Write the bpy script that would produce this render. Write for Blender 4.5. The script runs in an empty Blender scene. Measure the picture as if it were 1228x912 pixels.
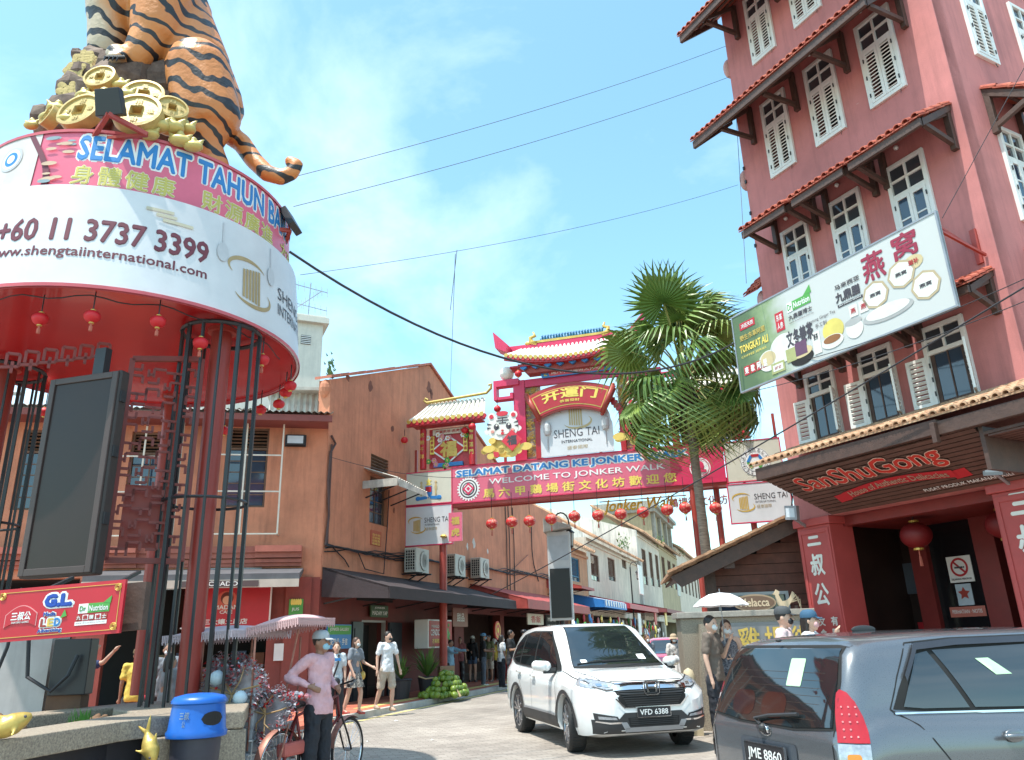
import bpy, bmesh, math, random
from mathutils import Vector, Matrix, Euler
from mathutils.bvhtree import BVHTree
random.seed(7)
PI = math.pi
scene = bpy.context.scene
COL = scene.collection
R = math.radians
# ---------------------------------------------------------------- camera
H = 1.5
PITCH, ROLL, FPX = R(18.77), R(1.86), 920.0
fwd = Vector((0, math.cos(PITCH), math.sin(PITCH)))
u0 = Vector((0, -math.sin(PITCH), math.cos(PITCH))); r0 = Vector((1, 0, 0))
rgt = r0*math.cos(ROLL) - u0*math.sin(ROLL); upv = u0*math.cos(ROLL) + r0*math.sin(ROLL)
cd = bpy.data.cameras.new('camera'); cam = bpy.data.objects.new('camera', cd); COL.objects.link(cam)
cd.sensor_fit = 'HORIZONTAL'; cd.sensor_width = 36; cd.lens = FPX/1228*36; cd.clip_end = 3000; cd.clip_start = .05
cam.matrix_world = Matrix(((rgt.x, upv.x, -fwd.x, 0), (rgt.y, upv.y, -fwd.y, 0), (rgt.z, upv.z, -fwd.z, H), (0, 0, 0, 1)))
scene.camera = cam
# ---------------------------------------------------------------- sun, sky, exposure
SUNV = Vector((-.27, -.22, 1.0)).normalized()
sl = bpy.data.lights.new('sun', 'SUN'); sl.energy = 3.7; sl.angle = R(.55); sl.color = (1, .95, .87)
so = bpy.data.objects.new('sun', sl); COL.objects.link(so)
so.rotation_euler = SUNV.to_track_quat('Z', 'Y').to_euler()
w = bpy.data.worlds.new('World'); scene.world = w; w.use_nodes = True
N = w.node_tree.nodes; L = w.node_tree.links; N.clear()
out = N.new('ShaderNodeOutputWorld'); bg = N.new('ShaderNodeBackground'); sky = N.new('ShaderNodeTexSky')
sky.sky_type = 'NISHITA'; sky.sun_disc = False
sky.sun_elevation = math.asin(SUNV.z); sky.sun_rotation = math.atan2(SUNV.x, SUNV.y)
sky.air_density = 1.1; sky.dust_density = 1.0; sky.ozone_density = 2.2
tc = N.new('ShaderNodeTexCoord'); mp = N.new('ShaderNodeMapping'); mp.inputs['Scale'].default_value = (1.0, 1.0, 1.7)
mp.inputs['Location'].default_value = (.35, .1, 0.0); mp.inputs['Rotation'].default_value = (0, .45, .3)
nz = N.new('ShaderNodeTexNoise'); nz.inputs['Scale'].default_value = 2.1; nz.inputs['Detail'].default_value = 9; nz.inputs['Roughness'].default_value = .58
nz.inputs['Distortion'].default_value = .35
cr = N.new('ShaderNodeValToRGB'); cr.color_ramp.elements[0].position = .46; cr.color_ramp.elements[1].position = .92
mx = N.new('ShaderNodeMixRGB'); mx.inputs['Color2'].default_value = (15.0, 15.6, 16.0, 1)
hs = N.new('ShaderNodeMixRGB'); hs.blend_type = 'MULTIPLY'; hs.inputs['Fac'].default_value = 1; hs.inputs['Color2'].default_value = (1.45, 1.84, 1.60, 1)
ml = N.new('ShaderNodeMath'); ml.operation = 'MULTIPLY'; ml.inputs[1].default_value = .36
L.new(tc.outputs['Generated'], mp.inputs['Vector']); L.new(mp.outputs['Vector'], nz.inputs['Vector'])
L.new(nz.outputs['Fac'], cr.inputs['Fac']); L.new(cr.outputs['Color'], ml.inputs[0]); L.new(ml.outputs[0], mx.inputs['Fac'])
L.new(sky.outputs['Color'], hs.inputs['Color1']); L.new(hs.outputs['Color'], mx.inputs['Color1'])
L.new(mx.outputs['Color'], bg.inputs['Color']); bg.inputs['Strength'].default_value = .115
L.new(bg.outputs[0], out.inputs['Surface'])
vs = scene.view_settings; vs.view_transform = 'Standard'; vs.look = 'None'; vs.gamma = 1; vs.use_curve_mapping = False; vs.exposure = .92
scene.cycles.max_bounces = 6; scene.cycles.diffuse_bounces = 3; scene.cycles.glossy_bounces = 3; scene.cycles.transparent_max_bounces = 8

# ---------------------------------------------------------------- photo geometry helpers
def ray(x, y): return fwd*FPX + rgt*(x-614) - upv*(y-456)
def G(x, y, z=0.0):
 d = ray(x, y); return Vector((0, 0, H)) + d*((z-H)/d.z)
def AY(x, y, Y):
 d = ray(x, y); return Vector((0, 0, H)) + d*(Y/d.y)
class Frame:
 """upright plane: local X runs along az (degrees from +Y towards +X), local Y goes behind it, Z up"""
 def __init__(s, O, az, z=0, k=1.0):
  s.O = Vector((O[0], O[1], z)); s.az = az; s.rz = R(90-az); s.k = k
  s.M = Matrix.Translation(s.O) @ Matrix.Rotation(s.rz, 4, 'Z') @ Matrix.Scale(k, 4); s.I = s.M.inverted()
 def sub(s, x, y, z=0, az=None): p = s.w(x, y, z); return Frame(p, s.az if az is None else az, p.z, s.k)
 def at(s, x, y, dep=0.0):
  d = s.I.to_3x3() @ ray(x, y); c = s.I @ Vector((0, 0, H)); t = (dep-c.y)/d.y
  p = c + d*t; return p.x, p.z
 def w(s, x, y=0, z=0): return s.M @ Vector((x, y, z))

# ---------------------------------------------------------------- materials
MATS = {}
def hexc(h):
 c = [int(h[i:i+2], 16)/255 for i in (0, 2, 4)]
 return tuple(v/12.92 if v < .04045 else ((v+.055)/1.055)**2.4 for v in c)
def mat(name, col, rough=.6, metal=0.0, var=.12, vs=3.0, bump=.0, bs=30.0, streak=0.0, coat=0.0, emit=None, spec=.5, coord='Object'):
 if name in MATS: return MATS[name]
 if isinstance(col, str): col = hexc(col)
 m = bpy.data.materials.new(name); m.use_nodes = True; n = m.node_tree.nodes; l = m.node_tree.links
 b = n['Principled BSDF']; b.inputs['Roughness'].default_value = rough; b.inputs['Metallic'].default_value = metal
 b.inputs['Specular IOR Level'].default_value = spec
 if coat: b.inputs['Coat Weight'].default_value = coat; b.inputs['Coat Roughness'].default_value = .04
 t = n.new('ShaderNodeTexCoord'); c4 = (*col, 1)
 if var:
  a = n.new('ShaderNodeTexNoise'); a.inputs['Scale'].default_value = vs; a.inputs['Detail'].default_value = 8; a.inputs['Roughness'].default_value = .65
  l.new(t.outputs[coord], a.inputs['Vector'])
  r = n.new('ShaderNodeValToRGB'); r.color_ramp.elements[0].position = .3; r.color_ramp.elements[1].position = .72
  r.color_ramp.elements[0].color = tuple(v*(1-var) for v in col)+(1,); r.color_ramp.elements[1].color = tuple(min(1, v*(1+var)) for v in col)+(1,)
  l.new(a.outputs['Fac'], r.inputs['Fac']); src = r.outputs['Color']
  if streak:
   mp = n.new('ShaderNodeMapping'); mp.inputs['Scale'].default_value = (2.2, 2.2, .22); l.new(t.outputs[coord], mp.inputs['Vector'])
   s = n.new('ShaderNodeTexNoise'); s.inputs['Scale'].default_value = 2.0; s.inputs['Detail'].default_value = 9; s.inputs['Roughness'].default_value = .7
   l.new(mp.outputs[0], s.inputs['Vector'])
   q = n.new('ShaderNodeValToRGB'); q.color_ramp.elements[0].position = .48; q.color_ramp.elements[1].position = .75
   q.color_ramp.elements[0].color = (0, 0, 0, 1); q.color_ramp.elements[1].color = (streak,)*3+(1,)
   l.new(s.outputs['Fac'], q.inputs['Fac'])
   x = n.new('ShaderNodeMixRGB'); x.inputs['Color2'].default_value = tuple(v*.35+.01 for v in col)+(1,)
   l.new(q.outputs['Color'], x.inputs['Fac']); l.new(src, x.inputs['Color1']); src = x.outputs['Color']
  l.new(src, b.inputs['Base Color'])
  if rough > .15:
   mr = n.new('ShaderNodeMapRange'); mr.inputs['To Min'].default_value = max(0, rough-.08); mr.inputs['To Max'].default_value = min(1, rough+.1)
   l.new(a.outputs['Fac'], mr.inputs['Value']); l.new(mr.outputs[0], b.inputs['Roughness'])
 else: b.inputs['Base Color'].default_value = c4
 if bump:
  a = n.new('ShaderNodeTexNoise'); a.inputs['Scale'].default_value = bs; a.inputs['Detail'].default_value = 5
  l.new(t.outputs[coord], a.inputs['Vector']); bp = n.new('ShaderNodeBump'); bp.inputs['Strength'].default_value = bump; bp.inputs['Distance'].default_value = .02
  l.new(a.outputs['Fac'], bp.inputs['Height']); l.new(bp.outputs[0], b.inputs['Normal'])
 if emit: b.inputs['Emission Color'].default_value = (*emit[:3], 1); b.inputs['Emission Strength'].default_value = emit[3]
 MATS[name] = m; return m

def pile_mat(name, stops, scale=6, rough=.8, bump=.4, voronoi=False, sc3=(1, 1, 1)):
 m = bpy.data.materials.new(name); m.use_nodes = True; n = m.node_tree.nodes; l = m.node_tree.links; b = n['Principled BSDF']
 t = n.new('ShaderNodeTexCoord'); mp = n.new('ShaderNodeMapping'); mp.inputs['Scale'].default_value = sc3; l.new(t.outputs['Object'], mp.inputs[0])
 a = n.new('ShaderNodeTexVoronoi' if voronoi else 'ShaderNodeTexNoise'); a.inputs['Scale'].default_value = scale
 if not voronoi: a.inputs['Detail'].default_value = 8; a.inputs['Roughness'].default_value = .7
 l.new(mp.outputs[0], a.inputs['Vector']); r = n.new('ShaderNodeValToRGB')
 while len(r.color_ramp.elements) < len(stops): r.color_ramp.elements.new(.5)
 for e, (p, c) in zip(r.color_ramp.elements, stops): e.position = p; e.color = (*(hexc(c) if isinstance(c, str) else c), 1)
 l.new(a.outputs['Color' if voronoi else 'Fac'], r.inputs[0]); l.new(r.outputs[0], b.inputs['Base Color']); b.inputs['Roughness'].default_value = rough
 bp = n.new('ShaderNodeBump'); bp.inputs['Strength'].default_value = bump; bp.inputs['Distance'].default_value = .01
 l.new(a.outputs[0], bp.inputs['Height']); l.new(bp.outputs[0], b.inputs['Normal']); return m

# ---------------------------------------------------------------- mesh builder
class MB:
 def __init__(s): s.v = []; s.f = []; s.m = []; s.k = 0
 def add(s, vs, fs, k=None):
  o = len(s.v); s.v += [tuple(v) for v in vs]; s.f += [tuple(i+o for i in f) for f in fs]; s.m += [s.k if k is None else k]*len(fs); return s
 def bx(s, x0, x1, y0, y1, z0, z1, k=None, M=None):
  vs = [Vector((x, y, z)) for x in (x0, x1) for y in (y0, y1) for z in (z0, z1)]
  if M: vs = [M @ v for v in vs]
  return s.add(vs, [(0, 1, 3, 2), (4, 6, 7, 5), (0, 4, 5, 1), (2, 3, 7, 6), (0, 2, 6, 4), (1, 5, 7, 3)], k)
 def bar(s, a, b, w, h=None, k=None, upd=(0, 0, 1)):
  a = Vector(a); b = Vector(b); d = b-a; ln = d.length; h = h or w
  if ln < 1e-6: return s
  d.normalize(); u = Vector(upd)
  if abs(d.dot(u)) > .98: u = Vector((1, 0, 0))
  x = d.cross(u).normalized(); z = x.cross(d)
  vs = [p + x*sx*w/2 + z*sz*h/2 for p in (a, b) for sx in (-1, 1) for sz in (-1, 1)]
  return s.add(vs, [(0, 1, 3, 2), (4, 6, 7, 5), (0, 4, 5, 1), (2, 3, 7, 6), (0, 2, 6, 4), (1, 5, 7, 3)], k)
 def ring(s, rings, close=True, cap=True, k=None):
  n = len(rings[0]); vs = [p for r in rings for p in r]; fs = []
  for i in range(len(rings)-1):
   for j in range(n if close else n-1):
    a = i*n+j; b = i*n+(j+1) % n; fs.append((a, b, b+n, a+n))
  if cap and close: fs += [tuple(range(n-1, -1, -1)), tuple(range((len(rings)-1)*n, len(rings)*n))]
  return s.add(vs, fs, k)
 def tube(s, pts, r, n=8, k=None, cap=True):
  pts = [Vector(p) for p in pts]; rr = r if isinstance(r, (list, tuple)) else [r]*len(pts); rings = []; px = None
  for i, p in enumerate(pts):
   d = (pts[min(i+1, len(pts)-1)]-pts[max(i-1, 0)]).normalized()
   if px is None:
    u = Vector((0, 0, 1)) if abs(d.z) < .9 else Vector((1, 0, 0)); px = d.cross(u).normalized()
   else: px = (px - d*px.dot(d)).normalized()
   py = d.cross(px); rings.append([p + (px*math.cos(2*PI*j/n)+py*math.sin(2*PI*j/n))*rr[i] for j in range(n)])
  return s.ring(rings, cap=cap, k=k)
 def lathe(s, prof, n=16, c=(0, 0, 0), k=None, cap=True, a0=0, a1=2*PI, ax='z'):
  full = abs(a1-a0-2*PI) < 1e-4; nn = n if full else n+1; c = Vector(c); rings = []
  for r, z in prof:
   row = []
   for j in range(nn):
    a = a0+(a1-a0)*j/n; x, y = r*math.cos(a), r*math.sin(a)
    row.append(c + (Vector((x, y, z)) if ax == 'z' else Vector((x, z, y)) if ax == 'y' else Vector((z, x, y))))
   rings.append(row)
  return s.ring(rings, close=full, cap=cap and full, k=k)
 def ball(s, c, r, n=12, m=8, k=None, M=None):
  if not hasattr(r, '__len__'): r = (r, r, r)
  rows = []; c = Vector(c)
  for i in range(m+1):
   t = PI*i/m; st = max(math.sin(t), 1e-3); rows.append([])
   for j in range(n):
    p = Vector((r[0]*st*math.cos(2*PI*j/n), r[1]*st*math.sin(2*PI*j/n), r[2]*math.cos(t)))
    rows[-1].append(c + (M @ p if M else p))
  return s.ring(rows[::-1], k=k)
 def cap2(s, a, b, ra, rb, n=10):
  a = Vector(a); b = Vector(b); s.ball(a, ra, n, 6); s.ball(b, rb, n, 6)
  if (b-a).length > 1e-4: s.tube([a, b], [ra, rb], n)
  return s
 def prism(s, poly, y0, y1, k=None, f=None):
  """2-D polygon in local x,z pushed from y0 to y1"""
  n = len(poly); vs = [Vector((x, y0, z)) for x, z in poly]+[Vector((x, y1, z)) for x, z in poly]
  if f: vs = [f(v) for v in vs]
  return s.add(vs, [tuple(range(n)), tuple(range(2*n-1, n-1, -1))]+[(i, i+n, (i+1) % n+n, (i+1) % n) for i in range(n)], k)
 def merge(s, o, M=None, k=None):
  off = len(s.v); s.v += [tuple(M @ Vector(v)) if M else v for v in o.v]; s.f += [tuple(i+off for i in f) for f in o.f]
  s.m += (o.m if k is None else [k]*len(o.f)); return s
 def mesh(s, name, mats, smooth=False):
  me = bpy.data.meshes.new(name); me.from_pydata(s.v, [], s.f)
  for m in (mats if isinstance(mats, (list, tuple)) else [mats]): me.materials.append(m)
  if len(me.materials) > 1: me.polygons.foreach_set('material_index', s.m)
  bm = bmesh.new(); bm.from_mesh(me); bmesh.ops.recalc_face_normals(bm, faces=bm.faces); bm.to_mesh(me); bm.free()
  if smooth: me.shade_smooth()
  return me
def pieces(mb):
 """far-apart pieces of a mesh, so that each can be an object of its own"""
 n = len(mb.v); par = list(range(n))
 def find(a):
  while par[a] != a: par[a] = par[par[a]]; a = par[a]
  return a
 for f in mb.f:
  r = find(f[0])
  for i in f[1:]:
   q = find(i)
   if q != r: par[q] = r
 box = {}
 for i, v in enumerate(mb.v):
  r = find(i); b = box.get(r)
  if b is None: box[r] = [list(v), list(v)]
  else:
   for k in range(3): b[0][k] = min(b[0][k], v[k]); b[1][k] = max(b[1][k], v[k])
 ks = list(box)
 if len(ks) < 2 or len(ks) > 260: return None
 g = list(range(len(ks))); B = [box[k] for k in ks]; S = [max(b[1][k]-b[0][k] for k in range(3)) for b in B]
 def gf(a):
  while g[a] != a: a = g[a]
  return a
 for i in range(len(ks)):
  for j in range(i+1, len(ks)):
   d = math.sqrt(sum(max(0, B[i][0][k]-B[j][1][k], B[j][0][k]-B[i][1][k])**2 for k in range(3)))
   if d <= max(.019, .49*max(S[i], S[j])):
    a, b = gf(i), gf(j)
    if a != b: g[b] = a
 gr = {}
 for i, k in enumerate(ks): gr.setdefault(gf(i), set()).add(k)
 if len(gr) < 2 or len(gr) > 60: return None
 out = []
 for s in gr.values():
  o = MB(); mp = {}
  for f, mi in zip(mb.f, mb.m):
   if find(f[0]) in s:
    for i in f:
     if i not in mp: mp[i] = len(o.v); o.v.append(mb.v[i])
    o.f.append(tuple(mp[i] for i in f)); o.m.append(mi)
  if o.f: out.append(o)
 return out
def obj(name, mb, m, parent=None, smooth=False, bev=0, label=None, kind=None, auto=None):
 if parent and not kind and isinstance(mb, MB) and len(mb.v) < 4000 and not any(q in name for q in ('foliage', 'body', 'flower', 'grass', 'fibre')):
  ps = pieces(mb)
  if ps:
   for p in ps: o = obj(name, p, m, parent, smooth, bev, label, 'whole', auto); del o['kind']
   return o
 me = mb if isinstance(mb, bpy.types.Mesh) else mb.mesh(name, m, smooth)
 o = bpy.data.objects.new(name, me); COL.objects.link(o)
 if parent: o.parent = parent
 if label: o['label'] = label
 if kind: o['kind'] = kind
 if bev:
  b = o.modifiers.new('bevel', 'BEVEL'); b.width = bev; b.segments = 2; b.limit_method = 'ANGLE'; b.angle_limit = R(35)
 if smooth and auto:
  me.set_sharp_from_angle(angle=R(auto))
 return o
def tag(o, label, cat, group=None):
 o['label'] = label; o['category'] = cat
 if group: o['group'] = group
 return o
def thing(name, label, cat, loc=(0, 0, 0), rz=0.0, group=None):
 o = bpy.data.objects.new(name, None); COL.objects.link(o); o.location = loc; o.rotation_euler = (0, 0, rz); o.empty_display_size = .2
 return tag(o, label, cat, group)
def fthing(name, label, cat, fr, group=None): t = thing(name, label, cat, fr.O, fr.rz, group); t.scale = (fr.k,)*3; return t
def struct(name, mb, m, smooth=False):
 o = obj(name, mb, m, None, smooth); o['kind'] = 'structure'; return o
def kids(o): return [c for c in COL.objects if c.parent == o]
KID = {}
def dup(o, loc=None, rz=None, label=None, parent=None, scale=None, _ch=None):
 c = o.copy(); COL.objects.link(c)
 if parent: c.parent = parent
 if loc is not None: c.location = loc
 if rz is not None: c.rotation_euler = (0, 0, rz)
 if scale: c.scale = scale if hasattr(scale, '__len__') else (scale,)*3
 if label: c['label'] = label
 ch = kids(o) if o.name not in KID else KID[o.name]
 KID[o.name] = ch
 for k in ch: dup(k, parent=c)
 return c

WORK = bpy.data.scenes.new('work')
def bake(o):
 """mesh of one object with its modifiers applied, evaluated in a scratch scene"""
 WORK.collection.objects.link(o); vl = WORK.view_layers[0]; vl.update(); dg = vl.depsgraph; dg.update()
 me = bpy.data.meshes.new_from_object(o.evaluated_get(dg)); WORK.collection.objects.unlink(o); return me
def textmb(s, bold=0.0, res=2, shear=0.0, space=1.0, align='LEFT', line=1.0):
 cu = bpy.data.curves.new('t', 'FONT'); cu.body = s; cu.size = 1; cu.resolution_u = res; cu.shear = shear; cu.space_character = space
 cu.align_x = align; cu.space_line = line
 o = bpy.data.objects.new('t', cu); me = bake(o)
 mb = MB(); mb.v = [(v.co.x, 0, v.co.y) for v in me.vertices]; mb.f = [tuple(p.vertices)[::-1] for p in me.polygons]; mb.m = [0]*len(mb.f)
 bpy.data.objects.remove(o); bpy.data.curves.remove(cu); bpy.data.meshes.remove(me)
 if bold > .012:      # heavier weight: the glyph printed again a touch to each side
  v0, f0 = mb.v, mb.f; n = 4 if bold < .07 else 8; q = bold*.62
  for k in range(n):
   a = 2*PI*k/n+(PI/4 if n == 4 else 0); mb.add([(x+q*math.cos(a), y+.0003*(k+1), z+q*math.sin(a)) for x, y, z in v0], f0)
 return mb
def fit(mb, x0, x1, z0, z1, y=0.0, shx=0.0, base=None):
 """stretch flat artwork to the box; shx skews it with height"""
 b = base or mb
 xs = [v[0] for v in b.v]; zs = [v[2] for v in b.v]; a, c = min(xs), max(xs); d, e = min(zs), max(zs)
 mb.v = [(x0+(v[0]-a)/(c-a+1e-9)*(x1-x0), y+v[1], z0+(v[2]-d)/(e-d+1e-9)*(z1-z0)) for v in mb.v]; return mb
def text(s, x0, x1, z0, z1, y, m, parent, bold=0.02, outline=None, ow=.03, name='lettering', f=None, shear=0.0, space=1.0, res=2):
 base = textmb(s, bold, res, shear, space)
 if outline:
  o2 = textmb(s, bold+ow, res, shear, space); fit(o2, x0, x1, z0, z1, y+.003, base=base)
  if f: o2.v = [tuple(f(v)) for v in o2.v]
  obj(name+'_outline', o2, outline, parent)
 fit(base, x0, x1, z0, z1, y)
 if f: base.v = [tuple(f(v)) for v in base.v]
 return obj(name, base, m, parent)
def dense(mb, cell):
 """cut flat x,z artwork into columns so it can be bent"""
 bm = bmesh.new(); vs = [bm.verts.new(v) for v in mb.v]
 for f in mb.f:
  try: bm.faces.new([vs[i] for i in f])
  except ValueError: pass
 xs = [v[0] for v in mb.v]; zs = [v[2] for v in mb.v]
 x = min(xs)+cell
 while x < max(xs):
  bmesh.ops.bisect_plane(bm, geom=bm.verts[:]+bm.edges[:]+bm.faces[:], plane_co=(x, 0, 0), plane_no=(1, 0, 0)); x += cell
 z = min(zs)+cell
 while z < max(zs):
  bmesh.ops.bisect_plane(bm, geom=bm.verts[:]+bm.edges[:]+bm.faces[:], plane_co=(0, 0, z), plane_no=(0, 0, 1)); z += cell
 o = MB(); bm.verts.index_update(); o.v = [tuple(v.co) for v in bm.verts]; o.f = [tuple(v.index for v in f.verts) for f in bm.faces]; o.m = [0]*len(o.f); bm.free(); return o
def remesh(mb, voxel, smooth=4, fac=.5):
 me = mb.mesh('r', [mat_dummy()]); o = bpy.data.objects.new('r', me)
 r = o.modifiers.new('r', 'REMESH'); r.mode = 'VOXEL'; r.voxel_size = voxel; r.use_smooth_shade = True
 if smooth: s = o.modifiers.new('s', 'SMOOTH'); s.iterations = smooth; s.factor = fac
 m2 = bake(o)
 bpy.data.objects.remove(o); bpy.data.meshes.remove(me); m2.shade_smooth(); return m2
def mat_dummy(): return mat('dummy', (.5, .5, .5), var=0)
def rmobj(name, mb, m, parent, voxel, smooth=4):
 me = remesh(mb, voxel, smooth); me.materials.clear(); me.materials.append(m); me.name = name
 return obj(name, me, None, parent)
def evalmesh(o):
 return bake(o)

# shared materials
M_white = mat('white_paint', (.74, .73, .70), .5, var=.06, bump=.05)
M_cream = mat('cream_paint', (.66, .61, .50), .55, var=.1, streak=.25)
M_black = mat('black_metal', (.018, .018, .022), .4, var=.2)
M_redmet = mat('red_oxide_metal', (.36, .05, .035), .45, var=.18, vs=2)
M_gold = mat('gold_paint', (.62, .42, .10), .35, .35, var=.2, vs=5)
M_goldtxt = mat('gold_print', (.72, .52, .10), .5, var=.1)
M_yellow = mat('yellow_print', (.80, .62, .12), .5, var=.05)
M_redlan = mat('red_lantern_silk', (.55, .012, .02), .5, var=.15, vs=8)
M_red = mat('red_board', (.46, .02, .03), .45, var=.12)
M_crim = mat('crimson_board', (.62, .035, .10), .5, var=.1, vs=2)
M_pink = mat('pink_banner_vinyl', (.66, .13, .20), .35, var=.14, vs=1.2, bump=.3, bs=1.8)
M_blue = mat('blue_print', (.03, .20, .50), .4, var=.04)
M_wprint = mat('white_print', (.78, .78, .76), .45, var=.03)
M_dprint = mat('dark_print', (.06, .05, .06), .5, var=.1)
M_maroon = mat('maroon_print', (.14, .025, .04), .5, var=.1)
M_vinyl = mat('white_vinyl', (.62, .62, .64), .35, var=.09, vs=1.2, bump=.35, bs=1.6)
M_dwood = mat('dark_wood', (.075, .040, .030), .6, var=.3, vs=6, bump=.2)
M_glass = mat('window_glass', (.03, .05, .08), .06, var=0, spec=.9)
M_dark = mat('dark_interior', (.015, .013, .013), .8, var=.3)  # near-black, stands in for unlit depth where it backs rooms and openings
M_green = mat('green_print', (.08, .32, .06), .5, var=.1)
M_grey = mat('grey_metal', (.30, .31, .33), .4, .4, var=.15)
M_silver = mat('chrome', (.75, .75, .77), .12, 1.0, var=0)
M_tile = pile_mat('terracotta_tile', [(.25, '6e2c22'), (.5, 'a8503c'), (.75, 'b9745c')], 5, .75, .3)
M_tilew = pile_mat('weathered_tile', [(.25, '6b4a3c'), (.5, 'b0896a'), (.75, 'd2b090')], 4, .85, .4)
M_granite = pile_mat('speckled_granite', [(.2, '4a4038'), (.45, '86796b'), (.6, 'a39682'), (.8, 'c9bda6')], 60, .6, .1)
M_cable = mat('cable_rubber', (.02, .02, .025), .6, var=0)
M_bronze = mat('logo_bronze', (.45, .32, .16), .4, .3)
# ================================================================ ground, road, pavement
def ground():
 m = MB(); m.bx(-400, 400, -60, 700, -.6, 0);
 mm = bpy.data.materials.new('road_pavers'); mm.use_nodes = True; n = mm.node_tree.nodes; l = mm.node_tree.links; b = n['Principled BSDF']
 t = n.new('ShaderNodeTexCoord'); mp = n.new('ShaderNodeMapping'); mp.inputs['Rotation'].default_value = (0, 0, R(-18)); l.new(t.outputs['Object'], mp.inputs[0])
 br = n.new('ShaderNodeTexBrick'); br.inputs['Scale'].default_value = 1; br.inputs['Brick Width'].default_value = .22; br.inputs['Row Height'].default_value = .11
 br.inputs['Mortar Size'].default_value = .005; br.inputs['Mortar Smooth'].default_value = .3; br.inputs['Bias'].default_value = 0
 br.inputs['Color1'].default_value = (.41, .37, .33, 1); br.inputs['Color2'].default_value = (.31, .275, .245, 1); br.inputs['Mortar'].default_value = (.16, .145, .13, 1)
 l.new(mp.outputs[0], br.inputs['Vector'])
 nz = n.new('ShaderNodeTexNoise'); nz.inputs['Scale'].default_value = .45; nz.inputs['Detail'].default_value = 10; nz.inputs['Roughness'].default_value = .7; l.new(t.outputs['Object'], nz.inputs['Vector'])
 r = n.new('ShaderNodeValToRGB'); r.color_ramp.elements[0].position = .3; r.color_ramp.elements[0].color = (.58, .56, .54, 1); r.color_ramp.elements[1].position = .7; r.color_ramp.elements[1].color = (1.1, 1.08, 1.05, 1)
 l.new(nz.outputs['Fac'], r.inputs[0]); x = n.new('ShaderNodeMixRGB'); x.blend_type = 'MULTIPLY'; x.inputs[0].default_value = 1
 l.new(br.outputs['Color'], x.inputs[1]); l.new(r.outputs[0], x.inputs[2]); l.new(x.outputs[0], b.inputs['Base Color']); b.inputs['Roughness'].default_value = .75
 bp = n.new('ShaderNodeBump'); bp.inputs['Strength'].default_value = .3; bp.inputs['Distance'].default_value = .01; bp.invert = True
 l.new(br.outputs['Fac'], bp.inputs['Height']); l.new(bp.outputs[0], b.inputs['Normal'])
 struct('road', m, mm)
ground()
STAZ = 17.9
FK = Frame((-4.26, 18.39), 17.8)
FW = Frame((-4.814, 20.78), 17.8, -.195, 1.13)      # gable wall of the orange house, runs down the side street
_k = FK.I @ G(468, 855); KY = _k.y          # kerb line, in front of that wall (negative y)
M_redpave = pile_mat('red_pavement', [(.3, '8f4a3a'), (.5, 'b5634c'), (.7, 'c98068')], 3, .8, .2)
M_kerb = mat('kerb_concrete', (.48, .46, .42), .8, var=.2, bump=.3)
def pavement():
 def place(ob): ob.location = FK.O; ob.rotation_euler = (0, 0, FK.rz)
 m = MB(); m.bx(-1.5, 60, KY+.16, 1.44, 0, .12); place(struct('pavement', m, M_redpave))
 m = MB()
 for i in range(76): m.bx(-1.5+i*.8, -1.5+i*.8+.785, KY, KY+.155, 0, .128+random.uniform(-.004, .004))
 place(struct('kerb', m, M_kerb))
 m = MB(); m.bx(-1.2, 14, KY-.28, KY-.16, .0, .004); place(struct('kerb_line', m, mat('worn_yellow_paint', (.62, .52, .22), .7, var=.3, vs=12)))
 m = MB(); m.bx(-9, -1.51, -1.0, 6, 0, .12); place(struct('shop_pavement', m, M_redpave))
 # tactile strip
 m = MB(); m.bx(1, 30, KY+.5, KY+.8, .12, .126); place(struct('tactile_strip', m, mat('yellow_tactile_tile', (.6, .47, .16), .8, var=.2, vs=10)))
pavement()
for i, (px, py, s) in enumerate([(476, 865, .05), (519, 888, .03), (441, 890, .02)]):
 p = G(px, py); t = bpy.data.objects.new('litter', None); COL.objects.link(t); t.location = p; tag(t, 'scrap of %s litter lying on the road, %s' % (['white', 'pale', 'yellowish'][i], ['nearest the man in white', 'between kerb and white car', 'by the bicycle wheel'][i]), 'litter')
 m = MB(); m.add([(-s, -s, .004), (s, -s*.6, .012), (s*.7, s, .004), (-s*.8, s*.5, .02)], [(0, 1, 2), (0, 2, 3)]); obj('paper', m, M_white, t)
# right hand pavement
m = MB(); m.prism([(0, 0), (1, 0), (1, 1), (0, 1)], 0, 1) if False else None
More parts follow.
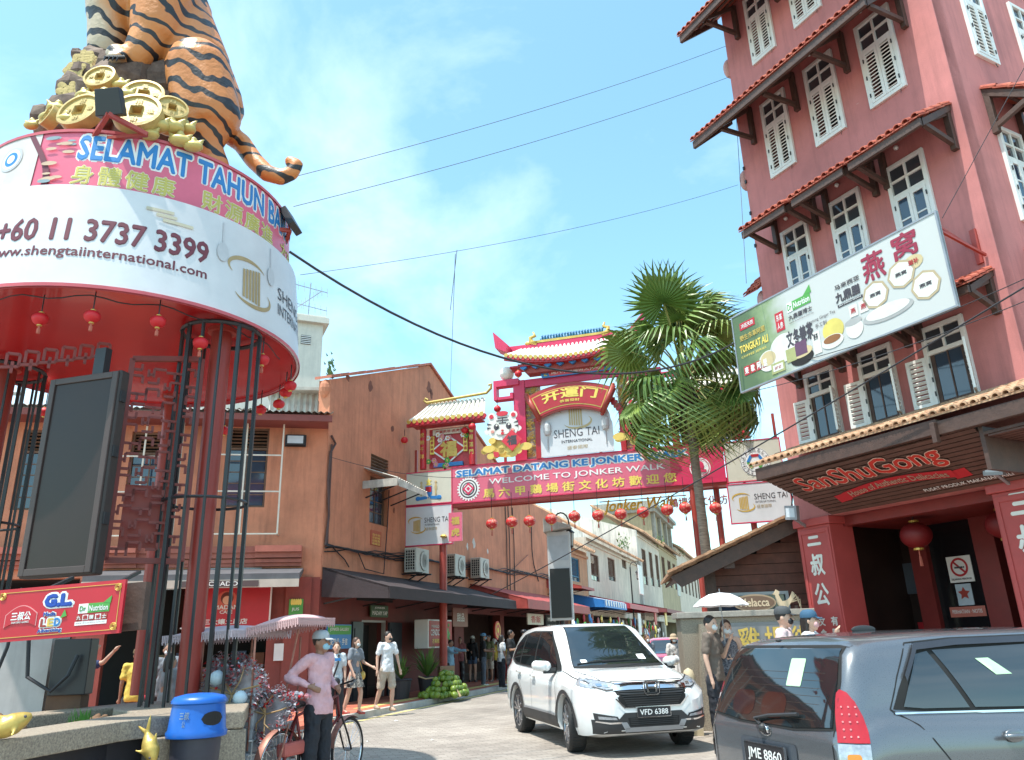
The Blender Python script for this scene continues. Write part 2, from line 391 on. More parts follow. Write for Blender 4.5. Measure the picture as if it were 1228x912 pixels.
# ================================================================ wall with openings, corrugated sheet, awnings
def holes(mb, x0, x1, z0, z1, hs, y0=0.0, y1=.3, top=None, k=None):
 """wall slab from y0 to y1 with rectangular openings (a,b,c,d)=x0,x1,z0,z1"""
 X = sorted({x0, x1, *[max(x0, min(x1, v)) for h in hs for v in h[:2]]}); Z = sorted({z0, z1, *[max(z0, min(z1, v)) for h in hs for v in h[2:]]})
 def solid(i, j):
  if i < 0 or j < 0 or i >= len(X)-1 or j >= len(Z)-1: return False
  a, b = (X[i]+X[i+1])/2, (Z[j]+Z[j+1])/2
  return not any(h[0] < a < h[1] and h[2] < b < h[3] for h in hs)
 for i in range(len(X)-1):
  for j in range(len(Z)-1):
   if not solid(i, j): continue
   a, b, c, d = X[i], X[i+1], Z[j], Z[j+1]
   mb.add([(a, y0, c), (b, y0, c), (b, y0, d), (a, y0, d)], [(0, 1, 2, 3)], k)
   mb.add([(a, y1, c), (b, y1, c), (b, y1, d), (a, y1, d)], [(3, 2, 1, 0)], k)
   if not solid(i-1, j): mb.add([(a, y0, c), (a, y0, d), (a, y1, d), (a, y1, c)], [(0, 1, 2, 3)], k)
   if not solid(i+1, j): mb.add([(b, y0, c), (b, y0, d), (b, y1, d), (b, y1, c)], [(0, 1, 2, 3)], k)
   if not solid(i, j-1): mb.add([(a, y0, c), (b, y0, c), (b, y1, c), (a, y1, c)], [(0, 1, 2, 3)], k)
   if not solid(i, j+1): mb.add([(a, y0, d), (b, y0, d), (b, y1, d), (a, y1, d)], [(0, 1, 2, 3)], k)
 return mb
def corru(mb, P, Q, S, T, pitch=.14, amp=.022, th=.004):
 """corrugated sheet: P-Q top edge, S-T bottom edge, ribs run P->S"""
 P, Q, S, T = map(Vector, (P, Q, S, T)); n = max(4, int((Q-P).length/pitch*4)); nn = (Q-P).cross(S-P).normalized()
 if nn.z < 0: nn = -nn
 top = []; bot = []
 for i in range(n+1):
  o = nn*amp*math.sin(2*PI*i/4); top.append(P.lerp(Q, i/n)+o); bot.append(S.lerp(T, i/n)+o)
 o = nn*-th
 return mb.ring([top, bot, [p+o for p in bot], [p+o for p in top]], close=False)
def curve_cable(mb, a, b, sag, r=.012, n=14):
 a = Vector(a); b = Vector(b)
 mb.tube([a.lerp(b, i/n)-Vector((0, 0, sag*4*(i/n)*(1-i/n))) for i in range(n+1)], r, 5)
M_orange = mat('orange_stucco', (.56, .22, .125), .85, var=.26, vs=.9, bump=.35, bs=18, streak=.55)
M_ored = mat('dark_red_shopfront', (.15, .028, .022), .7, var=.25, vs=2, streak=.3)
M_corr = mat('weathered_zinc', (.46, .43, .38), .6, .1, var=.3, vs=4, streak=.5)
M_gran = mat('grille_paint', (.66, .60, .50), .5, var=.1)
M_awnb = mat('brown_awning_canvas', (.040, .028, .030), .8, var=.3, vs=4, bump=.2)
M_awnr = mat('red_awning_sheet', (.36, .06, .05), .6, var=.25, vs=4)
M_shut = mat('old_timber', (.16, .09, .055), .7, var=.3, vs=5)

def window_part(par, x0, x1, z0, z1, fr=.05, y=.04, frm=None, cols=2, rows=3, louvre=0.0, name='window'):
 """frame with panes as sub-parts; louvre = height of a louvred top"""
 frm = frm or M_shut; m = MB()
 m.bx(x0, x0+fr, y, y+.09, z0, z1); m.bx(x1-fr, x1, y, y+.09, z0, z1); m.bx(x0+fr, x1-fr, y, y+.09, z0, z0+fr); m.bx(x0+fr, x1-fr, y, y+.09, z1-fr, z1)
 zt = z1-fr-louvre
 if louvre: m.bx(x0+fr, x1-fr, y, y+.09, zt-fr, zt)
 zt -= fr if louvre else 0
 wf = obj('window', m, frm, par)
 if louvre:
  s = MB(); n = int(louvre/.07)
  for i in range(n): s.bar((x0+fr, y+.05, zt+fr+(i+.5)*louvre/n), (x1-fr, y+.05, zt+fr+(i+.5)*louvre/n), .05, .012, upd=(0, .5, 1))
  obj('louvre', s, frm, wf)
 mw = (x1-x0-2*fr)/cols; mh = (zt-z0-fr)/rows
 for i in range(cols):
  for j in range(rows):
   a = x0+fr+i*mw; c = z0+fr+j*mh; p = MB(); p.bx(a+.012, a+mw-.012, y+.045, y+.055, c+.012, c+mh-.012); obj('pane', p, M_glass, wf)
 s = MB()
 for i in range(1, cols): s.bx(x0+fr+i*mw-.012, x0+fr+i*mw+.012, y+.03, y+.07, z0+fr, zt)
 for j in range(1, rows): s.bx(x0+fr, x1-fr, y+.035, y+.065, z0+fr+j*mh-.012, z0+fr+j*mh+.012)
 if cols*rows > 1: obj('glazing_bar', s, frm, wf)
 return wf
def awning(par_fr, x0, x1, zt, zf, dep, m, label, val=.25, group=None, scallop=0, end=True, mats=None):
 t = fthing('awning', label, 'awning', par_fr, group); s = MB(); n = int((x1-x0)/.5)+1
 rows = []
 for i in range(n+1):
  x = x0+(x1-x0)*i/n; sg = .018*math.sin(i*2.1)
  rows.append([(x, -.01, zt), (x, -dep*.5, zt+(zf-zt)*.5+sg-.02), (x, -dep, zf+sg*.4), (x, -dep-.02, zf-val), (x, -dep+.01, zf-val), (x, -dep+.03, zf-.03), (x, -dep*.5, zt+(zf-zt)*.5-.06+sg), (x, -.01, zt-.05)])
 s.ring(rows, cap=True); obj('canopy', s, m, t)
 if end:
  e = MB()
  for x in (x0, x1-.01): e.add([(x, -.01, zt), (x, -dep, zf), (x, -dep, zf-val), (x, -.01, zf-val+.1)], [(0, 1, 2, 3)])
  obj('side_flap', e, m, t)
 f = MB()
 for i in range(int((x1-x0)/1.8)+1):
  x = x0+.1+i*1.8; f.bar((x, -.02, zf-.3), (x, -dep+.05, zf-.05), .03); f.bar((x, -.03, zt-.1), (x, -dep+.05, zf-.06), .03)
 obj('bracket', f, M_black, t); return t

def orange_house():
 W = FW; t = fthing('corner_shophouse', 'orange plastered corner shophouse with a tall windowless gable along the side street', 'building', W)
 door = (1.3, 2.65, .12, 2.1)
 hs = [(1.52, 2.52, 4.5, 5.75), (1.52, 2.52, 5.9, 6.32), (1.3, 2.65, .12, 2.1), (6.2, 7.2, .12, 2.3), (8.0, 11.6, .12, 2.4), (12.0, 16.5, .12, 2.4), (17.0, 20.8, .12, 2.4)]
 m = MB(); holes(m, -.62, 21.5, 2.95, 7.2, hs); obj('upper_wall', m, M_orange, t)
 m = MB(); holes(m, -.62, 21.5, .12, 2.95, hs); obj('shopfront_wall', m, M_ored, t)
 m = MB(); m.prism([(-.62, 7.2), (14.2, 7.2), (5.22, 10.03), (-.62, 7.72)], 0, .32); m.ball((-.55, .15, 7.5), (.22, .16, .25), 12, 8); obj('gable', m, M_orange, t)
 m = MB()
 pts = [(-.7, 7.74), (5.22, 10.05), (14.3, 7.2)]
 for (a, b), (c, d) in zip(pts, pts[1:]):
  n = 14
  for i in range(n):
   p = a+(c-a)*i/n; q = a+(c-a)*(i+1)/n-.02; zz = lambda x: b+(d-b)*(x-a)/(c-a); dz = random.uniform(-.012, .012)
   m.prism([(p, zz(p)+dz), (q, zz(q)+dz), (q, zz(q)+.07+dz), (p, zz(p)+.07+dz)], -.07, .4)
 obj('gable_coping', m, mat('faded_red_coping', (.50, .17, .11), .8, var=.25), t)
 m = MB(); m.bx(.02-.6, 21.4, .35, 9, .1, .13)      # floor
 m.bx(-.55, 21.4, 4.0, 4.1, .12, 7.1); m.bx(-.55, 21.4, .35, 4, 2.96, 3.0); m.bx(21.3, 21.4, .35, 4, .12, 7.1); obj('interior_wall', m, mat('shop_interior', (.10, .05, .04), .8, var=.3), t)
 # peeled patches of plaster
 for (x, z, s) in [(1.4, 8.15, .16), (5.2, 9.3, .3), (5.4, 9.15, .18), (.2, 8.0, .12), (2.7, 7.3, .1), (9.0, 4.75, .17), (8.4, 4.55, .12), (2.9, 5.0, .08), (10.4, 4.6, .1)]:
  m = MB(); pp = [(x+s*math.cos(a*PI/5)*random.uniform(.3, 1.1), z+s*math.sin(a*PI/5)*random.uniform(.5, 1.3)) for a in range(10)]
  m.prism(pp, -.006, .004); obj('plaster_patch', m, mat('bare_plaster_white', (.55, .5, .45), .9, var=.2) if z < 5 else mat('bare_plaster', (.20, .075, .05), .9, var=.4), t)
 window_part(t, 1.52, 2.52, 4.5, 5.75, cols=2, rows=4, y=.1)
 v = MB(); v.bx(1.54, 2.5, .2, .22, 5.9, 6.32); obj('vent_back', v, M_dark, t)
 for i in range(5):
  v = MB(); v.bar((1.52, .06, 5.95+i*.085), (2.52, .06, 5.95+i*.085), .12, .02, upd=(0, .6, 1)); obj('vent_slat', v, M_shut, t)
 m = MB(); m.bx(1.6, 2.15, -.03, 0, 3.95, 4.32); obj('notice_board', m, mat('notice_red', (.45, .10, .05), .6), t)
 for r in range(4): text('告示招租電話'[r:r+3], 1.66, 2.08, 4.22-r*.075-.04, 4.22-r*.075+.02, -.034, M_yellow, t, .01, name='notice_lettering')
 # conduit on the corner, cable bundle along the wall
 m = MB(); m.tube([(-.5, -.04, 6.1), (-.5, -.04, 3.7)], .025, 6); m.tube([(-.55, -.05, 6.3), (-.35, -.05, 6.15), (-.55, -.05, 5.9), (-.62, -.06, 5.2), (-.5, -.05, 4.4), (-.58, -.05, 3.7)], .03, 6)
 obj('conduit', m, mat('old_conduit', (.09, .05, .045), .7), t)
 m = MB()
 for q in range(5):
  pts = [(x, -.04-.02*q, 3.62+(x+.6)*.028+.05*math.sin(x*1.3+q)+.03*math.sin(x*3.7+q*2)+q*.02) for x in [(-.6+i*.45) for i in range(48)]]
  m.tube(pts, .014+.006*(q % 2), 5)
 m.tube([(-.3, -.05, 3.7), (.3, -.05, 3.45), (.5, -.05, 3.3)], .015, 5); m.tube([(.9, -.05, 3.7), (1.2, -.1, 3.3), (2.2, -.1, 3.25), (2.45, -.05, 4.6), (2.5, -.05, 5.5)], .014, 5)
 for x in (12.4, 12.75, 13.3): m.tube([(x, -.04, 6.6), (x+.05, -.05, 5.2), (x, -.04, 3.2)], .02, 5)
 m.tube([(15.9, -.04, 6.4), (15.8, -.05, 5.2), (15.95, -.05, 4.6), (16.6, -.05, 3.9)], .022, 5); m.tube([(12.4, -.05, 3.9), (15.2, -.05, 4.9)], .01, 5)
 obj('cable_bundle', m, M_cable, t)
 # doors with open dark leaves
 m = MB(); m.bx(1.3, 1.34, .05, .15, .12, 2.1); m.bx(2.61, 2.65, .05, .15, .12, 2.1); m.bx(1.34, 2.61, .05, .15, 2.05, 2.1); obj('door_frame', m, mat('grey_door_frame', (.35, .33, .31), .5), t)
 m = MB(); m.bx(1.36, 2.59, .5, .54, .12, 2.0); obj('door', m, M_dark, t)  # near-black sheet stands in for the dark of the open doorway
 for a, b in ((.78, 1.28), (2.67, 3.4)):
  m = MB(); m.bx(a, b, -.06, -.01, .14, 2.05)
  for zz in (.3, 1.2): m.bx(a+.08, b-.08, -.075, -.062, zz, zz+.7)
  obj('door_leaf', m, mat('dark_blue_door', (.018, .022, .03), .4, var=.2), t)
 m = MB(); m.bx(1.0, 2.9, -.02, .01, 2.55, 2.9); obj('fanlight', m, M_dark, t)
 return t
orange_house()

def corner_front():
 t = fthing('shop_row_front', 'orange shop front with louvred windows under a corrugated roof, facing the junction', 'building', FL)
 hs = [(-2.3, -1.35, 4.57, 6.45), (-4.35, -3.5, 4.45, 6.3), (-4.4, -1.1, .12, 3.05), (-7.6, -5.0, .12, 3.05), (-6.6, -5.6, 4.5, 6.3)]
 m = MB(); holes(m, -8.5, -.02, 3.0, 6.65, hs, 0, .3); obj('upper_wall', m, M_orange, t)
 m = MB(); holes(m, -8.5, -.02, .12, 3.0, hs, 0, .3); obj('shopfront_wall', m, mat('brick_red_paint', (.26, .06, .045), .75, var=.2, streak=.3), t)
 for a in (-4.9, -.75):
  m = MB(); m.bx(a, a+.55, -.08, -.001, .12, 3.0); obj('pilaster', m, mat('brick_red_paint', 0), t)
 m = MB()
 for i, (d, z0, z1) in enumerate([(.10, 3.24, 3.32), (.16, 3.32, 3.40), (.22, 3.42, 3.54), (.30, 3.54, 3.68)]):
  m.bx(-8.5, -3.9, -d, -.001, z0, z1-.002); m.bx(-1.45, -.45, -d, -.001, z0, z1-.002)
  m.bx(-3.9, -1.45, -d*.45, -.001, z0, z1-.002)
 obj('cornice', m, mat('faded_red_cornice', (.40, .12, .085), .8, var=.2, streak=.3), t)
 m = MB(); m.bx(-2.85, -1.3, -.03, -.001, 3.02, 3.22)
 for i in range(6): m.bx(-2.85, -1.3, -.05, -.031, 3.03+i*.032, 3.045+i*.032)
 obj('roller_box', m, M_grey, t)
 for (a, b, c, d) in ((-2.3, -1.35, 4.57, 6.45), (-4.35, -3.5, 4.45, 6.3), (-6.6, -5.6, 4.5, 6.3)):
  window_part(t, a, b, c, d, cols=2, rows=5, louvre=.42, y=.08)
 for (a, b, c, d) in ((-2.62, -1.0, 3.93, 6.57), (-4.75, -3.2, 3.9, 6.5)):   # welded grilles standing off the windows
  m = MB()
  for x in (a, (a+b)/2, b): m.bar((x, -.3, c), (x, -.3, d), .035)
  for z in (c, c+.95, d-.85, d): m.bar((a, -.3, z), (b, -.3, z), .03)
  for x in (a, b):
   for z in (c, d): m.bar((x, -.3, z), (x, 0, z), .025)
  obj('window_grille', m, M_gran, t)
 m = MB(); corru(m, (-8.7, 2.6, 7.5), (.05, 2.6, 7.5), (-8.7, -.75, 6.66), (.12, -.75, 6.66)); obj('roof_sheet', m, M_corr, t)
 m = MB(); m.bx(-8.7, .1, -.7, -.62, 6.45, 6.6); m.bx(-8.6, .0, -.62, .0, 6.46, 6.5); obj('fascia', m, mat('dull_red_fascia', (.22, .06, .05), .7), t)
 m = MB(); corru(m, (-1.5, .9, 7.62), (-.15, .9, 7.62), (-1.5, .75, 6.98), (-.15, .75, 6.98)); m.bx(-1.6, -.1, .6, 2.5, 7.62, 7.70); m.bx(-1.5, -.12, .95, 2.5, 6.9, 7.62); obj('dormer', m, M_corr, t)
 m = MB(); corru(m, (-8.7, 5.4, 8.1), (-.2, 5.4, 8.1), (-8.7, 2.2, 7.45), (-.1, 2.2, 7.6)); obj('upper_roof_sheet', m, mat('grey_zinc_roof', (.30, .27, .23), .6, .1, var=.3, vs=4, streak=.5), t)
 m = MB(); m.bx(-.95, -.53, -.16, -.06, 6.02, 6.26); m.bx(-.98, -.50, -.06, -.001, 6.0, 6.28); fl = obj('floodlight', m, M_black, t)
 m = MB(); m.bx(-.92, -.56, -.172, -.161, 6.05, 6.23); obj('lens', m, mat('lamp_lens', (.55, .6, .65), .2), fl)
 # shop interior; near-black sheet behind the upper windows stands in for room shade
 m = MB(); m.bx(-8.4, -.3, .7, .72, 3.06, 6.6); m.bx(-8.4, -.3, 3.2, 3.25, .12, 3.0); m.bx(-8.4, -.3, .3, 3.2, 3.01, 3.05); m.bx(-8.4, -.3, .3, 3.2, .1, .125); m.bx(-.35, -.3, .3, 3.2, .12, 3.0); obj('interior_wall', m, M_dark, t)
 for i in range(7):
  m = MB(); x = -4.2+i*.42; m.bx(x, x+.34, 2.2, 2.5, .12, 1.0+.5*random.random()); obj('display_shelf', m, [mat('shelf_a', (.3, .10, .05), .6), mat('shelf_b', (.25, .2, .12), .6), mat('shelf_c', (.08, .12, .2), .6)][i % 3], t)
 # red shop sign with portrait roundel
 s = fthing('shop_sign', 'red souvenir shop sign with a cartoon girl roundel above white lettering', 'sign', FL)
 m = MB(); m.bx(-2.82, -1.06, -.24, -.18, 1.98, 2.78); obj('board', m, M_red, s)
 m = MB(); m.bx(-2.85, -1.03, -.235, -.17, 1.95, 1.98); m.bx(-2.85, -1.03, -.235, -.17, 2.78, 2.81); m.bx(-1.06, -1.03, -.24, -.17, 1.98, 2.78); obj('sign_frame', m, M_white, s)
 m = MB(); m.lathe([(.22, -.246), (.22, -.242)], 24, ax='y', c=(-1.95, 0, 2.5)); obj('roundel', m, mat('roundel_red', (.60, .12, .08), .5), s)
 m = MB(); m.lathe([(.13, -.252), (.13, -.248)], 20, ax='y', c=(-1.95, 0, 2.56)); obj('hair', m, mat('print_brown', (.12, .03, .02), .6), s)
 m = MB(); m.lathe([(.09, -.257), (.09, -.253)], 20, ax='y', c=(-1.95, 0, 2.52)); obj('face', m, mat('print_skin', (.75, .45, .30), .6), s)
 text('MADAM', -2.2, -1.7, 2.33, 2.42, -.26, M_white, s, .03); text('CAFE', -2.08, -1.82, 2.24, 2.31, -.26, M_white, s, .03); text('三大孃土產店', -2.4, -1.5, 2.02, 2.14, -.245, M_white, s, .03)
 # canopy with lettering
 a = fthing('shop_canopy', 'shallow grey canopy with white lettered valance over the red sign', 'awning', FL)
 m = MB(); m.prism([(-.02, 3.2), (-1.35, 2.98), (-1.35, 2.84), (-.02, 3.1)], -4.55, -.4, f=lambda v: Vector((v.y, v.x, v.z))); obj('canopy', m, mat('canopy_grey', (.10, .10, .11), .6, var=.2, streak=.4), a)
 m = MB(); m.bx(-4.55, -.4, -1.385, -1.352, 2.70, 2.86); obj('valance', m, mat('valance_cream', (.45, .40, .34), .7, var=.15), a)
 m = MB(); m.bx(-2.7, -1.2, -1.40, -1.386, 2.72, 2.84); obj('name_strip', m, mat('strip_dark', (.09, .06, .06), .7), a)
 text('OCHADO', -2.3, -1.6, 2.735, 2.825, -1.404, M_white, a, .02)
 # small boards on the pilaster
 b = fthing('price_board', 'small green menu board with a picture of yellow chips on the pilaster', 'sign', FL)
 m = MB(); m.bx(-.66, -.36, -.12, -.082, 2.16, 2.52); obj('board', m, M_green, b); m = MB()
 for i in range(5): m.ball((-.6+i*.045, -.13, 2.46), (.03, .01, .07), 8, 5)
 obj('picture', m, M_yellow, b); text('JUS', -.6, -.44, 2.26, 2.34, -.125, M_white, b)
 b = fthing('qr_notice', 'white paper notice taped low on the red pilaster', 'notice', FL)
 m = MB(); m.bx(-.92, -.72, -.09, -.082, 1.25, 1.6); obj('paper', m, M_white, b)
 b = fthing('shop_notice', 'blue and green rectangular sign board beside the dark door', 'sign', FW)
 m = MB(); m.bx(-.35, .72, -.05, -.005, 1.45, 1.98); obj('board', m, M_blue, b); m = MB(); m.bx(-.33, .70, -.056, -.051, 1.76, 1.96); obj('band', m, M_green, b)
 text('JONKER GALLERY', -.25, .6, 1.82, 1.91, -.06, M_white, b); text('紀念品 · 手信', -.2, .55, 1.53, 1.68, -.055, M_white, b)
FL = FW.sub(-.62, 0, 0, 78)
corner_front()

def ac(x, z, lab):
 t = fthing('air_conditioner', lab, 'air conditioner', FW.sub(x, -.12, z), 'outdoor air conditioners on the orange gable wall')
 m = MB(); m.bx(0, .85, -.36, 0, 0, .66); obj('casing', m, mat('ac_casing', (.52, .49, .43), .6, var=.15, streak=.3), t, bev=.012)
 m = MB(); m.lathe([(.27, -.372), (.25, -.366), (.05, -.366)], 20, ax='y', c=(.5, 0, .33)); g = obj('fan_grille', m, mat('grille_dark', (.07, .07, .07), .6), t); m = MB()
 for r in (.09, .17, .25): m.lathe([(r, -.385), (r+.012, -.385), (r+.012, -.375), (r, -.375)], 20, ax='y', c=(.5, 0, .33))
 for k in range(8): m.bar((.5, -.38, .33), (.5+.27*math.cos(k*PI/4), -.38, .33+.27*math.sin(k*PI/4)), .01)
 obj('guard', m, mat('ac_casing', 0), g)
 m = MB(); m.bx(-.006, -.001, -.33, -.03, .05, .61); c = obj('coil_grille', m, M_dark, t); m = MB()
 for i in range(5): m.bx(-.016, -.007, -.33+i*.07, -.315+i*.07, .05, .61)
 for i in range(8): m.bx(-.02, -.010, -.33, -.03, .06+i*.075, .075+i*.075)
 obj('grid', m, mat('ac_casing', 0), c)
 m = MB();
 for q in (.1, .7): m.bar((q, -.5, -.03), (q, .11, -.03), .04); m.bar((q, -.4, -.03), (q, .1, -.3), .03)
 obj('bracket', m, M_black, t); return t
for a in [(3.35, 3.36, 'largest and nearest of the air conditioners on the orange wall, left of the arch post'), (6.15, 3.44, 'middle air conditioner on the orange wall, just right of the red arch post'), (8.35, 3.52, 'farthest and smallest air conditioner on the orange wall')]: ac(*a)
def zinc_awning():
 t = fthing('window_awning', 'small corrugated zinc awning over the barred window in the orange gable', 'awning', FW); m = MB()
 corru(m, (1.15, 0, 5.86), (2.75, 0, 5.82), (1.1, -1.0, 5.5), (2.9, -1.0, 5.42), .12, .02); m.bx(1.1, 1.12, -1.0, -.01, 5.3, 5.5); corru(m, (1.1, -1.0, 5.49), (2.9, -1.0, 5.41), (1.1, -1.04, 5.28), (2.9, -1.04, 5.28), .12, .015)
 obj('sheet', m, M_corr, t); m = MB()
 for x in (1.3, 2.0, 2.7): m.bar((x, 0, 5.1), (x, -.95, 5.38), .03)
 obj('stay', m, M_black, t)
zinc_awning()
awning(FW, -.6, 8.3, 3.22, 2.72, 1.7, M_awnb, 'long dark brown canvas awning over the orange house shops', .26)
awning(FW, 8.6, 17.6, 3.36, 2.78, 2.0, M_awnr, 'faded red sheet awning on the orange house beyond the brown one', .3)
def hung(fr, x0, x1, z0, z1, y, col, lab, lines, out=.12, nm='shop_sign', cat='sign'):
 t = fthing(nm, lab, cat, fr); m = MB(); m.bx(x0, x1, y, y+out, z0, z1); obj('board', m, col, t, bev=.01)
 for (s, a, b, c, d, mm) in lines: text(s, a, b, c, d, y-.006, mm, t)
 return t
hung(FW, 1.58, 2.5, 2.17, 2.46, -.1, mat('sign_olive', (.05, .10, .045), .5), 'small dark green shop name board over the black door', [('JONKER', 1.75, 2.3, 2.36, 2.42, M_white), ('MADAM YAP', 1.64, 2.44, 2.22, 2.32, M_white)], .05)
t = hung(FW, 3.55, 5.2, 1.38, 2.12, -.75, M_white, 'red lightbox with a picture of green cendol sticking out over the pavement', [], .4)
m = MB(); m.bx(3.62, 5.16, -.765, -.752, 1.42, 2.08); obj('panel', m, mat('cendol_red', (.42, .035, .03), .5), t)
text('MANGO', 3.75, 4.25, 1.9, 1.98, -.77, M_white, t); text('CENDOL', 3.68, 4.4, 1.7, 1.86, -.77, M_white, t, .03); text('芒果煎蕊', 3.8, 4.4, 1.5, 1.62, -.77, M_yellow, t)
m = MB()
for i in range(26): m.ball((4.78+random.gauss(0, .1), -.775, 1.75+random.gauss(0, .14)), (.05, .012, .05), 6, 4)
obj('picture', m, M_green, t)
hung(FW, 5.9, 7.1, 1.95, 2.5, -.5, mat('poster_brown', (.25, .08, .05), .5), 'brown picture board hanging under the awning behind the post', [('甜品', 6.2, 6.8, 2.1, 2.35, M_white)], .04)
def oval():
 t = fthing('oval_sign', 'red oval sign with a yellow ring among the food stalls', 'sign', FW); m = MB(); m.lathe([(.3, -.6), (.3, -.55)], 24, ax='y', c=(9.6, 0, 1.85)); obj('board', m, mat('oval_red', (.6, .03, .02), .4), t)
 m = MB(); m.lathe([(.2, -.612), (.24, -.612)], 24, ax='y', c=(9.6, 0, 1.85), cap=False); m.lathe([(.09, -.61), (.001, -.61)], 16, ax='y', c=(9.6, 0, 1.85), cap=False); obj('ring', m, M_yellow, t)
oval()
hung(FW, 12.1, 14.2, 2.05, 2.45, -.9, M_cream, 'cream stall board with red characters under the red awning', [('香飯', 12.5, 13.8, 2.12, 2.38, M_red)], .05)
hung(FW, 14.5, 16.4, 1.75, 2.45, -.9, M_dark, 'black menu board under the red awning', [('MENU', 14.8, 16.0, 2.2, 2.35, M_white), ('沙爹 朱律 雞飯', 14.7, 16.2, 1.95, 2.08, M_wprint)], .05)
def stall(x0, x1, col, lab):
 t = fthing('food_stall', lab, 'stall', FW); m = MB(); m.bx(x0, x1, -.9, -.35, .12, .95); obj('counter', m, col, t, bev=.02)
 m = MB(); m.bx(x0-.05, x1+.05, -.95, -.3, .951, 1.0); obj('counter_top', m, M_grey, t)
 for i in range(int((x1-x0)/.3)):
  m = MB(); h = random.uniform(.12, .3); m.bx(x0+.05+i*.3, x0+.27+i*.3, -.8, -.5, 1.001, 1.0+h); obj('food_tub', m, [M_yellow, M_white, M_green, M_redmet, M_cream][i % 5], t, bev=.01)
stall(10.6, 12.4, M_red, 'bright red stall counter under the red awning')
stall(13.2, 16.4, mat('stall_red', (.40, .03, .03), .4), 'long red stall farther along the orange wall')

# ================================================================ pink house behind the kiosk, white block, antenna
def pink_house():
 F2 = FL.sub(-8.52, 0); t = fthing('pink_shophouse', 'pale pink shophouse half hidden behind the kiosk, with dark shop interior', 'building', F2)
 hs = [(-3.0, -1.4, 3.8, 6.0), (-6.4, -4.8, 3.8, 6.0), (-7, -.8, .12, 2.9)]
 m = MB(); holes(m, -9, 0, .0, 6.6, hs); obj('wall', m, mat('pink_plaster', (.50, .30, .28), .8, var=.12, streak=.4), t)
 for h in hs[:2]: window_part(t, *h, cols=3, rows=4, y=.08, frm=M_white)
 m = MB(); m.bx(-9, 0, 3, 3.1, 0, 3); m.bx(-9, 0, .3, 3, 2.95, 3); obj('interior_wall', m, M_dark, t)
 m = MB(); m.bx(-9.2, .2, -.6, .3, 6.6, 6.75); m.prism([(-.8, 6.75), (4, 8.3), (4, 8.4), (-.8, 6.85)], -9.2, .2, f=lambda v: Vector((v.y, v.x, v.z))); obj('roof', m, M_corr, t)
 s = fthing('long_sign', 'long red shop sign with yellow lettering behind the kiosk cage', 'sign', F2); m = MB(); m.bx(-6, .4, -.3, -.22, 3.0, 3.75); obj('board', m, M_red, s)
 text('COCONUT SHAKE', -5.6, 0, 3.4, 3.62, -.305, M_yellow, s, .03); text('馬六甲老街茶室', -5.4, .2, 3.06, 3.3, -.305, M_yellow, s, .03)
pink_house()
def white_block():
 c = AY(383, 478, 34); F3 = Frame((c.x, 34), 66); t = fthing('white_block', 'tall plain white building with a small vent rising behind the orange roof', 'building', F3)
 zt = AY(385, 390, 34).z; m = MB(); m.bx(-6, 0, 0, 5, 0, zt); obj('wall', m, mat('white_render', (.66, .62, .54), .8, var=.08, streak=.3), t)
 m = MB(); m.bx(-6.2, .25, -.25, 5.2, zt, zt+.28); m.bx(-6.1, .1, -.1, 5.1, zt+.281, zt+.4); obj('parapet', m, mat('white_render', 0), t)
 m = MB(); m.bx(-1.0, -.55, -.03, -.005, zt-1.1, zt-.65); v = obj('vent', m, M_dark, t); m = MB()
 for i in range(5): m.bx(-1.0, -.55, -.05, -.031, zt-1.08+i*.09, zt-1.04+i*.09)
 obj('vent_slat', m, M_white, v)
 a = fthing('tv_antenna', 'spindly television aerial on the white building roof', 'antenna', F3); m = MB(); m.tube([(-.6, 1, zt+.3), (-.55, 1, zt+2.6)], .025, 6)
 for k, z in enumerate((1.3, 1.7, 2.3)):
  d = (.9, .25, 0) if k != 1 else (.5, -.5, .3); cx = Vector((-.57, 1, zt+z)); dd = Vector(d); m.bar(cx-dd, cx+dd, .03)
  for q in range(-3, 4): p = cx+dd*q/3; m.bar(p-Vector((0, .1, .28)), p+Vector((0, .1, .28)), .018)
 obj('aerial', m, M_grey, a)
white_block()

# ================================================================ far side street
def row_house(x0, x1, h, col, lab, wins, eave=.5, roof=True, back=6, frm=None):
 t = fthing('row_house', lab, 'building', FW); hs = [w_ for w_ in wins]+[(x0+.4, x1-.4, .12, 2.7)]
 m = MB(); holes(m, x0+.01, x1-.01, .12, h, hs); m.bx(x0+.01, x0+.2, .3, back, .12, h); m.bx(x1-.2, x1-.01, .3, back, .12, h); obj('wall', m, col, t)
 for w_ in wins: window_part(t, *w_, cols=2, rows=1, y=.06, frm=frm or M_shut, louvre=(w_[3]-w_[2])*.72)
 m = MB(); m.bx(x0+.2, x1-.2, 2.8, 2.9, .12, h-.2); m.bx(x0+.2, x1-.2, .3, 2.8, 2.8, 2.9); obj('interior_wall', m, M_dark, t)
 if roof:
  for i in range(int((x1-x0)/.42)):
   x = x0+.2+i*.42; m = MB(); m.prism([(-eave, h-.12), (back*.6, h+2.3), (back*.6, h+2.42), (-eave, h+.0)], x-.19, x+.17, f=lambda v: Vector((v.y, v.x, v.z))); m.tube([(x+.2, -eave-.03, h-.02), (x+.2, back*.6, h+2.42)], .1, 6); obj('roof_tile', m, M_tilew, t)
 m = MB(); m.bx(x0, x1, -.1, -.001, h-.35, h-.22); m.bx(x0, x1, -.06, -.001, 3.1, 3.25); obj('cornice', m, col, t)
 return t
M_wold = mat('old_white_plaster', (.66, .58, .47), .85, var=.15, vs=1, streak=.8, bump=.2)
M_och = mat('ochre_plaster', (.44, .36, .22), .85, var=.2, vs=.8, streak=.8)
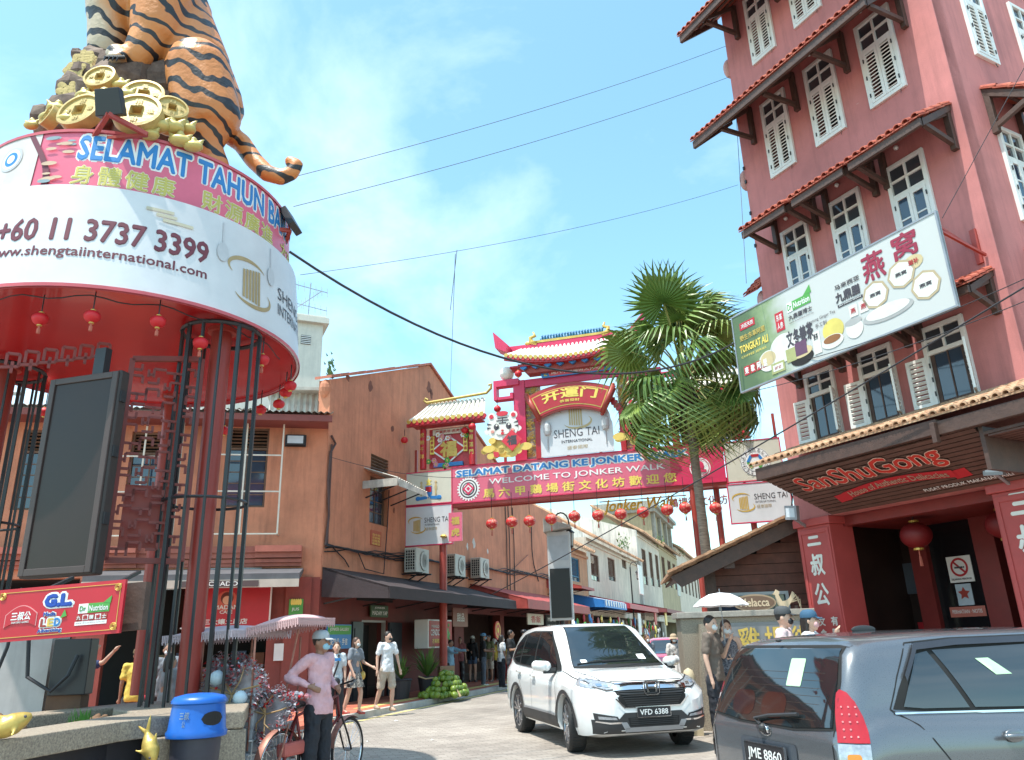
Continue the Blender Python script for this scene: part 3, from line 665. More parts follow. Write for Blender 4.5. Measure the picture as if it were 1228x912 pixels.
row_house(21.6, 26.4, 6.0, mat('peach_plaster', (.50, .24, .13), .85, var=.15, streak=.5), 'narrow peach shophouse with a blue shutter next to the orange gable', [(22.4, 24.6, 4.3, 5.5)], frm=mat('blue_shutter', (.05, .16, .25), .6))
row_house(26.5, 43.6, 6.9, M_wold, 'weathered white shophouse with brown shuttered windows in the side street', [(27.4, 29.6, 4.6, 6.1), (32.3, 34.6, 4.9, 6.3), (37.2, 38.9, 6.0, 6.8)])
m = MB(); m.prism([(-.2, 7.0), (9, 10.5), (9, 2), (-.2, 2)], 44.0, 44.4, f=lambda v: Vector((v.y, v.x, v.z))); m.prism([(-.1, 9.3), (3, 10.3), (9, 12.3), (9, 7), (-.1, 7.)], 43.6, 43.98, f=lambda v: Vector((v.y, v.x, v.z)))
t = fthing('party_wall', 'mottled white party wall rising above the white shophouse roof', 'wall', FW); obj('wall_face', m, mat('mottled_white', (.66, .62, .55), .9, var=.25, vs=.7, streak=.95), t)
row_house(44.5, 56.5, 9.3, M_wold, 'ornate grey white shophouse with tall narrow shutters', [(46.2, 48.4, 5.4, 8.2), (50, 52, 5.5, 8.3), (53.6, 55.6, 5.6, 8.4)])
row_house(56.6, 70, 9.6, M_och, 'ochre ornate shophouse front at the far bend of the side street', [(57.8, 60, 6, 8.6), (62, 64.5, 6, 8.6), (66, 68.5, 6, 8.6)])
row_house(70.2, 96, 10.6, M_wold, 'last pale shophouse row closing the side street', [(72+i*4, 74+i*4, 6, 8.8) for i in range(6)])
def pediment():
 t = fthing('ochre_tower', 'ochre pediment block with grey cornices above the far shophouses', 'building', FW); m = MB()
 m.bx(56.8, 69.8, .5, 6, 9.4, 12.6); obj('wall', m, M_och, t); m = MB()
 for i, (a, z) in enumerate([(.25, 9.8), (.5, 12.6), (.8, 12.95), (.45, 13.3)]): m.bx(56.6-a*.5, 70+a*.5, .5-a, 6, z, z+.34)
 for x in (57, 61, 65.3, 69): m.bx(x, x+.7, .2, .5, 9.6, 12.6)
 obj('cornice', m, mat('grey_stone', (.34, .31, .26), .8, var=.25, streak=.7), t)
pediment()
for x, z, n in ((37.5, 7.6, 22), (56, 9.6, 26), (74, 10.6, 20)):
 t = fthing('wall_plant', 'small green plant sprouting from the old plaster %s' % {37.5: 'of the white shophouse', 56: 'beside the ornate front', 74: 'on the last roof'}[x], 'plant', FW); m = MB()
 for i in range(n*3):
  p = Vector((x+random.gauss(0, .5), random.uniform(-.5, .2), z+random.gauss(0, .3))); q = [p+Vector((random.uniform(-.2, .2), random.uniform(-.1, .1), random.uniform(-.2, .2))) for _ in range(3)]; m.add(q, [(0, 1, 2)])
 obj('foliage', m, mat('leaf_mid', (.09, .17, .03), .6, var=.3), t)
m = MB()
t = fthing('roof_plant', 'tiny weed growing on the left end of the orange gable', 'plant', FW)
for i in range(60):
 p = Vector((-.5+random.gauss(0, .1), .1, 7.8+abs(random.gauss(0, .22)))); m.add([p, p+Vector((.07, 0, .05)), p+Vector((-.02, .02, .1))], [(0, 1, 2)])
m.tube([(-.5, .1, 7.7), (-.48, .1, 8.1)], .01, 4)
obj('foliage', m, mat('leaf_mid', 0), t)
# awnings of the far stalls
def stripe_awn():
 t = awning(FW, 19.8, 25.4, 3.62, 3.15, 2.2, mat('blue_awning', (.03, .20, .55), .5), 'blue and white striped awning with scalloped valance', .32)
 m = MB()
 for i in range(9): m.prism([(-.05, 3.6), (-2.2, 3.16), (-2.2, 3.19), (-.05, 3.63)], 20+i*.6, 20.25+i*.6, f=lambda v: Vector((v.y, v.x, v.z))); m.bx(20+i*.6, 20.25+i*.6, -2.24, -2.225, 2.9, 3.14)
 obj('stripe', m, M_white, t)
stripe_awn()
awning(FW, 18, 20.6, 4.1, 3.72, 1.6, M_awnr, 'dull red awning of the peach shophouse', .12)
awning(FW, 26.5, 37, 3.75, 3.2, 2.2, mat('crimson_awning', (.42, .04, .06), .5, var=.2), 'crimson awning in front of the white shophouse', .25)
awning(FW, 40, 52, 3.8, 3.3, 2.4, mat('plum_awning', (.22, .06, .06), .6, var=.2), 'plum coloured awning far down the side street', .25)
for i, (x, z, s, col) in enumerate([(29.5, 1.6, .9, 'white'), (31, 3.9, 1.3, 'white'), (36, 2.2, .8, 'red'), (41, 2.2, .9, 'gold'), (46, 4.4, 1.7, 'grey')]):
 hung(FW, x, x+s, z, z+s*1.3, -2.1 if i != 4 else -2.6, {'white': M_white, 'red': M_red, 'gold': M_gold, 'grey': M_grey}[col], ['white hanging banner under the far awnings', 'pale square shop board above the crimson awning', 'red hanging board under the crimson awning', 'gold board by the far stalls', 'blue grey box sign on the far lamp side'][i], [], .06)
for i in range(12):
 x = 19+i*2.0; t = fthing('hanging_goods', ['bundle of red trinkets', 'row of straw hats', 'cluster of coloured bags', 'rack of patterned shirts'][i % 4]+' hanging at far stall, %s' % ['nearest the lightbox', 'under the blue awning', 'left of the blue valance', 'right of the blue valance', 'under the crimson awning edge', 'beside the red board', 'before the white wall', 'past the crimson awning', 'near the gold board', 'by the plum awning', 'under the plum awning', 'farthest down the street'][i], 'goods', FW, 'goods hung at the far stalls'); m = MB()
 for k in range(14): m.k = k % 3; m.ball((x+random.uniform(-.8, .8), -1.4+random.uniform(-.4, .4), 1.2+random.uniform(-.3, 1.2)), (random.uniform(.08, .2), .06, random.uniform(.1, .3)), 8, 5)
 obj('goods', m, [[M_red, M_cream, M_gold][i % 3], [M_blue, M_redmet, M_white][i % 3], [M_green, M_yellow, M_shut][i % 3]], t)
# kerbside lamp post, lightbox
def lamp_post(p, lab, hh=5.6, s=1.0):
 t = thing('street_lamp', lab, 'lamp post', p, 0, 'lantern lamp posts in the side street'); m = MB()
 m.tube([(0, 0, 0), (0, 0, .5), (0, 0, .52), (0, 0, hh*.9)], [.09, .09, .055, .045], 10)
 m.tube([(0, 0, hh*.9)]+[(.25-.25*math.cos(a*PI/8), 0, hh*.9+.35*math.sin(a*PI/8)) for a in range(1, 9)]+[(.5, 0, hh*.85)], .025, 8); obj('pole', m, M_black, t)
 m = MB(); m.lathe([(.04, .1), (.16, 0), (.17, -.03), (.04, .02)], 8, c=(.5, 0, hh*.85)); m.lathe([(.1, -.48), (.12, -.44), (.03, -.54)], 8, c=(.5, 0, hh*.85));
 for k in range(6): m.bar((.5+.13*math.cos(k*PI/3), .13*math.sin(k*PI/3), hh*.85), (.5+.1*math.cos(k*PI/3), .1*math.sin(k*PI/3), hh*.85-.45), .015)
 h = obj('lamp_head', m, M_black, t); m = MB(); m.lathe([(.12, -.03), (.09, -.44)], 8, c=(.5, 0, hh*.85)); obj('lamp_glass', m, mat('frosted_glass', (.5, .5, .46), .3), h)
 return t
lamp_post((AY(670, 760, 25).x, 25, 0), 'black lantern lamp post with curved arm beside the tall lightbox')
q = FK.w(38, KY+.4); lamp_post((q.x, q.y, .12), 'farther black lamp post by the blue grey box sign', 6.6)
def lightbox():
 p = AY(672, 700, 24.7); t = thing('lightbox', 'tall pale lightbox pillar with a black screen on its lower half', 'advertising display', (p.x, 24.7, 0), R(-8)); t.scale = (.86, 1, 1)
 m = MB(); m.bx(-.42, .42, -.02, .3, 2.05, 4.75); obj('casing', m, mat('box_white', (.50, .50, .50), .5, var=.1), t, bev=.02)
 m = MB(); m.bx(-.36, .36, -.03, -.021, 3.85, 4.62); obj('panel', m, mat('panel_grey', (.40, .42, .45), .4), t)
 m = MB(); m.bx(-.36, .36, -.06, -.021, 2.12, 3.6); obj('screen', m, mat('screen_black', (.015, .014, .013), .5), t)
 m = MB(); m.prism([(-.5, 4.72), (.5, 4.85), (.5, 4.9), (-.5, 5.15)], -.3, .4); obj('roof', m, M_corr, t)
 m = MB(); m.tube([(0, .15, 0), (0, .15, 2.05)], .07, 10); obj('pole', m, M_black, t)
lightbox()
# ================================================================ the gateway arch over the side street
FB = Frame((-1.742, 24.2), 106)
M_hot = mat('magenta_red_board', (.60, .03, .10), .45, var=.08)
M_scroll = mat('carved_red', (.42, .02, .03), .4, var=.15)
def logo(par, cx, cz, r, y, f=None, mt=None, nm='tower_logo'):
 """two swooshes round five rising bars"""
 mt = mt or mat('logo_bronze', (.45, .32, .16), .4, .3); m = MB()
 for sgn in (1, -1):
  a0, a1 = (R(25), R(215)) if sgn == 1 else (R(200), R(395)); pts = []
  n = 20; ou = []; inn = []
  for i in range(n+1):
   a = a0+(a1-a0)*i/n; th = .07*r*math.sin(PI*i/n)+.008*r
   ox, oz = (-.12*r, .42*r) if sgn == 1 else (.12*r, -.42*r)
   ou.append((cx+ox+(r*.85+th)*math.cos(a), cz+oz+(r*.42+th)*math.sin(a))); inn.append((cx+ox+(r*.85-th)*math.cos(a), cz+oz+(r*.42-th)*math.sin(a)))
  for i in range(n): m.add([(ou[i][0], y, ou[i][1]), (ou[i+1][0], y, ou[i+1][1]), (inn[i+1][0], y, inn[i+1][1]), (inn[i][0], y, inn[i][1])], [(0, 1, 2, 3)])
 for i in range(6):
  x = cx-.38*r+i*.14*r; m.add([(x, y-.002, cz-.62*r-.02*i*r), (x+.1*r, y-.002, cz-.62*r-.02*i*r), (x+.1*r, y-.002, cz+.45*r+.03*i*r), (x, y-.002, cz+.45*r+.03*i*r)], [(0, 1, 2, 3)])
 if f: m.v = [tuple(f(v)) for v in m.v]
 return obj(nm, m, mt, par)
def seal(par, cx, cz, r, y, cols):
 """ring emblem: discs of falling size"""
 for i, (k, c) in enumerate(cols):
  m = MB(); m.lathe([(r*k, y-.004*i), (.001, y-.004*i)], 28, ax='y', c=(cx, 0, cz), cap=False); obj('emblem_disc', m, c, par)
def lantern(name_lab, p, r, group, tassel=True, mt=None, sq=.82, cord=.15):
 t = thing('lantern', name_lab, 'lantern', p, 0, group); m = MB()
 prof = [(.25*r, sq*r)]+[(r*math.sin(PI*(.12+.76*i/8)), sq*r*math.cos(PI*(.12+.76*i/8))) for i in range(9)]+[(.25*r, -sq*r)]
 m = MB(); n = 16; rings = [[Vector((q*(1-.06*(j % 2))*math.cos(2*PI*j/n), q*(1-.06*(j % 2))*math.sin(2*PI*j/n), z)) for j in range(n)] for q, z in prof]; m.ring(rings); obj('body', m, mt or M_redlan, t, smooth=True)
 m = MB(); m.lathe([(.3*r, sq*r), (.3*r, sq*r+.12*r)], 10); m.lathe([(.3*r, -sq*r-.12*r), (.3*r, -sq*r)], 10); obj('rim', m, M_gold, t)
 m = MB(); m.tube([(0, 0, sq*r+.1*r), (0, 0, sq*r+cord)], .008, 4)
 obj('cord', m, M_black, t)
 if tassel:
  m = MB(); m.tube([(0, 0, -sq*r-.1*r), (0, 0, -sq*r-.5*r)], .012, 4); m.lathe([(.02, -sq*r-.5*r), (.06*r+.015, -sq*r-1.1*r)], 6); obj('tassel', m, mat('tassel', (.45, .12, .08), .7), t)
 return t
def arch():
 t = fthing('gateway_arch', 'red and pink festive gateway arch with welcome banner spanning the side street', 'arch', FB)
 # posts and beams
 for x, y, tp, r in ((-.66, .15, 4.5, .12), (7.15, .1, 5.6, .085), (7.82, .5, 5.6, .09), (8.75, .2, 4.5, .09)):
  m = MB(); m.tube([(x, y, 0), (x, y, tp)], r, 14); m.tube([(x, y, 0), (x, y, .06)], r*1.9, 14); obj('post', m, M_redmet, t, smooth=True, auto=40)
 m = MB()
 for z in (5.68, 6.6): m.bx(-1.8, 9.7, .12, .24, z, z+.12)
 for i in range(12): m.bx(-1.7+i*1.03, -1.62+i*1.03, .24, .34, 4.6 if i in (0, 1, 10, 11) else 5.6, 7.6)
 m.bx(-.3, 8.2, .0, .3, 5.56, 5.66); m.bx(-.3, 8.2, .5, .6, 5.56, 5.66); obj('beam', m, M_redmet, t)
 m = MB(); m.bx(-.3, 8.15, -.012, .1, 5.68, 6.84); bn = obj('banner', m, M_pink, t)
 m = MB(); m.bx(-.3, 8.15, -.03, -.013, 5.66, 5.70); m.bx(-.3, 8.15, -.03, -.013, 6.82, 6.86); obj('banner_edge', m, M_hot, bn)
 m = MB(); m.bx(6.6, 8.15, -.018, -.013, 5.705, 6.815); obj('red_end', m, M_hot, bn)
 text('SELAMAT DATANG KE JONKER WALK', -.14, 7.15, 6.44, 6.72, -.024, M_blue, bn, .05, M_wprint, .045)
 text('WELCOME TO JONKER WALK', .95, 6.45, 6.13, 6.36, -.024, M_wprint, bn, .015)
 text('馬六甲鷄場街文化坊歡迎您', .75, 6.75, 5.76, 6.06, -.024, M_yellow, bn, .03, space=1.6)
 seal(bn, .27, 6.1, .34, -.02, [(1, M_wprint), (.86, M_dprint), (.74, M_wprint), (.62, M_dprint), (.5, M_wprint)])
 m = MB()
 for s_, k in ((.2, 0), (.12, 1), (.07, 0)): m.k = k; m.add([(.27-s_, -.045-.003*k-(.006 if s_ < .1 else 0), 6.1), (.27, -.045-.003*k-(.006 if s_ < .1 else 0), 6.1-s_), (.27+s_, -.045-.003*k-(.006 if s_ < .1 else 0), 6.1), (.27, -.045-.003*k-(.006 if s_ < .1 else 0), 6.1+s_)], [(0, 1, 2, 3)])
 obj('diamond_mark', m, [M_hot, M_wprint], bn)
 m = MB()
 for k in range(24): a = k*PI/12; m.bx(-.02, .02, -.021, -.018, .33, .385, M=Matrix.Translation((.27, 0, 6.1)) @ Matrix.Rotation(a, 4, 'Y'))
 obj('emblem_teeth', m, M_wprint, bn)
 seal(bn, 7.45, 6.12, .3, -.02, [(1, M_wprint), (.9, M_hot), (.82, M_wprint)]); m = MB(); m.ball((7.45, -.04, 6.17), (.12, .01, .15), 10, 6); m.bx(7.28, 7.62, -.05, -.04, 5.98, 6.06); obj('emblem_mark', m, M_hot, bn)
 text('JONKER WALK', 7.2, 7.7, 5.86, 5.94, -.05, M_hot, bn, .02)
 # side panels
 for (a, b, c, d, mt, nm) in ((-1.87, -.31, 5.74, 6.76, mat('cream_vinyl', (.60, .58, .48), .4, var=.06), 'crest_panel'), (-1.87, -.31, 4.45, 5.66, M_vinyl, 'sponsor_panel'), (8.2, 9.72, 5.63, 6.78, mat('cream_vinyl', 0), 'crest_panel'), (8.16, 9.82, 4.46, 5.54, M_vinyl, 'sponsor_panel')):
  m = MB(); m.bx(a, b, -.02, .1, c, d); p = obj(nm, m, mt, t); m = MB()
  for (q, r_, s_, u_) in ((a-.03, b+.03, c-.03, c), (a-.03, b+.03, d, d+.03), (a-.03, a, c, d), (b, b+.03, c, d)): m.bx(q, r_, -.03, .11, s_, u_)
  obj('panel_edge', m, M_hot, p); cx = (a+b)/2; cz = (c+d)/2
  if nm == 'sponsor_panel':
   logo(p, a+.38, cz+.02, .30, -.026, mt=mat('logo_gold', (.60, .38, .08), .4, .2)); text('SHENG TAI', cx-.14, b-.08, cz+.08, cz+.24, -.026, M_dprint, p, .012); text('INTERNATIONAL', cx-.12, b-.4, cz-.02, cz+.04, -.026, M_dprint, p, .01); text('盛泰國際', cx-.1, cx+.3, cz-.17, cz-.07, -.026, mat('logo_bronze', 0), p, .01)
  elif a < 0:
   m = MB(); m.prism([(cx-.12, cz+.05), (cx+.12, cz+.05), (cx+.12, cz-.2), (cx, cz-.34), (cx-.12, cz-.2)], -.03, -.024); obj('crest_shield', m, M_blue, p)
   m = MB(); m.bx(cx-.1, cx+.1, -.036, -.031, cz-.14, cz-.05); m.bx(cx-.1, cx+.1, -.036, -.031, cz-.05, cz+.03); obj('shield_band', m, M_red, p)
   m = MB(); pts = [(cx+(.11 if k % 2 == 0 else .05)*math.sin(k*PI/5), cz+.2+(.11 if k % 2 == 0 else .05)*math.cos(k*PI/5)) for k in range(10)]; m.prism(pts, -.03, -.024); m.prism([(cx-.1, cz+.13), (cx+.1, cz+.13), (cx+.06, cz+.08), (cx-.06, cz+.08)], -.03, -.024); obj('star', m, M_yellow, p)
   for sg in (-1, 1):
    m = MB(); m.ball((cx+sg*.25, -.03, cz), (.05, .008, .14), 8, 6); m.ball((cx+sg*.25, -.03, cz+.17), (.045, .008, .05), 8, 6); m.bx(cx+sg*.25-.03, cx+sg*.25+.03, -.035, -.028, cz-.25, cz-.1); obj('supporter_animal', m, mat('deer_tan', (.5, .38, .2), .6), p)
    m = MB(); m.prism([(cx+sg*.05, cz-.26), (cx+sg*.4, cz-.3), (cx+sg*.42, cz-.4), (cx+sg*.05, cz-.36)], -.03, -.024); m.ball((cx+sg*.36, -.03, cz-.33), (.09, .008, .07), 8, 6); obj('ribbon', m, M_blue, p)
  else:
   seal(p, cx+.05, cz-.05, .42, -.024, [(1, M_wprint), (.97, M_dprint), (.94, M_wprint), (.68, M_dprint), (.66, M_wprint)])
   m = MB(); m.k = 0; c_ = (cx+.05, cz-.05)
   for k, (a_, kk) in enumerate([(90, 0), (30, 1), (150, 1), (210, 2), (330, 2)]):
    M_ = Matrix.Translation((c_[0], -.046, c_[1])) @ Matrix.Rotation(R(90-a_), 4, 'Y'); m.bx(-.11, .11, -.002, .002, .14, .22, kk, M_)
   obj('emblem_hexagon', m, [M_red, M_blue, M_green], p)
   for k in range(16):
    a_ = k*2*PI/16; q = MB(); q.merge(textmb('MELAKABERSEJARAH'[k], .02)); fit(q, -.03, .03, -.04, .04); M_ = Matrix.Translation((c_[0]+.34*math.sin(a_), -.05, c_[1]+.34*math.cos(a_))) @ Matrix.Rotation(a_, 4, 'Y'); q.v = [tuple(M_ @ Vector(v)) for v in q.v]; obj('ring_letter', q, M_dprint, p)
 m = MB(); m.bx(-.28, .16, -.35, -.3, 4.45, 5.33); p = obj('red_side_box', m, M_pink, t); text('福', -.2, .08, 4.95, 5.2, -.36, M_gold, p, .05); text('虎', -.2, .08, 4.6, 4.85, -.36, M_gold, p, .05)
 m = MB(); m.lathe([(.08, 0), (.12, .04), (.05, .1)], 8, c=(-.55, -.1, 4.62)); obj('gold_ingot', m, M_gold, t)
 # ---- side pavilions (three roofs in all): roof with rolled tiles and gold drip edge
 def tiled_roof(x0, x1, ze, zr, over, rx0, rx1, bd=1.3, n=None, mt=None, curl=.0):
  mid = (x0+x1)/2; n = n or int((x1-x0)/.17); mt = mt or mat('white_roof_tile', (.70, .67, .60), .55, var=.08)
  for i in range(n):
   u = (i+.5)/n; xa = x0+(x1-x0)*u; xb = rx0+(rx1-rx0)*u; cz = curl*(2*u-1)**2
   m = MB(); w_ = (x1-x0)/n*.5; pts = [(xa+(xb-xa)*k/3, -over+(over+bd*.4)*k/3, ze+cz+(zr-ze-cz)*(k/3)**1.15) for k in range(4)]
   for (dx, rr) in ((0, w_*.55),): m.tube(pts, rr, 6)
   m.ring([[(p[0]-w_, p[1], p[2]-.03), (p[0]+w_, p[1], p[2]-.03), (p[0]+w_, p[1], p[2]-.07), (p[0]-w_, p[1], p[2]-.07)] for p in pts]); obj('roof_tile', m, mt, t)
   m = MB(); m.lathe([(w_*.8, -over-.03), (w_*.8, -over-.005)], 10, ax='y', c=(xa, 0, ze+cz-.02)); obj('drip_tile', m, M_gold, t)
   m = MB(); m.lathe([(w_*.8, -over-.02), (w_*.8, -over+.01)], 10, ax='y', c=(xa+w_, 0, ze+cz-.09)); obj('drip_tile', m, M_red, t)
  m = MB(); pts = [(x0+(x1-x0)*k/10, -over+.06, ze-.14+curl*(2*k/10-1)**2) for k in range(11)]
  for a, b in zip(pts, pts[1:]): m.bar(a, b, .1, .10)
  m.bx(x0+.15, x1-.15, -over+.1, .1, ze-.17, ze-.12); obj('eave_board', m, M_scroll, t)
 def pavilion(x0, x1, cx):
  tiled_roof(x0, x1, 8.42, 9.1, .42, x0+.6, x1-.17, .3, 14)
  m = MB(); m.tube([(x0+.55, 0, 9.12), (x1-.05, 0, 9.22), (x1+.1, 0, 9.36), (x1+.12, 0, 9.5), (x1+.02, 0, 9.48)], [.05, .05, .05, .045, .04], 8); m.tube([(x0+.55, 0, 9.12), (x0+.45, 0, 9.2), (x0+.5, 0, 9.28), (x0+.58, 0, 9.22)], .04, 8); obj('ridge_scroll', m, mat('olive_gold', (.45, .33, .08), .5, .2), t)
  m = MB(); m.bx(x0+.6, x1-.5, .1, .2, 6.9, 8.2); bb = obj('back_panel', m, mat('pavilion_red', (.50, .05, .06), .5, var=.3, vs=6), t)
  for a in (x0+.45, x1-.55):
   m = MB(); m.tube([(a, -.05, 6.86), (a, -.05, 8.2)], .11, 12); c = obj('column', m, M_red, t, smooth=True, auto=40);
   for k, ch in enumerate('虎納千祥' if a < cx else '福照滿門'): text(ch, a-.07, a+.07, 7.9-k*.24, 8.06-k*.24, -.165, M_gold, c, .02)
  c4 = (cx, 7.47)
  m = MB(); s_ = .62; m.add([(cx-s_, .05, c4[1]), (cx, .05, c4[1]-s_*.75), (cx+s_, .05, c4[1]), (cx, .05, c4[1]+s_*.75)], [(0, 1, 2, 3)]); m.add([(cx-s_*.86, .04, c4[1]), (cx, .04, c4[1]-s_*.64), (cx+s_*.86, .04, c4[1]), (cx, .04, c4[1]+s_*.64)], [(0, 1, 2, 3)], 1); obj('diamond', m, [M_wprint, mat('diamond_red', (.55, .02, .02), .5)], bb)
  text('福', cx-.3, cx+.3, 7.2, 7.75, .02, M_gold, bb, .05)
  m = MB(); m.bx(cx-.55, cx+.75, .02, .09, 7.98, 8.16); obj('title_strip', m, M_cream, bb); text('恭賀新年·虎虎生威', cx-.45, cx+.65, 8.02, 8.12, .01, M_red, bb, .02)
  m = MB(); m.bx(cx-.5, cx+.5, -.02, .08, 6.9, 7.02); obj('blue_strip', m, M_blue, bb)
  for sg in (-1, 1):
   m = MB(); m.bx(cx+sg*.58-.07, cx+sg*.58+.07, .03, .09, 7.35, 7.95); c = obj('couplet', m, M_yellow, bb)
   for k in range(4): text('迎春接福'[k], cx+sg*.58-.05, cx+sg*.58+.05, 7.82-k*.14, 7.92-k*.14, .02, M_red, c, .02)
  for k in range(16):
   m = MB(); q = (cx+random.uniform(-.72, .72), -.02, random.choice([random.uniform(6.92, 7.15), random.uniform(7.75, 8.0)])); m.k = 0
   for j in range(6): m.ball((q[0]+.06*math.cos(j*PI/3), q[1], q[2]+.06*math.sin(j*PI/3)), (.035, .015, .035), 6, 4)
   m.ball(q, (.025, .02, .025), 6, 4, 1); obj('flower', m, [[mat('petal_pink', (.62, .25, .28), .6), M_wprint, M_green][k % 3], M_yellow], bb)
 pavilion(-1.72, .98, -.42); pavilion(6.4, 9.4, 7.95)
 # ---- centre pailou
 m = MB()
 for a in (1.85, 5.55):
  m.bx(a, a+.38, -.04, .14, 6.85, 9.5)
 m.bx(1.2, 2.05, -.1, .2, 9.35, 9.56); m.bx(1.2, 1.3, -.1, .2, 8.9, 9.35); m.bx(1.3, 1.85, -.1, .2, 8.9, 8.99); m.bx(1.75, 1.85, -.1, .2, 8.99, 9.1)
 m.bx(2.24, 5.54, -.02, .12, 9.25, 9.5); m.bx(5.75, 6.6, -.02, .12, 9.2, 9.38); m.bx(5.94, 7.7, -.02, .12, 9.05, 9.2)
 obj('magenta_frame', m, M_hot, t)
 m = MB(); m.ball((1.63, .05, 9.8), .24, 16, 10); obj('globe_lamp', m, mat('globe_white', (.75, .72, .66), .3), t, smooth=True)
 for a, b in ((2.23, 2.72), (5.2, 5.54)):    # pierced gold lattice
  m = MB(); n = 0
  for k in range(120):
   q = (random.uniform(a, b), 0, random.uniform(7.0, 9.2)); m.lathe([(.05, -.01), (.06, 0), (.05, .01)], 6, ax='y', c=q, cap=False); m.tube([q, (q[0]+random.uniform(-.07, .07), 0, q[2]+random.uniform(-.07, .07))], .012, 4)
  for k in range(8): m.bx(a, b, .01, .03, 6.95+k*.3, 6.965+k*.3)
  obj('gold_lattice', m, M_gold, t, kind='stuff')
  m = MB(); m.bx(a, b, .12, .14, 6.9, 9.25); obj('lattice_back', m, mat('pale_back', (.5, .42, .4), .6), t)
 # stepped brackets around the arch panel
 m = MB();
 for a, sg in ((2.7, 1), (5.2, -1)):
  for k in range(6): q = a+sg*k*.07; m.bx(min(q, q-sg*.2), max(q, q-sg*.2), -.06, .1, 8.05-.0+k*.1, 8.16+k*.1)
  m.bx(min(a, a-sg*.16), max(a, a-sg*.16), -.06, .1, 6.85, 8.05)
 obj('stepped_bracket', m, M_scroll, t)
 m = MB(); n = 16; pts = [(2.72, 6.86), (2.72, 7.75)]+[(3.85-1.1*math.cos(PI*k/n), 7.9+.8*math.sin(PI*k/n)) for k in range(n+1)]+[(5.0, 7.75), (5.0, 6.86)]; m.prism(pts, -.12, -.07); p = obj('sponsor_panel', m, M_vinyl, t)
 logo(p, 3.85, 8.12, .52, -.125); text('SHENG TAI', 3.15, 4.58, 7.42, 7.68, -.126, M_dprint, p, .01); text('INTERNATIONAL', 3.38, 4.35, 7.24, 7.33, -.126, M_dprint, p, .02); text('盛泰國際', 3.55, 4.2, 7.02, 7.14, -.126, mat('logo_bronze', 0), p, .01)
 for x in (2.95, 4.78):
  m = MB(); m.lathe([(.09, -.2), (.12, -.1), (.12, .1), (.09, .2)], 10, c=(x, -.14, 7.75)); m.tube([(x, -.14, 7.5), (x, -.14, 7.1)], .02, 4); obj('printed_lantern', m, mat('pale_print', (.55, .55, .55), .5), p)
 # scroll board
 def arc(v, cx=3.75): a = (v[0]-cx)*.42; r_ = 2.4+(v[2]-8.35); return Vector((cx+r_*math.sin(a), v[1], 8.42-2.4+r_*math.cos(a)))
 def fan(x0, x1, z0, z1, inset):
  n = 14; top = [(x0+(x1-x0)*i/n, z1) for i in range(n+1)]; bot = [(x0+inset+(x1-x0-2*inset)*i/n, z0) for i in range(n, -1, -1)]; return top+bot
 for k, (a, b, c, d, i_, mt, y0) in enumerate([(2.58, 4.92, 8.2, 9.06, .0, M_redmet, -.3), (2.66, 4.84, 8.26, 9.0, .0, M_scroll, -.32), (2.74, 4.76, 8.33, 8.93, .0, M_gold, -.326), (2.77, 4.73, 8.36, 8.90, .0, M_scroll, -.332)]):
  m = MB(); m.prism([(arc((x, 0, z)).x, arc((x, 0, z)).z) for x, z in fan(a, b, c, d, i_)], y0, y0+.06 if k == 0 else y0+.02); obj('scroll_board', m, mt, t)
 text('开運门', 2.98, 4.52, 8.56, 8.9, -.34, M_yellow, t, .04, f=arc, name='scroll_lettering'); text('恭喜發財', 3.45, 4.05, 8.43, 8.52, -.342, M_yellow, t, .02, f=arc, name='scroll_lettering')
 for a, b in (((2.36, 8.86), (2.76, 8.02)), ((5.14, 8.86), (4.74, 8.02))):
  m = MB(); m.tube([(a[0], -.33, a[1]), (b[0], -.33, b[1])], .085, 12); m.ball((a[0], -.33, a[1]+.02), .06); m.ball((b[0], -.33, b[1]-.03), .06); obj('scroll_roll', m, M_redmet, t, smooth=True)
 m = MB(); m.prism([(2.85, 9.45), (5.05, 9.45), (5.2, 9.95), (2.7, 9.95)], -.12, -.05); p = obj('name_board', m, M_blue, t); m = MB(); m.prism([(3.1, 9.48), (4.85, 9.48), (4.95, 9.92), (3.0, 9.92)], -.13, -.121); obj('name_field', m, mat('name_pink', (.60, .08, .10), .5), p)
 text('JONKER WALK MELAKA', 3.1, 4.8, 9.74, 9.83, -.135, M_wprint, p, .02); text('馬六甲鷄場街文化坊', 3.15, 4.75, 9.53, 9.66, -.135, M_wprint, p, .02)
 m = MB();
 for sg, cx in ((1, 2.92), (-1, 5.0)):
  for k in range(5): m.prism([(cx+sg*.03*k, 9.5+.09*k), (cx+sg*.12, 9.5+.09*k), (cx+sg*.03*k, 9.57+.09*k)], -.14, -.121)
 obj('wave_trim', m, M_gold, p)
 # main roof
 tiled_roof(1.72, 5.95, 9.98, 10.62, .55, 2.15, 5.5, .2, 26, mat('bright_roof_tile', (.78, .76, .70), .5, var=.04), .28)
 m = MB(); pts = [(1.35, 11.05), (1.5, 10.78), (1.75, 10.62), (2.3, 10.58), (3.8, 10.62), (5.3, 10.6), (5.9, 10.68), (6.3, 11.05)]
 for (a, b), (c, d) in zip(pts, pts[1:]): m.prism([(a, b-.12), (c, d-.12), (c, d+.13), (a, b+.1)], -.02, .14)
 m.prism([(1.35, 11.12), (1.42, 10.55), (1.75, 10.38), (1.85, 10.6)], -.5, .1); m.prism([(6.3, 11.12), (6.22, 10.55), (5.92, 10.38), (5.82, 10.6)], -.5, .1); obj('ridge', m, M_hot, t)
 m = MB()
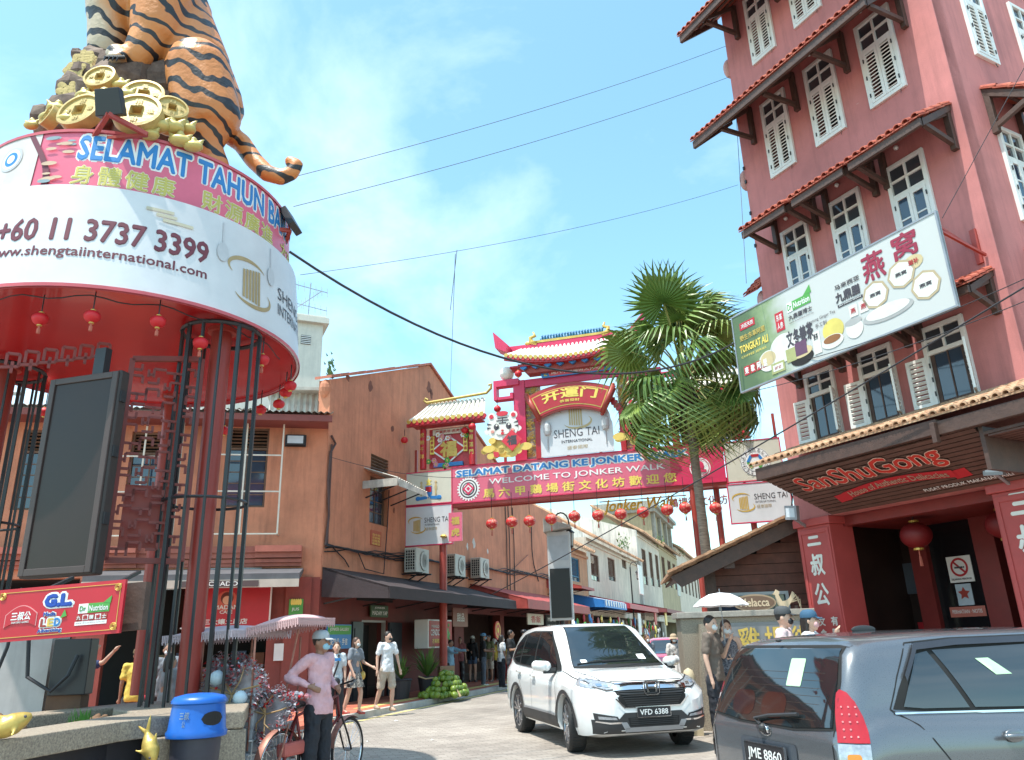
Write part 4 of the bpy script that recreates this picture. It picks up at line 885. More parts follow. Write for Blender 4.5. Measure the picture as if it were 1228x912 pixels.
 for k in range(22):
  x = 2.85+k*.095; m.ball((x, .06, 10.85+.03*math.sin(k*1.3)), (.06, .06, .08), 6, 5); m.ball((x+.04, .02, 10.93), (.04, .05, .06), 6, 4)
 obj('blue_dragon_crest', m, mat('crest_blue', (.05, .22, .42), .5, var=.3, vs=8), t)
 m = MB(); m.bx(2.7, 5.0, -.03, .12, 10.72, 10.8); obj('gold_ridge_line', m, M_gold, t)
 for x, sg in ((2.5, 1), (5.05, -1)):
  m = MB(); m.tube([(x+sg*.2, .04, 10.72), (x, .04, 10.78), (x-sg*.02, .04, 10.95), (x+sg*.14, .04, 11.0), (x+sg*.08, .04, 11.14)], [.1, .1, .07, .06, .03], 8); m.ball((x-sg*.1, .04, 10.76), (.12, .06, .08), 8, 6); obj('ridge_dragon', m, M_gold, t, smooth=True)
 m = MB(); m.prism([(2.1, 9.95), (5.6, 9.95), (5.3, 9.6), (2.4, 9.6)], -.3, .1); obj('under_eave', m, mat('under_eave_red', (.35, .06, .05), .6, var=.3, vs=10), t)
 m = MB()
 for k in range(9): x = 2.2+k*.4; m.prism([(x, 9.78), (x+.12, 9.7), (x+.24, 9.78), (x+.12, 9.86)], -.42, -.31)
 obj('blue_bracket', m, M_blue, t)
 return t
arch()
def tiger_board(cx, z, flip, lab):
 """painted festive tiger cub cut-out, several layers thick, holding a red diamond"""
 F_ = Frame(FB.w(cx, -.5)[:2], 106, z); t = fthing('tiger_figure', lab, 'figure', F_, 'smiling tiger cubs on the arch'); s = -1 if flip else 1
 W_ = mat('cub_white', (.72, .70, .64), .5, var=.03); K = M_dprint; Yl = mat('cub_gold', (.70, .50, .12), .45, .1, var=.1); Rd = mat('cub_red', (.60, .03, .05), .5)
 def e(nm, x, zz, rx, rz, y, mt, n=20, rot=0):
  m = MB(); m.lathe([(1, y-.02), (1, y)], n, ax='y'); M_ = Matrix.Rotation(rot, 4, 'Y'); m.v = [((M_ @ Vector((v[0]*rx, 0, v[2]*rz))).x*1+x*s, v[1], (M_ @ Vector((v[0]*rx, 0, v[2]*rz))).z+zz) for v in m.v]; obj(nm, m, mt, t)
 e('body', .05, .42, .48, .40, .1, Yl); e('head', 0, .98, .52, .42, .02, W_); e('cheek_tuft', -.45, .88, .16, .1, .03, W_); e('cheek_tuft', .45, .9, .16, .1, .03, W_)
 for sg in (-1, 1):
  e('ear', .36*sg, 1.35, .13, .13, .03, W_); e('ear_inner', .36*sg, 1.35, .07, .07, .0, Rd)
  e('eye', .2*sg, 1.0, .085, .10, -.01, K); e('eye_glint', .2*sg+.02, 1.04, .03, .035, -.04, W_); e('muzzle', .1*sg, .83, .12, .09, -.005, Yl if False else W_)
  e('blush', .33*sg, .86, .06, .045, -.005, mat('blush', (.7, .3, .25), .5)); e('paw', .34*sg, .55, .12, .1, -.06, Yl); e('foot', .28*sg, .1, .18, .12, -.02, Yl)
  for k in range(2): m = MB(); m.prism([((sg*(.36+.03*k))*s, 1.1-.1*k), ((sg*.52)*s, 1.16-.14*k), ((sg*.5)*s, 1.08-.14*k)], -.01, .0); obj('stripe', m, K, t)
 e('crown', 0, 1.42, .2, .08, -.01, Rd); e('mouth', 0, .77, .05, .045, -.03, Rd); e('nose', 0, .87, .04, .025, -.03, Rd)
 for k, (w_, zz) in enumerate([(.16, 1.28), (.2, 1.2), (.12, 1.12)]): m = MB(); m.bx(-w_, w_, -.012, -.001, zz-.015, zz+.015); obj('brow_stripe', m, K, t)
 m = MB(); m.bx(-.015, .015, -.014, -.002, 1.1, 1.3); obj('brow_stripe', m, K, t)
 m = MB(); q = .34; c = (.32*s, .5); m.prism([(c[0]-q, c[1]), (c[0], c[1]-q), (c[0]+q, c[1]), (c[0], c[1]+q)], -.12, -.09); d = obj('red_diamond', m, Rd, t)
 text('福', c[0]-.16, c[0]+.16, c[1]-.16, c[1]+.16, -.125, K, d, .05)
 for k in range(9): e('coin', random.uniform(-.6, .8), random.uniform(.02, .3), .12, .1, -.04, Yl, 12)
 e('ingot', -.45, .3, .2, .12, -.05, Yl); e('ingot', .75, .28, .2, .12, -.05, Yl); e('packet', -.2, .1, .14, .1, -.08, Rd, 4, PI/4)
tiger_board(1.6, 6.88, False, 'white tiger cub figure with a red diamond, left of the arch panel')
tiger_board(6.0, 6.88, True, 'tiger cub figure half hidden behind the palm, right of the arch panel')
for i, (x, z) in enumerate([(1.72, 4.93), (2.28, 4.92), (2.96, 4.93), (3.67, 4.96), (4.38, 4.93), (5.06, 4.92), (5.71, 4.92), (6.41, 4.94), (6.92, 4.96), (7.76, 4.89), (1.08, 4.92)]):
 M_lanp = pile_mat('printed_lantern_silk', [(.3, (.5, .015, .02)), (.52, (.55, .03, .03)), (.56, (.62, .36, .26)), (.62, (.5, .02, .03))], 9, .5, .05) if i == 0 else M_lanp
 lantern('patterned red lantern under the arch, %s' % ['second from the left', 'just left of the lamp post', 'left of the street lamp arm', 'over the street lamp', 'before the white party wall', 'middle one of the row', 'over the ochre tower', 'right of the ochre tower', 'beside the red arch post', 'rightmost, by the dark arch post', 'leftmost of the row'][i], FB.w(x, -.2, z), .185, 'patterned lanterns under the arch', True, M_lanp, .85, .75)
for i, (x, z) in enumerate([(-1.7, 7.75), (.63, 7.95), (1.32, 8.6), (1.75+.45, 9.52), (5.8, 9.6), (.2, 7.3+.7)]):
 lantern('small red lantern on the arch, %s' % ['at the left tip of the left pavilion', 'at the right tip of the left pavilion', 'under the magenta hook', 'left end of the main roof', 'right end of the main roof', 'in front of the left pavilion'][i], FB.w(x, -.6 if i in (0, 1, 3, 4) else -.1, z), .12, 'small lanterns on the arch', False, None, .9, .25)
def gold_script():
 t = fthing('gold_script', 'gold wire lettering hanging behind the arch beam', 'lettering', FB); text('Jonker Walk', 4.3, 6.6, 5.12, 5.6, 1.2, mat('bright_gold', (.75, .5, .05), .4, .2), t, .03, shear=.3)
 m = MB(); m.bx(4.2, 6.9, 1.22, 1.25, 5.55, 5.58); obj('rail', m, M_redmet, t)
gold_script()
m = MB()
t = fthing('red_script', 'row of red and pink cut-out characters behind the arch beam', 'lettering', FB); text('鷄場街文化坊', 6.35, 8.1, 5.2, 5.5, 1.2, mat('pale_red', (.6, .15, .15), .5), t, .03)
# ================================================================ the tall red shophouse on the right
RB = Frame((5.37, 14.87), 152)
RC = Frame(RB.w(4.72)[:2], 62)
M_rw = mat('rose_red_stucco', (.50, .18, .17), .8, var=.18, vs=.9, bump=.15, bs=40, streak=.5)
M_wfr = mat('white_window_paint', (.74, .73, .70), .5, var=.07, streak=.2)
M_slat = mat('shutter_paint', (.70, .69, .66), .55, var=.08)
M_dimg = mat('dusky_glass', (.045, .05, .06), .08, var=0, spec=.8)
def tiles(par, x0, x1, dep, zf, zb, y0=0.0, p=.165, mt=None, nm='roof_tile', segs=4):
 """lean-to roof: every run of barrel tiles is one piece"""
 mt = mt or M_tile; n = max(1, round((x1-x0)/p)); p = (x1-x0)/n
 for i in range(n):
  x = x0+(i+.5)*p; m = MB()
  for k in range(segs):
   a, b = k/segs, (k+1)/segs; ya, yb = -dep+(dep+y0)*a, -dep+(dep+y0)*b+.03; za, zb_ = zf+(zb-zf)*a, zf+(zb-zf)*b+.012
   r = p*.36; jx = random.uniform(-.008, .008); rr = [[(x+jx+r_*math.cos(q*PI/6), y, z+r_*math.sin(q*PI/6)) for q in range(7)] for (y, z, r_) in ((ya-.02, za+.02, r*1.12), (yb, zb_+.02, r*.9))]
   m.ring(rr, close=False); rr2 = [[(x+jx+(r_-.016)*math.cos(q*PI/6), y, z+(r_-.016)*math.sin(q*PI/6)) for q in range(7)] for (y, z, r_) in ((ya-.02, za+.02, r*1.12), (yb, zb_+.02, r*.9))]; m.ring(rr2, close=False)
   m.add([*rr[0], *rr2[0]], [(q, q+1, q+8, q+7) for q in range(6)])
   m.add([(x-p*.5, ya, za+.012), (x+p*.5, ya, za+.012), (x+p*.5, yb, zb_), (x-p*.5, yb, zb_), (x-p*.5, ya, za-.012), (x+p*.5, ya, za-.012), (x+p*.5, yb, zb_-.024), (x-p*.5, yb, zb_-.024)], [(0, 1, 2, 3), (4, 7, 6, 5), (0, 4, 5, 1), (0, 3, 7, 4), (1, 5, 6, 2)])
  obj(nm, m, mt, par)
def eave(par, x0, x1, dep, zf, zb, brk, bh=.95, fh=.17, rafters=True):
 tiles(par, x0, x1, dep, zf, zb)
 m = MB(); m.bx(x0+.04, x1-.04, -dep+.03, -dep+.09, zf-fh-.02, zf-.02)
 for x in (x0+.03, x1-.09):
  m.add([(x, -dep+.09, zf-fh-.02), (x, -dep+.09, zf-.02), (x, 0, zb-.02), (x, 0, zb-fh), (x+.06, -dep+.09, zf-fh-.02), (x+.06, -dep+.09, zf-.02), (x+.06, 0, zb-.02), (x+.06, 0, zb-fh)], [(0, 1, 2, 3), (4, 7, 6, 5), (0, 3, 7, 4), (1, 5, 6, 2)])
 obj('fascia', m, M_dwood, par, bev=.004)
 if rafters:
  m = MB()
  for k in range(3): y = -dep*.25*(k+1); z = zb+(zf-zb)*.25*(k+1)-.06; m.bar((x0+.1, y, z), (x1-.1, y, z), .05)
  obj('purlin', m, M_dwood, par)
 for x in brk:
  m = MB(); m.bx(x-.05, x+.05, -.1, -.002, zb-.15-bh, zb-.15); m.bar((x, -.05, zb-.15-bh*.85), (x, -dep*.78, zf-.1+(zb-zf)*.1), .075, .09); m.bar((x, -.05, zb-.18), (x, -dep+.1, zf-.08), .06, .08)
  obj('bracket', m, M_dwood, par, bev=.005)
def casement(par, x0, x1, z0, z1, kind, y=-.055, ttop=.55):
 f = .075; m = MB(); m.bx(x0, x0+f, y, .06, z0, z1); m.bx(x1-f, x1, y, .06, z0, z1); m.bx(x0+f, x1-f, y, .06, z1-f, z1); m.bx(x0+f, x1-f, y, .06, z0, z0+f); m.bx(x0+f, x1-f, y+.004, .06, z1-ttop-f, z1-ttop)
 wf = obj('window', m, M_wfr, par, bev=.006); xm = (x0+x1)/2; zt = z1-ttop
 m = MB(); m.bx(xm-.02, xm+.02, y+.012, .03, zt, z1-f); zz = (zt+z1-f)/2; m.bx(x0+f, x1-f, y+.014, .03, zz-.02, zz+.02); obj('transom_bar', m, M_wfr, wf)
 for (a, b) in ((x0+f+.004, xm-.022), (xm+.022, x1-f-.004)):
  for (c, d) in ((zt+.004, zz-.022), (zz+.022, z1-f-.004)): m = MB(); m.bx(a, b, -.01, 0, c, d); obj('pane', m, M_dimg, wf)
 if kind == 'open':
  m = MB(); m.bx(x0+f, x0+f+.07, -.01, .05, z0+f, zt-f); m.bx(x1-f-.07, x1-f, -.01, .05, z0+f, zt-f); m.bx(x0+f+.07, x1-f-.07, -.01, .05, z0+f, z0+f+.05); m.bx(xm-.012, xm+.012, -.012, .04, z0+f+.05, zt-f); obj('inner_frame', m, M_dwood, wf)
  for (a, b) in ((x0+f+.074, xm-.014), (xm+.014, x1-f-.074)): m = MB(); m.bx(a, b, 0, .01, z0+f+.054, zt-f-.004); obj('pane', m, M_glass, wf)
 for sg in (-1, 1):
  a, b = (x0+f+.003, xm-.003) if sg < 0 else (xm+.003, x1-f-.003); c, d = z0+f+.003, zt-f-.003; w_ = b-a; s = MB(); fr = .055
  if kind == 'open': w_ = (x1-x0-2*f)*.56
  s.bx(0, fr, -.035, 0, c, d); s.bx(w_-fr, w_, -.035, 0, c, d); s.bx(fr, w_-fr, -.035, 0, c, c+fr); s.bx(fr, w_-fr, -.035, 0, d-fr, d)
  if kind == 'open':
   hx = x0+.01 if sg < 0 else x1-.01; ang = R(-172 if sg < 0 else 0)
   A_ = Matrix.Translation((hx, y-.005, 0)) @ Matrix.Rotation(R(188) if sg < 0 else R(-62), 4, 'Z')
  else: A_ = Matrix.Translation((a, y+.03, 0))
  s.v = [tuple(A_ @ Vector(v)) for v in s.v]; sh = obj('shutter' if kind != 'glazed' else 'casement', s, M_wfr, wf)
  if kind in ('shut', 'open'):
   n = int((d-c-2*fr)/.075); l = MB()
   for k in range(n):
    z = c+fr+(k+.5)*(d-c-2*fr)/n; l.bar((fr, -.02, z), (w_-fr, -.02, z), .055, .018, upd=(0, -.8, 1))
   l.v = [tuple(A_ @ Vector(v)) for v in l.v]; obj('slats', l, M_slat, wf, kind='stuff')
  else:
   for k in range(3): q = MB(); e = (d-c-2*fr)/3; q.bx(a+fr+.01, b-fr-.01, y+.01, y+.018, c+fr+k*e+.015, c+fr+(k+1)*e-.015); obj('pane', q, M_glass, wf)
   q = MB()
   for k in (1, 2): q.bx(a+fr, b-fr, y+.0, y+.028, c+fr+k*e-.014, c+fr+k*e+.014)
   obj('glazing_bar', q, M_wfr, wf)
 m = MB()
 for sg, xx in ((-1, x0+f), (1, x1-f)):
  for z in (z0+.25, (z0+zt)/2, zt-.25): m.tube([(xx, y-.012, z-.04), (xx, y-.012, z+.04)], .012, 6)
 obj('hinge', m, M_black, wf)
 m = MB(); m.tube([(x1-.12, -.03, z0), (x1-.12, -.05, z0-.09)], .007, 4); obj('hook', m, M_black, wf)
 return wf
def red_house():
 t = fthing('red_shophouse', 'tall rose red corner shophouse with white shuttered windows and tiled eaves', 'building', RB)
 xs = [(.73, 1.42), (1.95, 2.67), (3.23, 3.98)]; rows = [(4.83, 6.23, 'open', .42), (7.3, 9.36, 'glazed', .6), (10.67, 12.55, 'shut', .6), (13.64, 15.5, 'shut', .6)]
 hs = [(a+.05, b-.05, c+.05, d-.05) for a, b in xs for c, d, _, _ in rows]
 m = MB(); holes(m, 0, 4.72, 3.5, 19, hs, 0, .3);
 obj('wall', m, M_rw, t)
 for a, b in xs:
  for c, d, k, tt in rows: casement(t, a, b, c, d, k, ttop=tt)
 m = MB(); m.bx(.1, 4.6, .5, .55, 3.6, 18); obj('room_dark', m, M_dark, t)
 # side face
 RX = [(.93, 1.62), (2.6, 3.3), (4.2, 4.9)]; rr = [(7.75, 9.6, 'glazed', .6), (11.1, 13.0, 'shut', .6), (14.2, 16, 'shut', .6), (4.9, 6.4, 'shut', .5)]
 T2 = thing('side_root', 'x', 'x'); T2.parent = t; T2.matrix_parent_inverse = Matrix.Identity(4)
 return t, T2, RX, rr
t_red, T2, RX, rr = red_house()
bpy.data.objects.remove(T2)
def side_face():
 """built in its own frame, then carried into the building's frame so it stays part of the building"""
 K = RB.I @ RC.M; before = set(COL.objects)
 m = MB(); holes(m, .02, 7, 0, 19, [(a+.05, b-.05, c+.05, d-.05) for a, b in RX for c, d, _, _ in rr], 0, .3); obj('side_wall', m, M_rw, t_red)
 for a, b in RX:
  for c, d, k, tt in rr: casement(t_red, a, b, c, d, k, ttop=tt)
 for a in (.78, 2.5, 4.1): eave(t_red, a, a+1.05, .9, 9.75, 10.35, (a+.08, a+.97), bh=.8)
 for a in (.78, 2.5): eave(t_red, a, a+1.05, .9, 6.65, 7.2, (a+.08, a+.97), bh=.6)
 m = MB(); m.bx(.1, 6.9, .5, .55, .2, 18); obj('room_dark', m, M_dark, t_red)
 for o in set(COL.objects)-before:
  if o.parent == t_red: o.matrix_basis = K
side_face()
def red_details():
 t = t_red
 m = MB(); m.bx(-.02, .25, .301, 7, 3.57, 19); obj('side_wall', m, M_rw, t)
 eave(t, -.22, 4.35, 1.3, 11.85, 12.85, (.44, 1.68, 2.94, 4.2)); eave(t, -.22, 4.35, 1.3, 14.75, 15.75, (.44, 1.68, 2.94, 4.2))
 for a, b in ((.52, 1.74), (1.84, 3.10), (3.14, 4.62)): eave(t, a, b, 1.0, 9.27, 9.85, (a+.1, b-.1), bh=.75, fh=.14)
 for a, b in ((.52, 1.74), (1.84, 3.10), (3.14, 4.62)): eave(t, a, b, .8, 6.35, 6.75, (a+.1, b-.1), bh=.6, fh=.12)
 m = MB()
 for x, z in ((.95, 12.78), (2.2, 12.8), (3.45, 12.82), (.95, 9.62), (2.25, 9.65), (3.55, 9.65), (.95, 6.4), (2.2, 6.42), (3.5, 6.42)):
  m = MB(); m.ball((x, -.06, z-.03), .045, 10, 6); obj('bulb_lamp', m, M_white, t, smooth=True)
 for z in (14.3, 11.2, 8.2):
  m = MB(); m.ball((-.13, .15, z), (.13, .15, .26), 12, 8); obj('wall_cowl', m, mat('cowl_pink', (.50, .27, .25), .6), t, smooth=True)
 for zz in (7.0,): m = MB(); tiles(t, -.45, -.02, .1, 8.4, 8.9, y0=.4)
 m = MB()
 for z in (11.35, 11.0, 10.2, 9.4): m.bx(-.01, .03, -.03, -.001, z, z+.08)
 obj('clip', m, M_black, t)
 # canopy
 tiles(t, .3, 5.6, 1.36, 4.38, 4.86, p=.15, mt=M_tilew)
 m = MB(); m.bx(.42, 4.0, -1.33, -1.22, 4.12, 4.34); m.bx(4.003, 5.5, -1.33, -1.22, 4.10, 4.30); m.bx(.42, .52, -1.22, 0, 4.12, 4.34); m.bx(5.4, 5.5, -1.22, 1.2, 4.1, 4.3); m.bx(3.95, 4.02, -1.42, -1.33, 3.98, 4.28); obj('canopy_beam', m, M_dwood, t, bev=.008)
 n = 13
 def bd(x, u, o=0.0):   # u 0 front/top edge, 1 wall/bottom edge
  y = -1.2+u*1.12; z = 4.12-u*.62; nrm = Vector((0, -.484, -.875)); return Vector((x, y, z))+nrm*o
 for k in range(n):
  m = MB(); a, b = k/n, (k+.78)/n; xl = .55+.65*a*.6; m.add([bd(xl, a), bd(4.45, a), bd(4.45, b), bd(xl+.02, b), bd(xl, a, .03), bd(4.45, a, .03), bd(4.45, b, .03), bd(xl+.02, b, .03)], [(0, 1, 2, 3), (4, 7, 6, 5), (0, 4, 5, 1), (1, 5, 6, 2), (2, 6, 7, 3), (3, 7, 4, 0)]); obj('slat', m, mat('canopy_slat', (.10, .048, .036), .6, var=.25, vs=5), t)
 m = MB(); m.add([bd(.55, 0, -.01), bd(4.5, 0, -.01), bd(4.5, 1, -.01), bd(.9, 1, -.01)], [(0, 1, 2, 3)]); obj('slat_back', m, M_dark, t)
 m = MB(); m.bx(4.5, 4.56, -1.2, -.02, 3.5, 4.1); m.bx(4.56, 5.4, -1.2, .9, 3.98, 4.02); obj('canopy_end', m, M_dwood, t)
 for k in range(9): m = MB(); m.bx(4.6, 5.38, -1.18+k*.14, -1.08+k*.14, 3.95, 3.975); obj('slat', m, mat('canopy_slat', 0), t)
 def on(u0, u1, z0, z1, o): return lambda v: bd(v[0], u1-(v[2]-z0)/(z1-z0)*(u1-u0), o+(.004 if v[1] < 0 else 0))
 def st(s, x0, x1, u0, u1, mt, o, ol=None, bold=.03, shear=0.0):
  f = lambda v: bd(v[0], u1-(v[2])*(u1-u0), o-v[1]); return text(s, x0, x1, 0, 1, 0, mt, t, bold, ol, .03, f=f, shear=shear, name='shop_lettering')
 st('SanShuGong', 1.05, 3.72, .06, .47, mat('letter_red', (.50, .03, .02), .4), .06, mat('letter_rim', (.7, .5, .4), .5), .02)
 m = MB(); N_ = 14; P = lambda q, w_: bd(1.6+2.0*q, .64+w_-.10*math.sin(PI*q)*1.0, .05)
 m.ring([[P(i/N_, -.075) for i in range(N_+1)], [P(i/N_, .075) for i in range(N_+1)]], close=False);
 for q0, q1 in ((-.1, .03), (.97, 1.1)): m.add([bd(1.6+2*q0, .60, .04), bd(1.6+2*q1, .58, .04), bd(1.6+2*q1, .74, .04), bd(1.6+2*q0, .76, .04)], [(0, 1, 2, 3)])
 obj('ribbon', m, M_red, t)
 f = lambda v: bd(v[0], .64+.055-v[2]*.11-.10*math.sin(PI*(v[0]-1.6)/2.0), .056)
 text('House of Authentic Delicacies', 1.72, 3.5, 0, 1, 0, mat('letter_cream', (.7, .6, .45), .5), t, .02, f=f, name='shop_lettering')
 st('PUSAT PRODUK MAKANAN ASLI', 2.9, 4.3, .82, .88, M_wprint, .04, None, .01)
 # ground floor
 def pillar(x0, x1, y0, y1, nm='pillar'):
  m = MB(); m.bx(x0, x1, y0, y1, 0, 3.36); m.bx(x0-.05, x1+.05, y0-.05, y1+.05, 3.36, 3.5); m.bx(x0-.06, x1+.06, y0-.06, y1+.06, 0, .3)
  p = obj(nm, m, mat('pillar_red', (.40, .065, .06), .55, var=.1, bump=.08), t, bev=.012)
  m = MB(); w_ = .09; m.bx(x0+.03, x0+w_, y0-.02, y0-.001, .4, 3.3); m.bx(x1-w_, x1-.03, y0-.02, y0-.001, .4, 3.3); m.bx(x0+w_, x1-w_, y0-.02, y0-.001, 3.22, 3.3); obj('panel_mould', m, mat('pillar_red', 0), p, bev=.005); return p
 p1 = pillar(0, .76, -.02, .6); p2 = pillar(3.78, 4.66, -.02, .6)
 wl = mat('raised_white', (.70, .68, .62), .5)
 for ch, z0, z1 in (('三', 3.0, 3.36-.06), ('叔', 2.46, 2.86), ('公', 1.93, 2.33)): text(ch, .2, .52, z0, z1, -.03, wl, p1, .04, name='raised_character')
 for k, ch in enumerate('有限公司'): text(ch, .47, .62, 1.58-k*.21, 1.74-k*.21, -.03, wl, p1, .03, name='raised_character')
 for k, ch in enumerate('文食品'): text(ch, .2, .34, 1.58-k*.21, 1.74-k*.21, -.03, wl, p1, .03, name='raised_character')
 for ch, z0, z1 in (('三', 3.0, 3.32), ('叔', 2.46, 2.86), ('公', 1.93, 2.33)): text(ch, 4.0, 4.42, z0, z1, -.03, wl, p2, .04, name='raised_character')
 pr = mat('shaded_inner_red', (.20, .025, .022), .5, var=.15)  # darker than the pillars: porch shade put into the colour
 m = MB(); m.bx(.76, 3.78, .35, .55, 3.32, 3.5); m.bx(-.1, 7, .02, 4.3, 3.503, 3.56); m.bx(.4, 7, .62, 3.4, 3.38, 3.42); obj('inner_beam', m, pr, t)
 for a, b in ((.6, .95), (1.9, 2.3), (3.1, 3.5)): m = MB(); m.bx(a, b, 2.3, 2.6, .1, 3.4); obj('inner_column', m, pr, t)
 m = MB(); m.bx(-.04, 7, 2.9, 2.95, 0, 3.5); m.bx(-.04, 7, .61, 2.9, .06, .1); m.bx(-.04, -.01, .6, 2.9, 0, 3.5); obj('inner_wall', m, mat('porch_dark', (.03, .015, .012), .6, var=.4, vs=2), t)  # near-black colour stands in for the deep shade of the porch
 m = MB(); m.bx(.95, 1.9, 2.42, 2.44, .12, 3.38); obj('glass_door', m, mat('black_glass', (.012, .012, .014), .1, var=0), t)
 for k in range(2): m = MB(); m.bx(.05+k*.22, .21+k*.22, 2.6, 2.85, .1, 1.4+.2*(k % 3)); obj('display_stack', m, [M_shut, M_red, M_gold][k % 3], t)
 m = MB(); m.bx(-.0, .5, 2.84, 2.88, 2.15, 2.75); obj('wall_picture', m, mat('grey_print', (.10, .12, .15), .3), t)
 s = fthing('no_smoking_sign', 'white no smoking sign on the shop glass', 'sign', RB); m = MB(); m.bx(1.25, 1.72, 2.405, 2.415, 2.27, 2.74); obj('board', m, M_wprint, s)
 m = MB(); m.lathe([(.13, 2.398), (.17, 2.398)], 28, ax='y', c=(1.48, 0, 2.54), cap=False); M_ = Matrix.Translation((1.48, 2.396, 2.54)) @ Matrix.Rotation(R(45), 4, 'Y'); m.bx(-.14, .14, -.001, .001, -.018, .018, M=M_); obj('red_ring', m, M_red, s)
 m = MB(); m.bx(1.39, 1.55, 2.392, 2.394, 2.52, 2.55); m.bx(1.56, 1.58, 2.392, 2.394, 2.52, 2.55); obj('cigarette', m, M_dprint, s); text('DILARANG MEROKOK', 1.29, 1.68, 2.31, 2.345, 2.395, M_dprint, s)
 s = fthing('safety_poster', 'small pale blue sticker with a star below the no smoking sign', 'sign', RB); m = MB(); m.bx(1.32, 1.62, 2.405, 2.415, 1.86, 2.24); obj('board', m, mat('sticker_blue', (.45, .55, .62), .4), s); pts = [(1.47+(.12 if k % 2 == 0 else .06)*math.sin(k*PI/5), 2.07+(.12 if k % 2 == 0 else .06)*math.cos(k*PI/5)) for k in range(10)]; m = MB(); m.prism(pts, 2.398, 2.402); obj('star', m, M_redmet, s)
 s = fthing('long_notice', 'long salmon coloured notice strip on the shop glass', 'sign', RB); m = MB(); m.bx(1.12, 1.8, 2.405, 2.415, 1.66, 1.84); obj('board', m, mat('salmon', (.5, .16, .12), .5), s); text('PERHATIAN · NOTIS', 1.17, 1.74, 1.72, 1.79, 2.40, M_wprint, s)
 lantern('big red silk lantern hanging inside the red shop porch', RB.w(1.72, 1.0, 3.05), .28, 'big lanterns in the red shop porch', True, mat('shaded_red_silk', (.17, .008, .01), .55, var=.15), .8, .2)  # darker copy of the lantern silk, porch shade put into its colour
 lantern('dim big red lantern near the right porch pillar', RB.w(3.15, 1.2, 3.05), .28, 'big lanterns in the red shop porch', True, mat('shaded_red_silk', 0), .8, .2)
 for x, z, lab in ((.25, 3.62, 'small floodlight on the left porch pillar'), (4.1, 3.7, 'small floodlight on the right porch pillar')):
  s = fthing('floodlight', lab, 'floodlight', Frame(RB.w(x, -.35)[:2], 152, z), 'floodlights on the porch'); m = MB(); m.prism([(-.14, -.12), (.14, -.16), (.16, .1), (-.12, .14)], -.06, .02); m.bar((0, 0, -.1), (.0, .3, -.25), .04); obj('housing', m, M_grey, s); m = MB(); m.prism([(-.1, -.08), (.1, -.11), (.11, .06), (-.09, .09)], -.066, -.061); obj('lens', m, mat('lamp_lens', 0), s)
 for x, z in ((.2, 3.9), (4.7, 3.9)): m = MB(); m.tube([(x, -.3, z+.3), (x+.1, -.35, z), (x, -.3, z-.2)], .015, 5); obj('cable', m, M_cable, t)
 m = MB(); m.bar((4.55, -1.1, 7.25), (4.3, -.0, 7.3), .04); m.bar((4.5, -1.1, 7.25), (4.55, -.02, 7.0), .04); m.bx(4.4, 4.5, -.04, -.001, 6.9, 7.5); obj('banner_bracket', m, M_redmet, t)
 m = MB(); m.bx(4.38, 4.44, -.06, -.001, 5.9, 7.6)
 for (x, z) in ((3.1, 9.9), (2.95, 9.95), (3.0, 11.0)):
  m = MB(); m.prism([(x+random.uniform(-.08, .1), z+random.uniform(-.04, .05)) for _ in range(3)], -.003, .0); obj('paint_scrape', m, mat('pale_scrape', (.6, .42, .4), .8), t)
red_details()
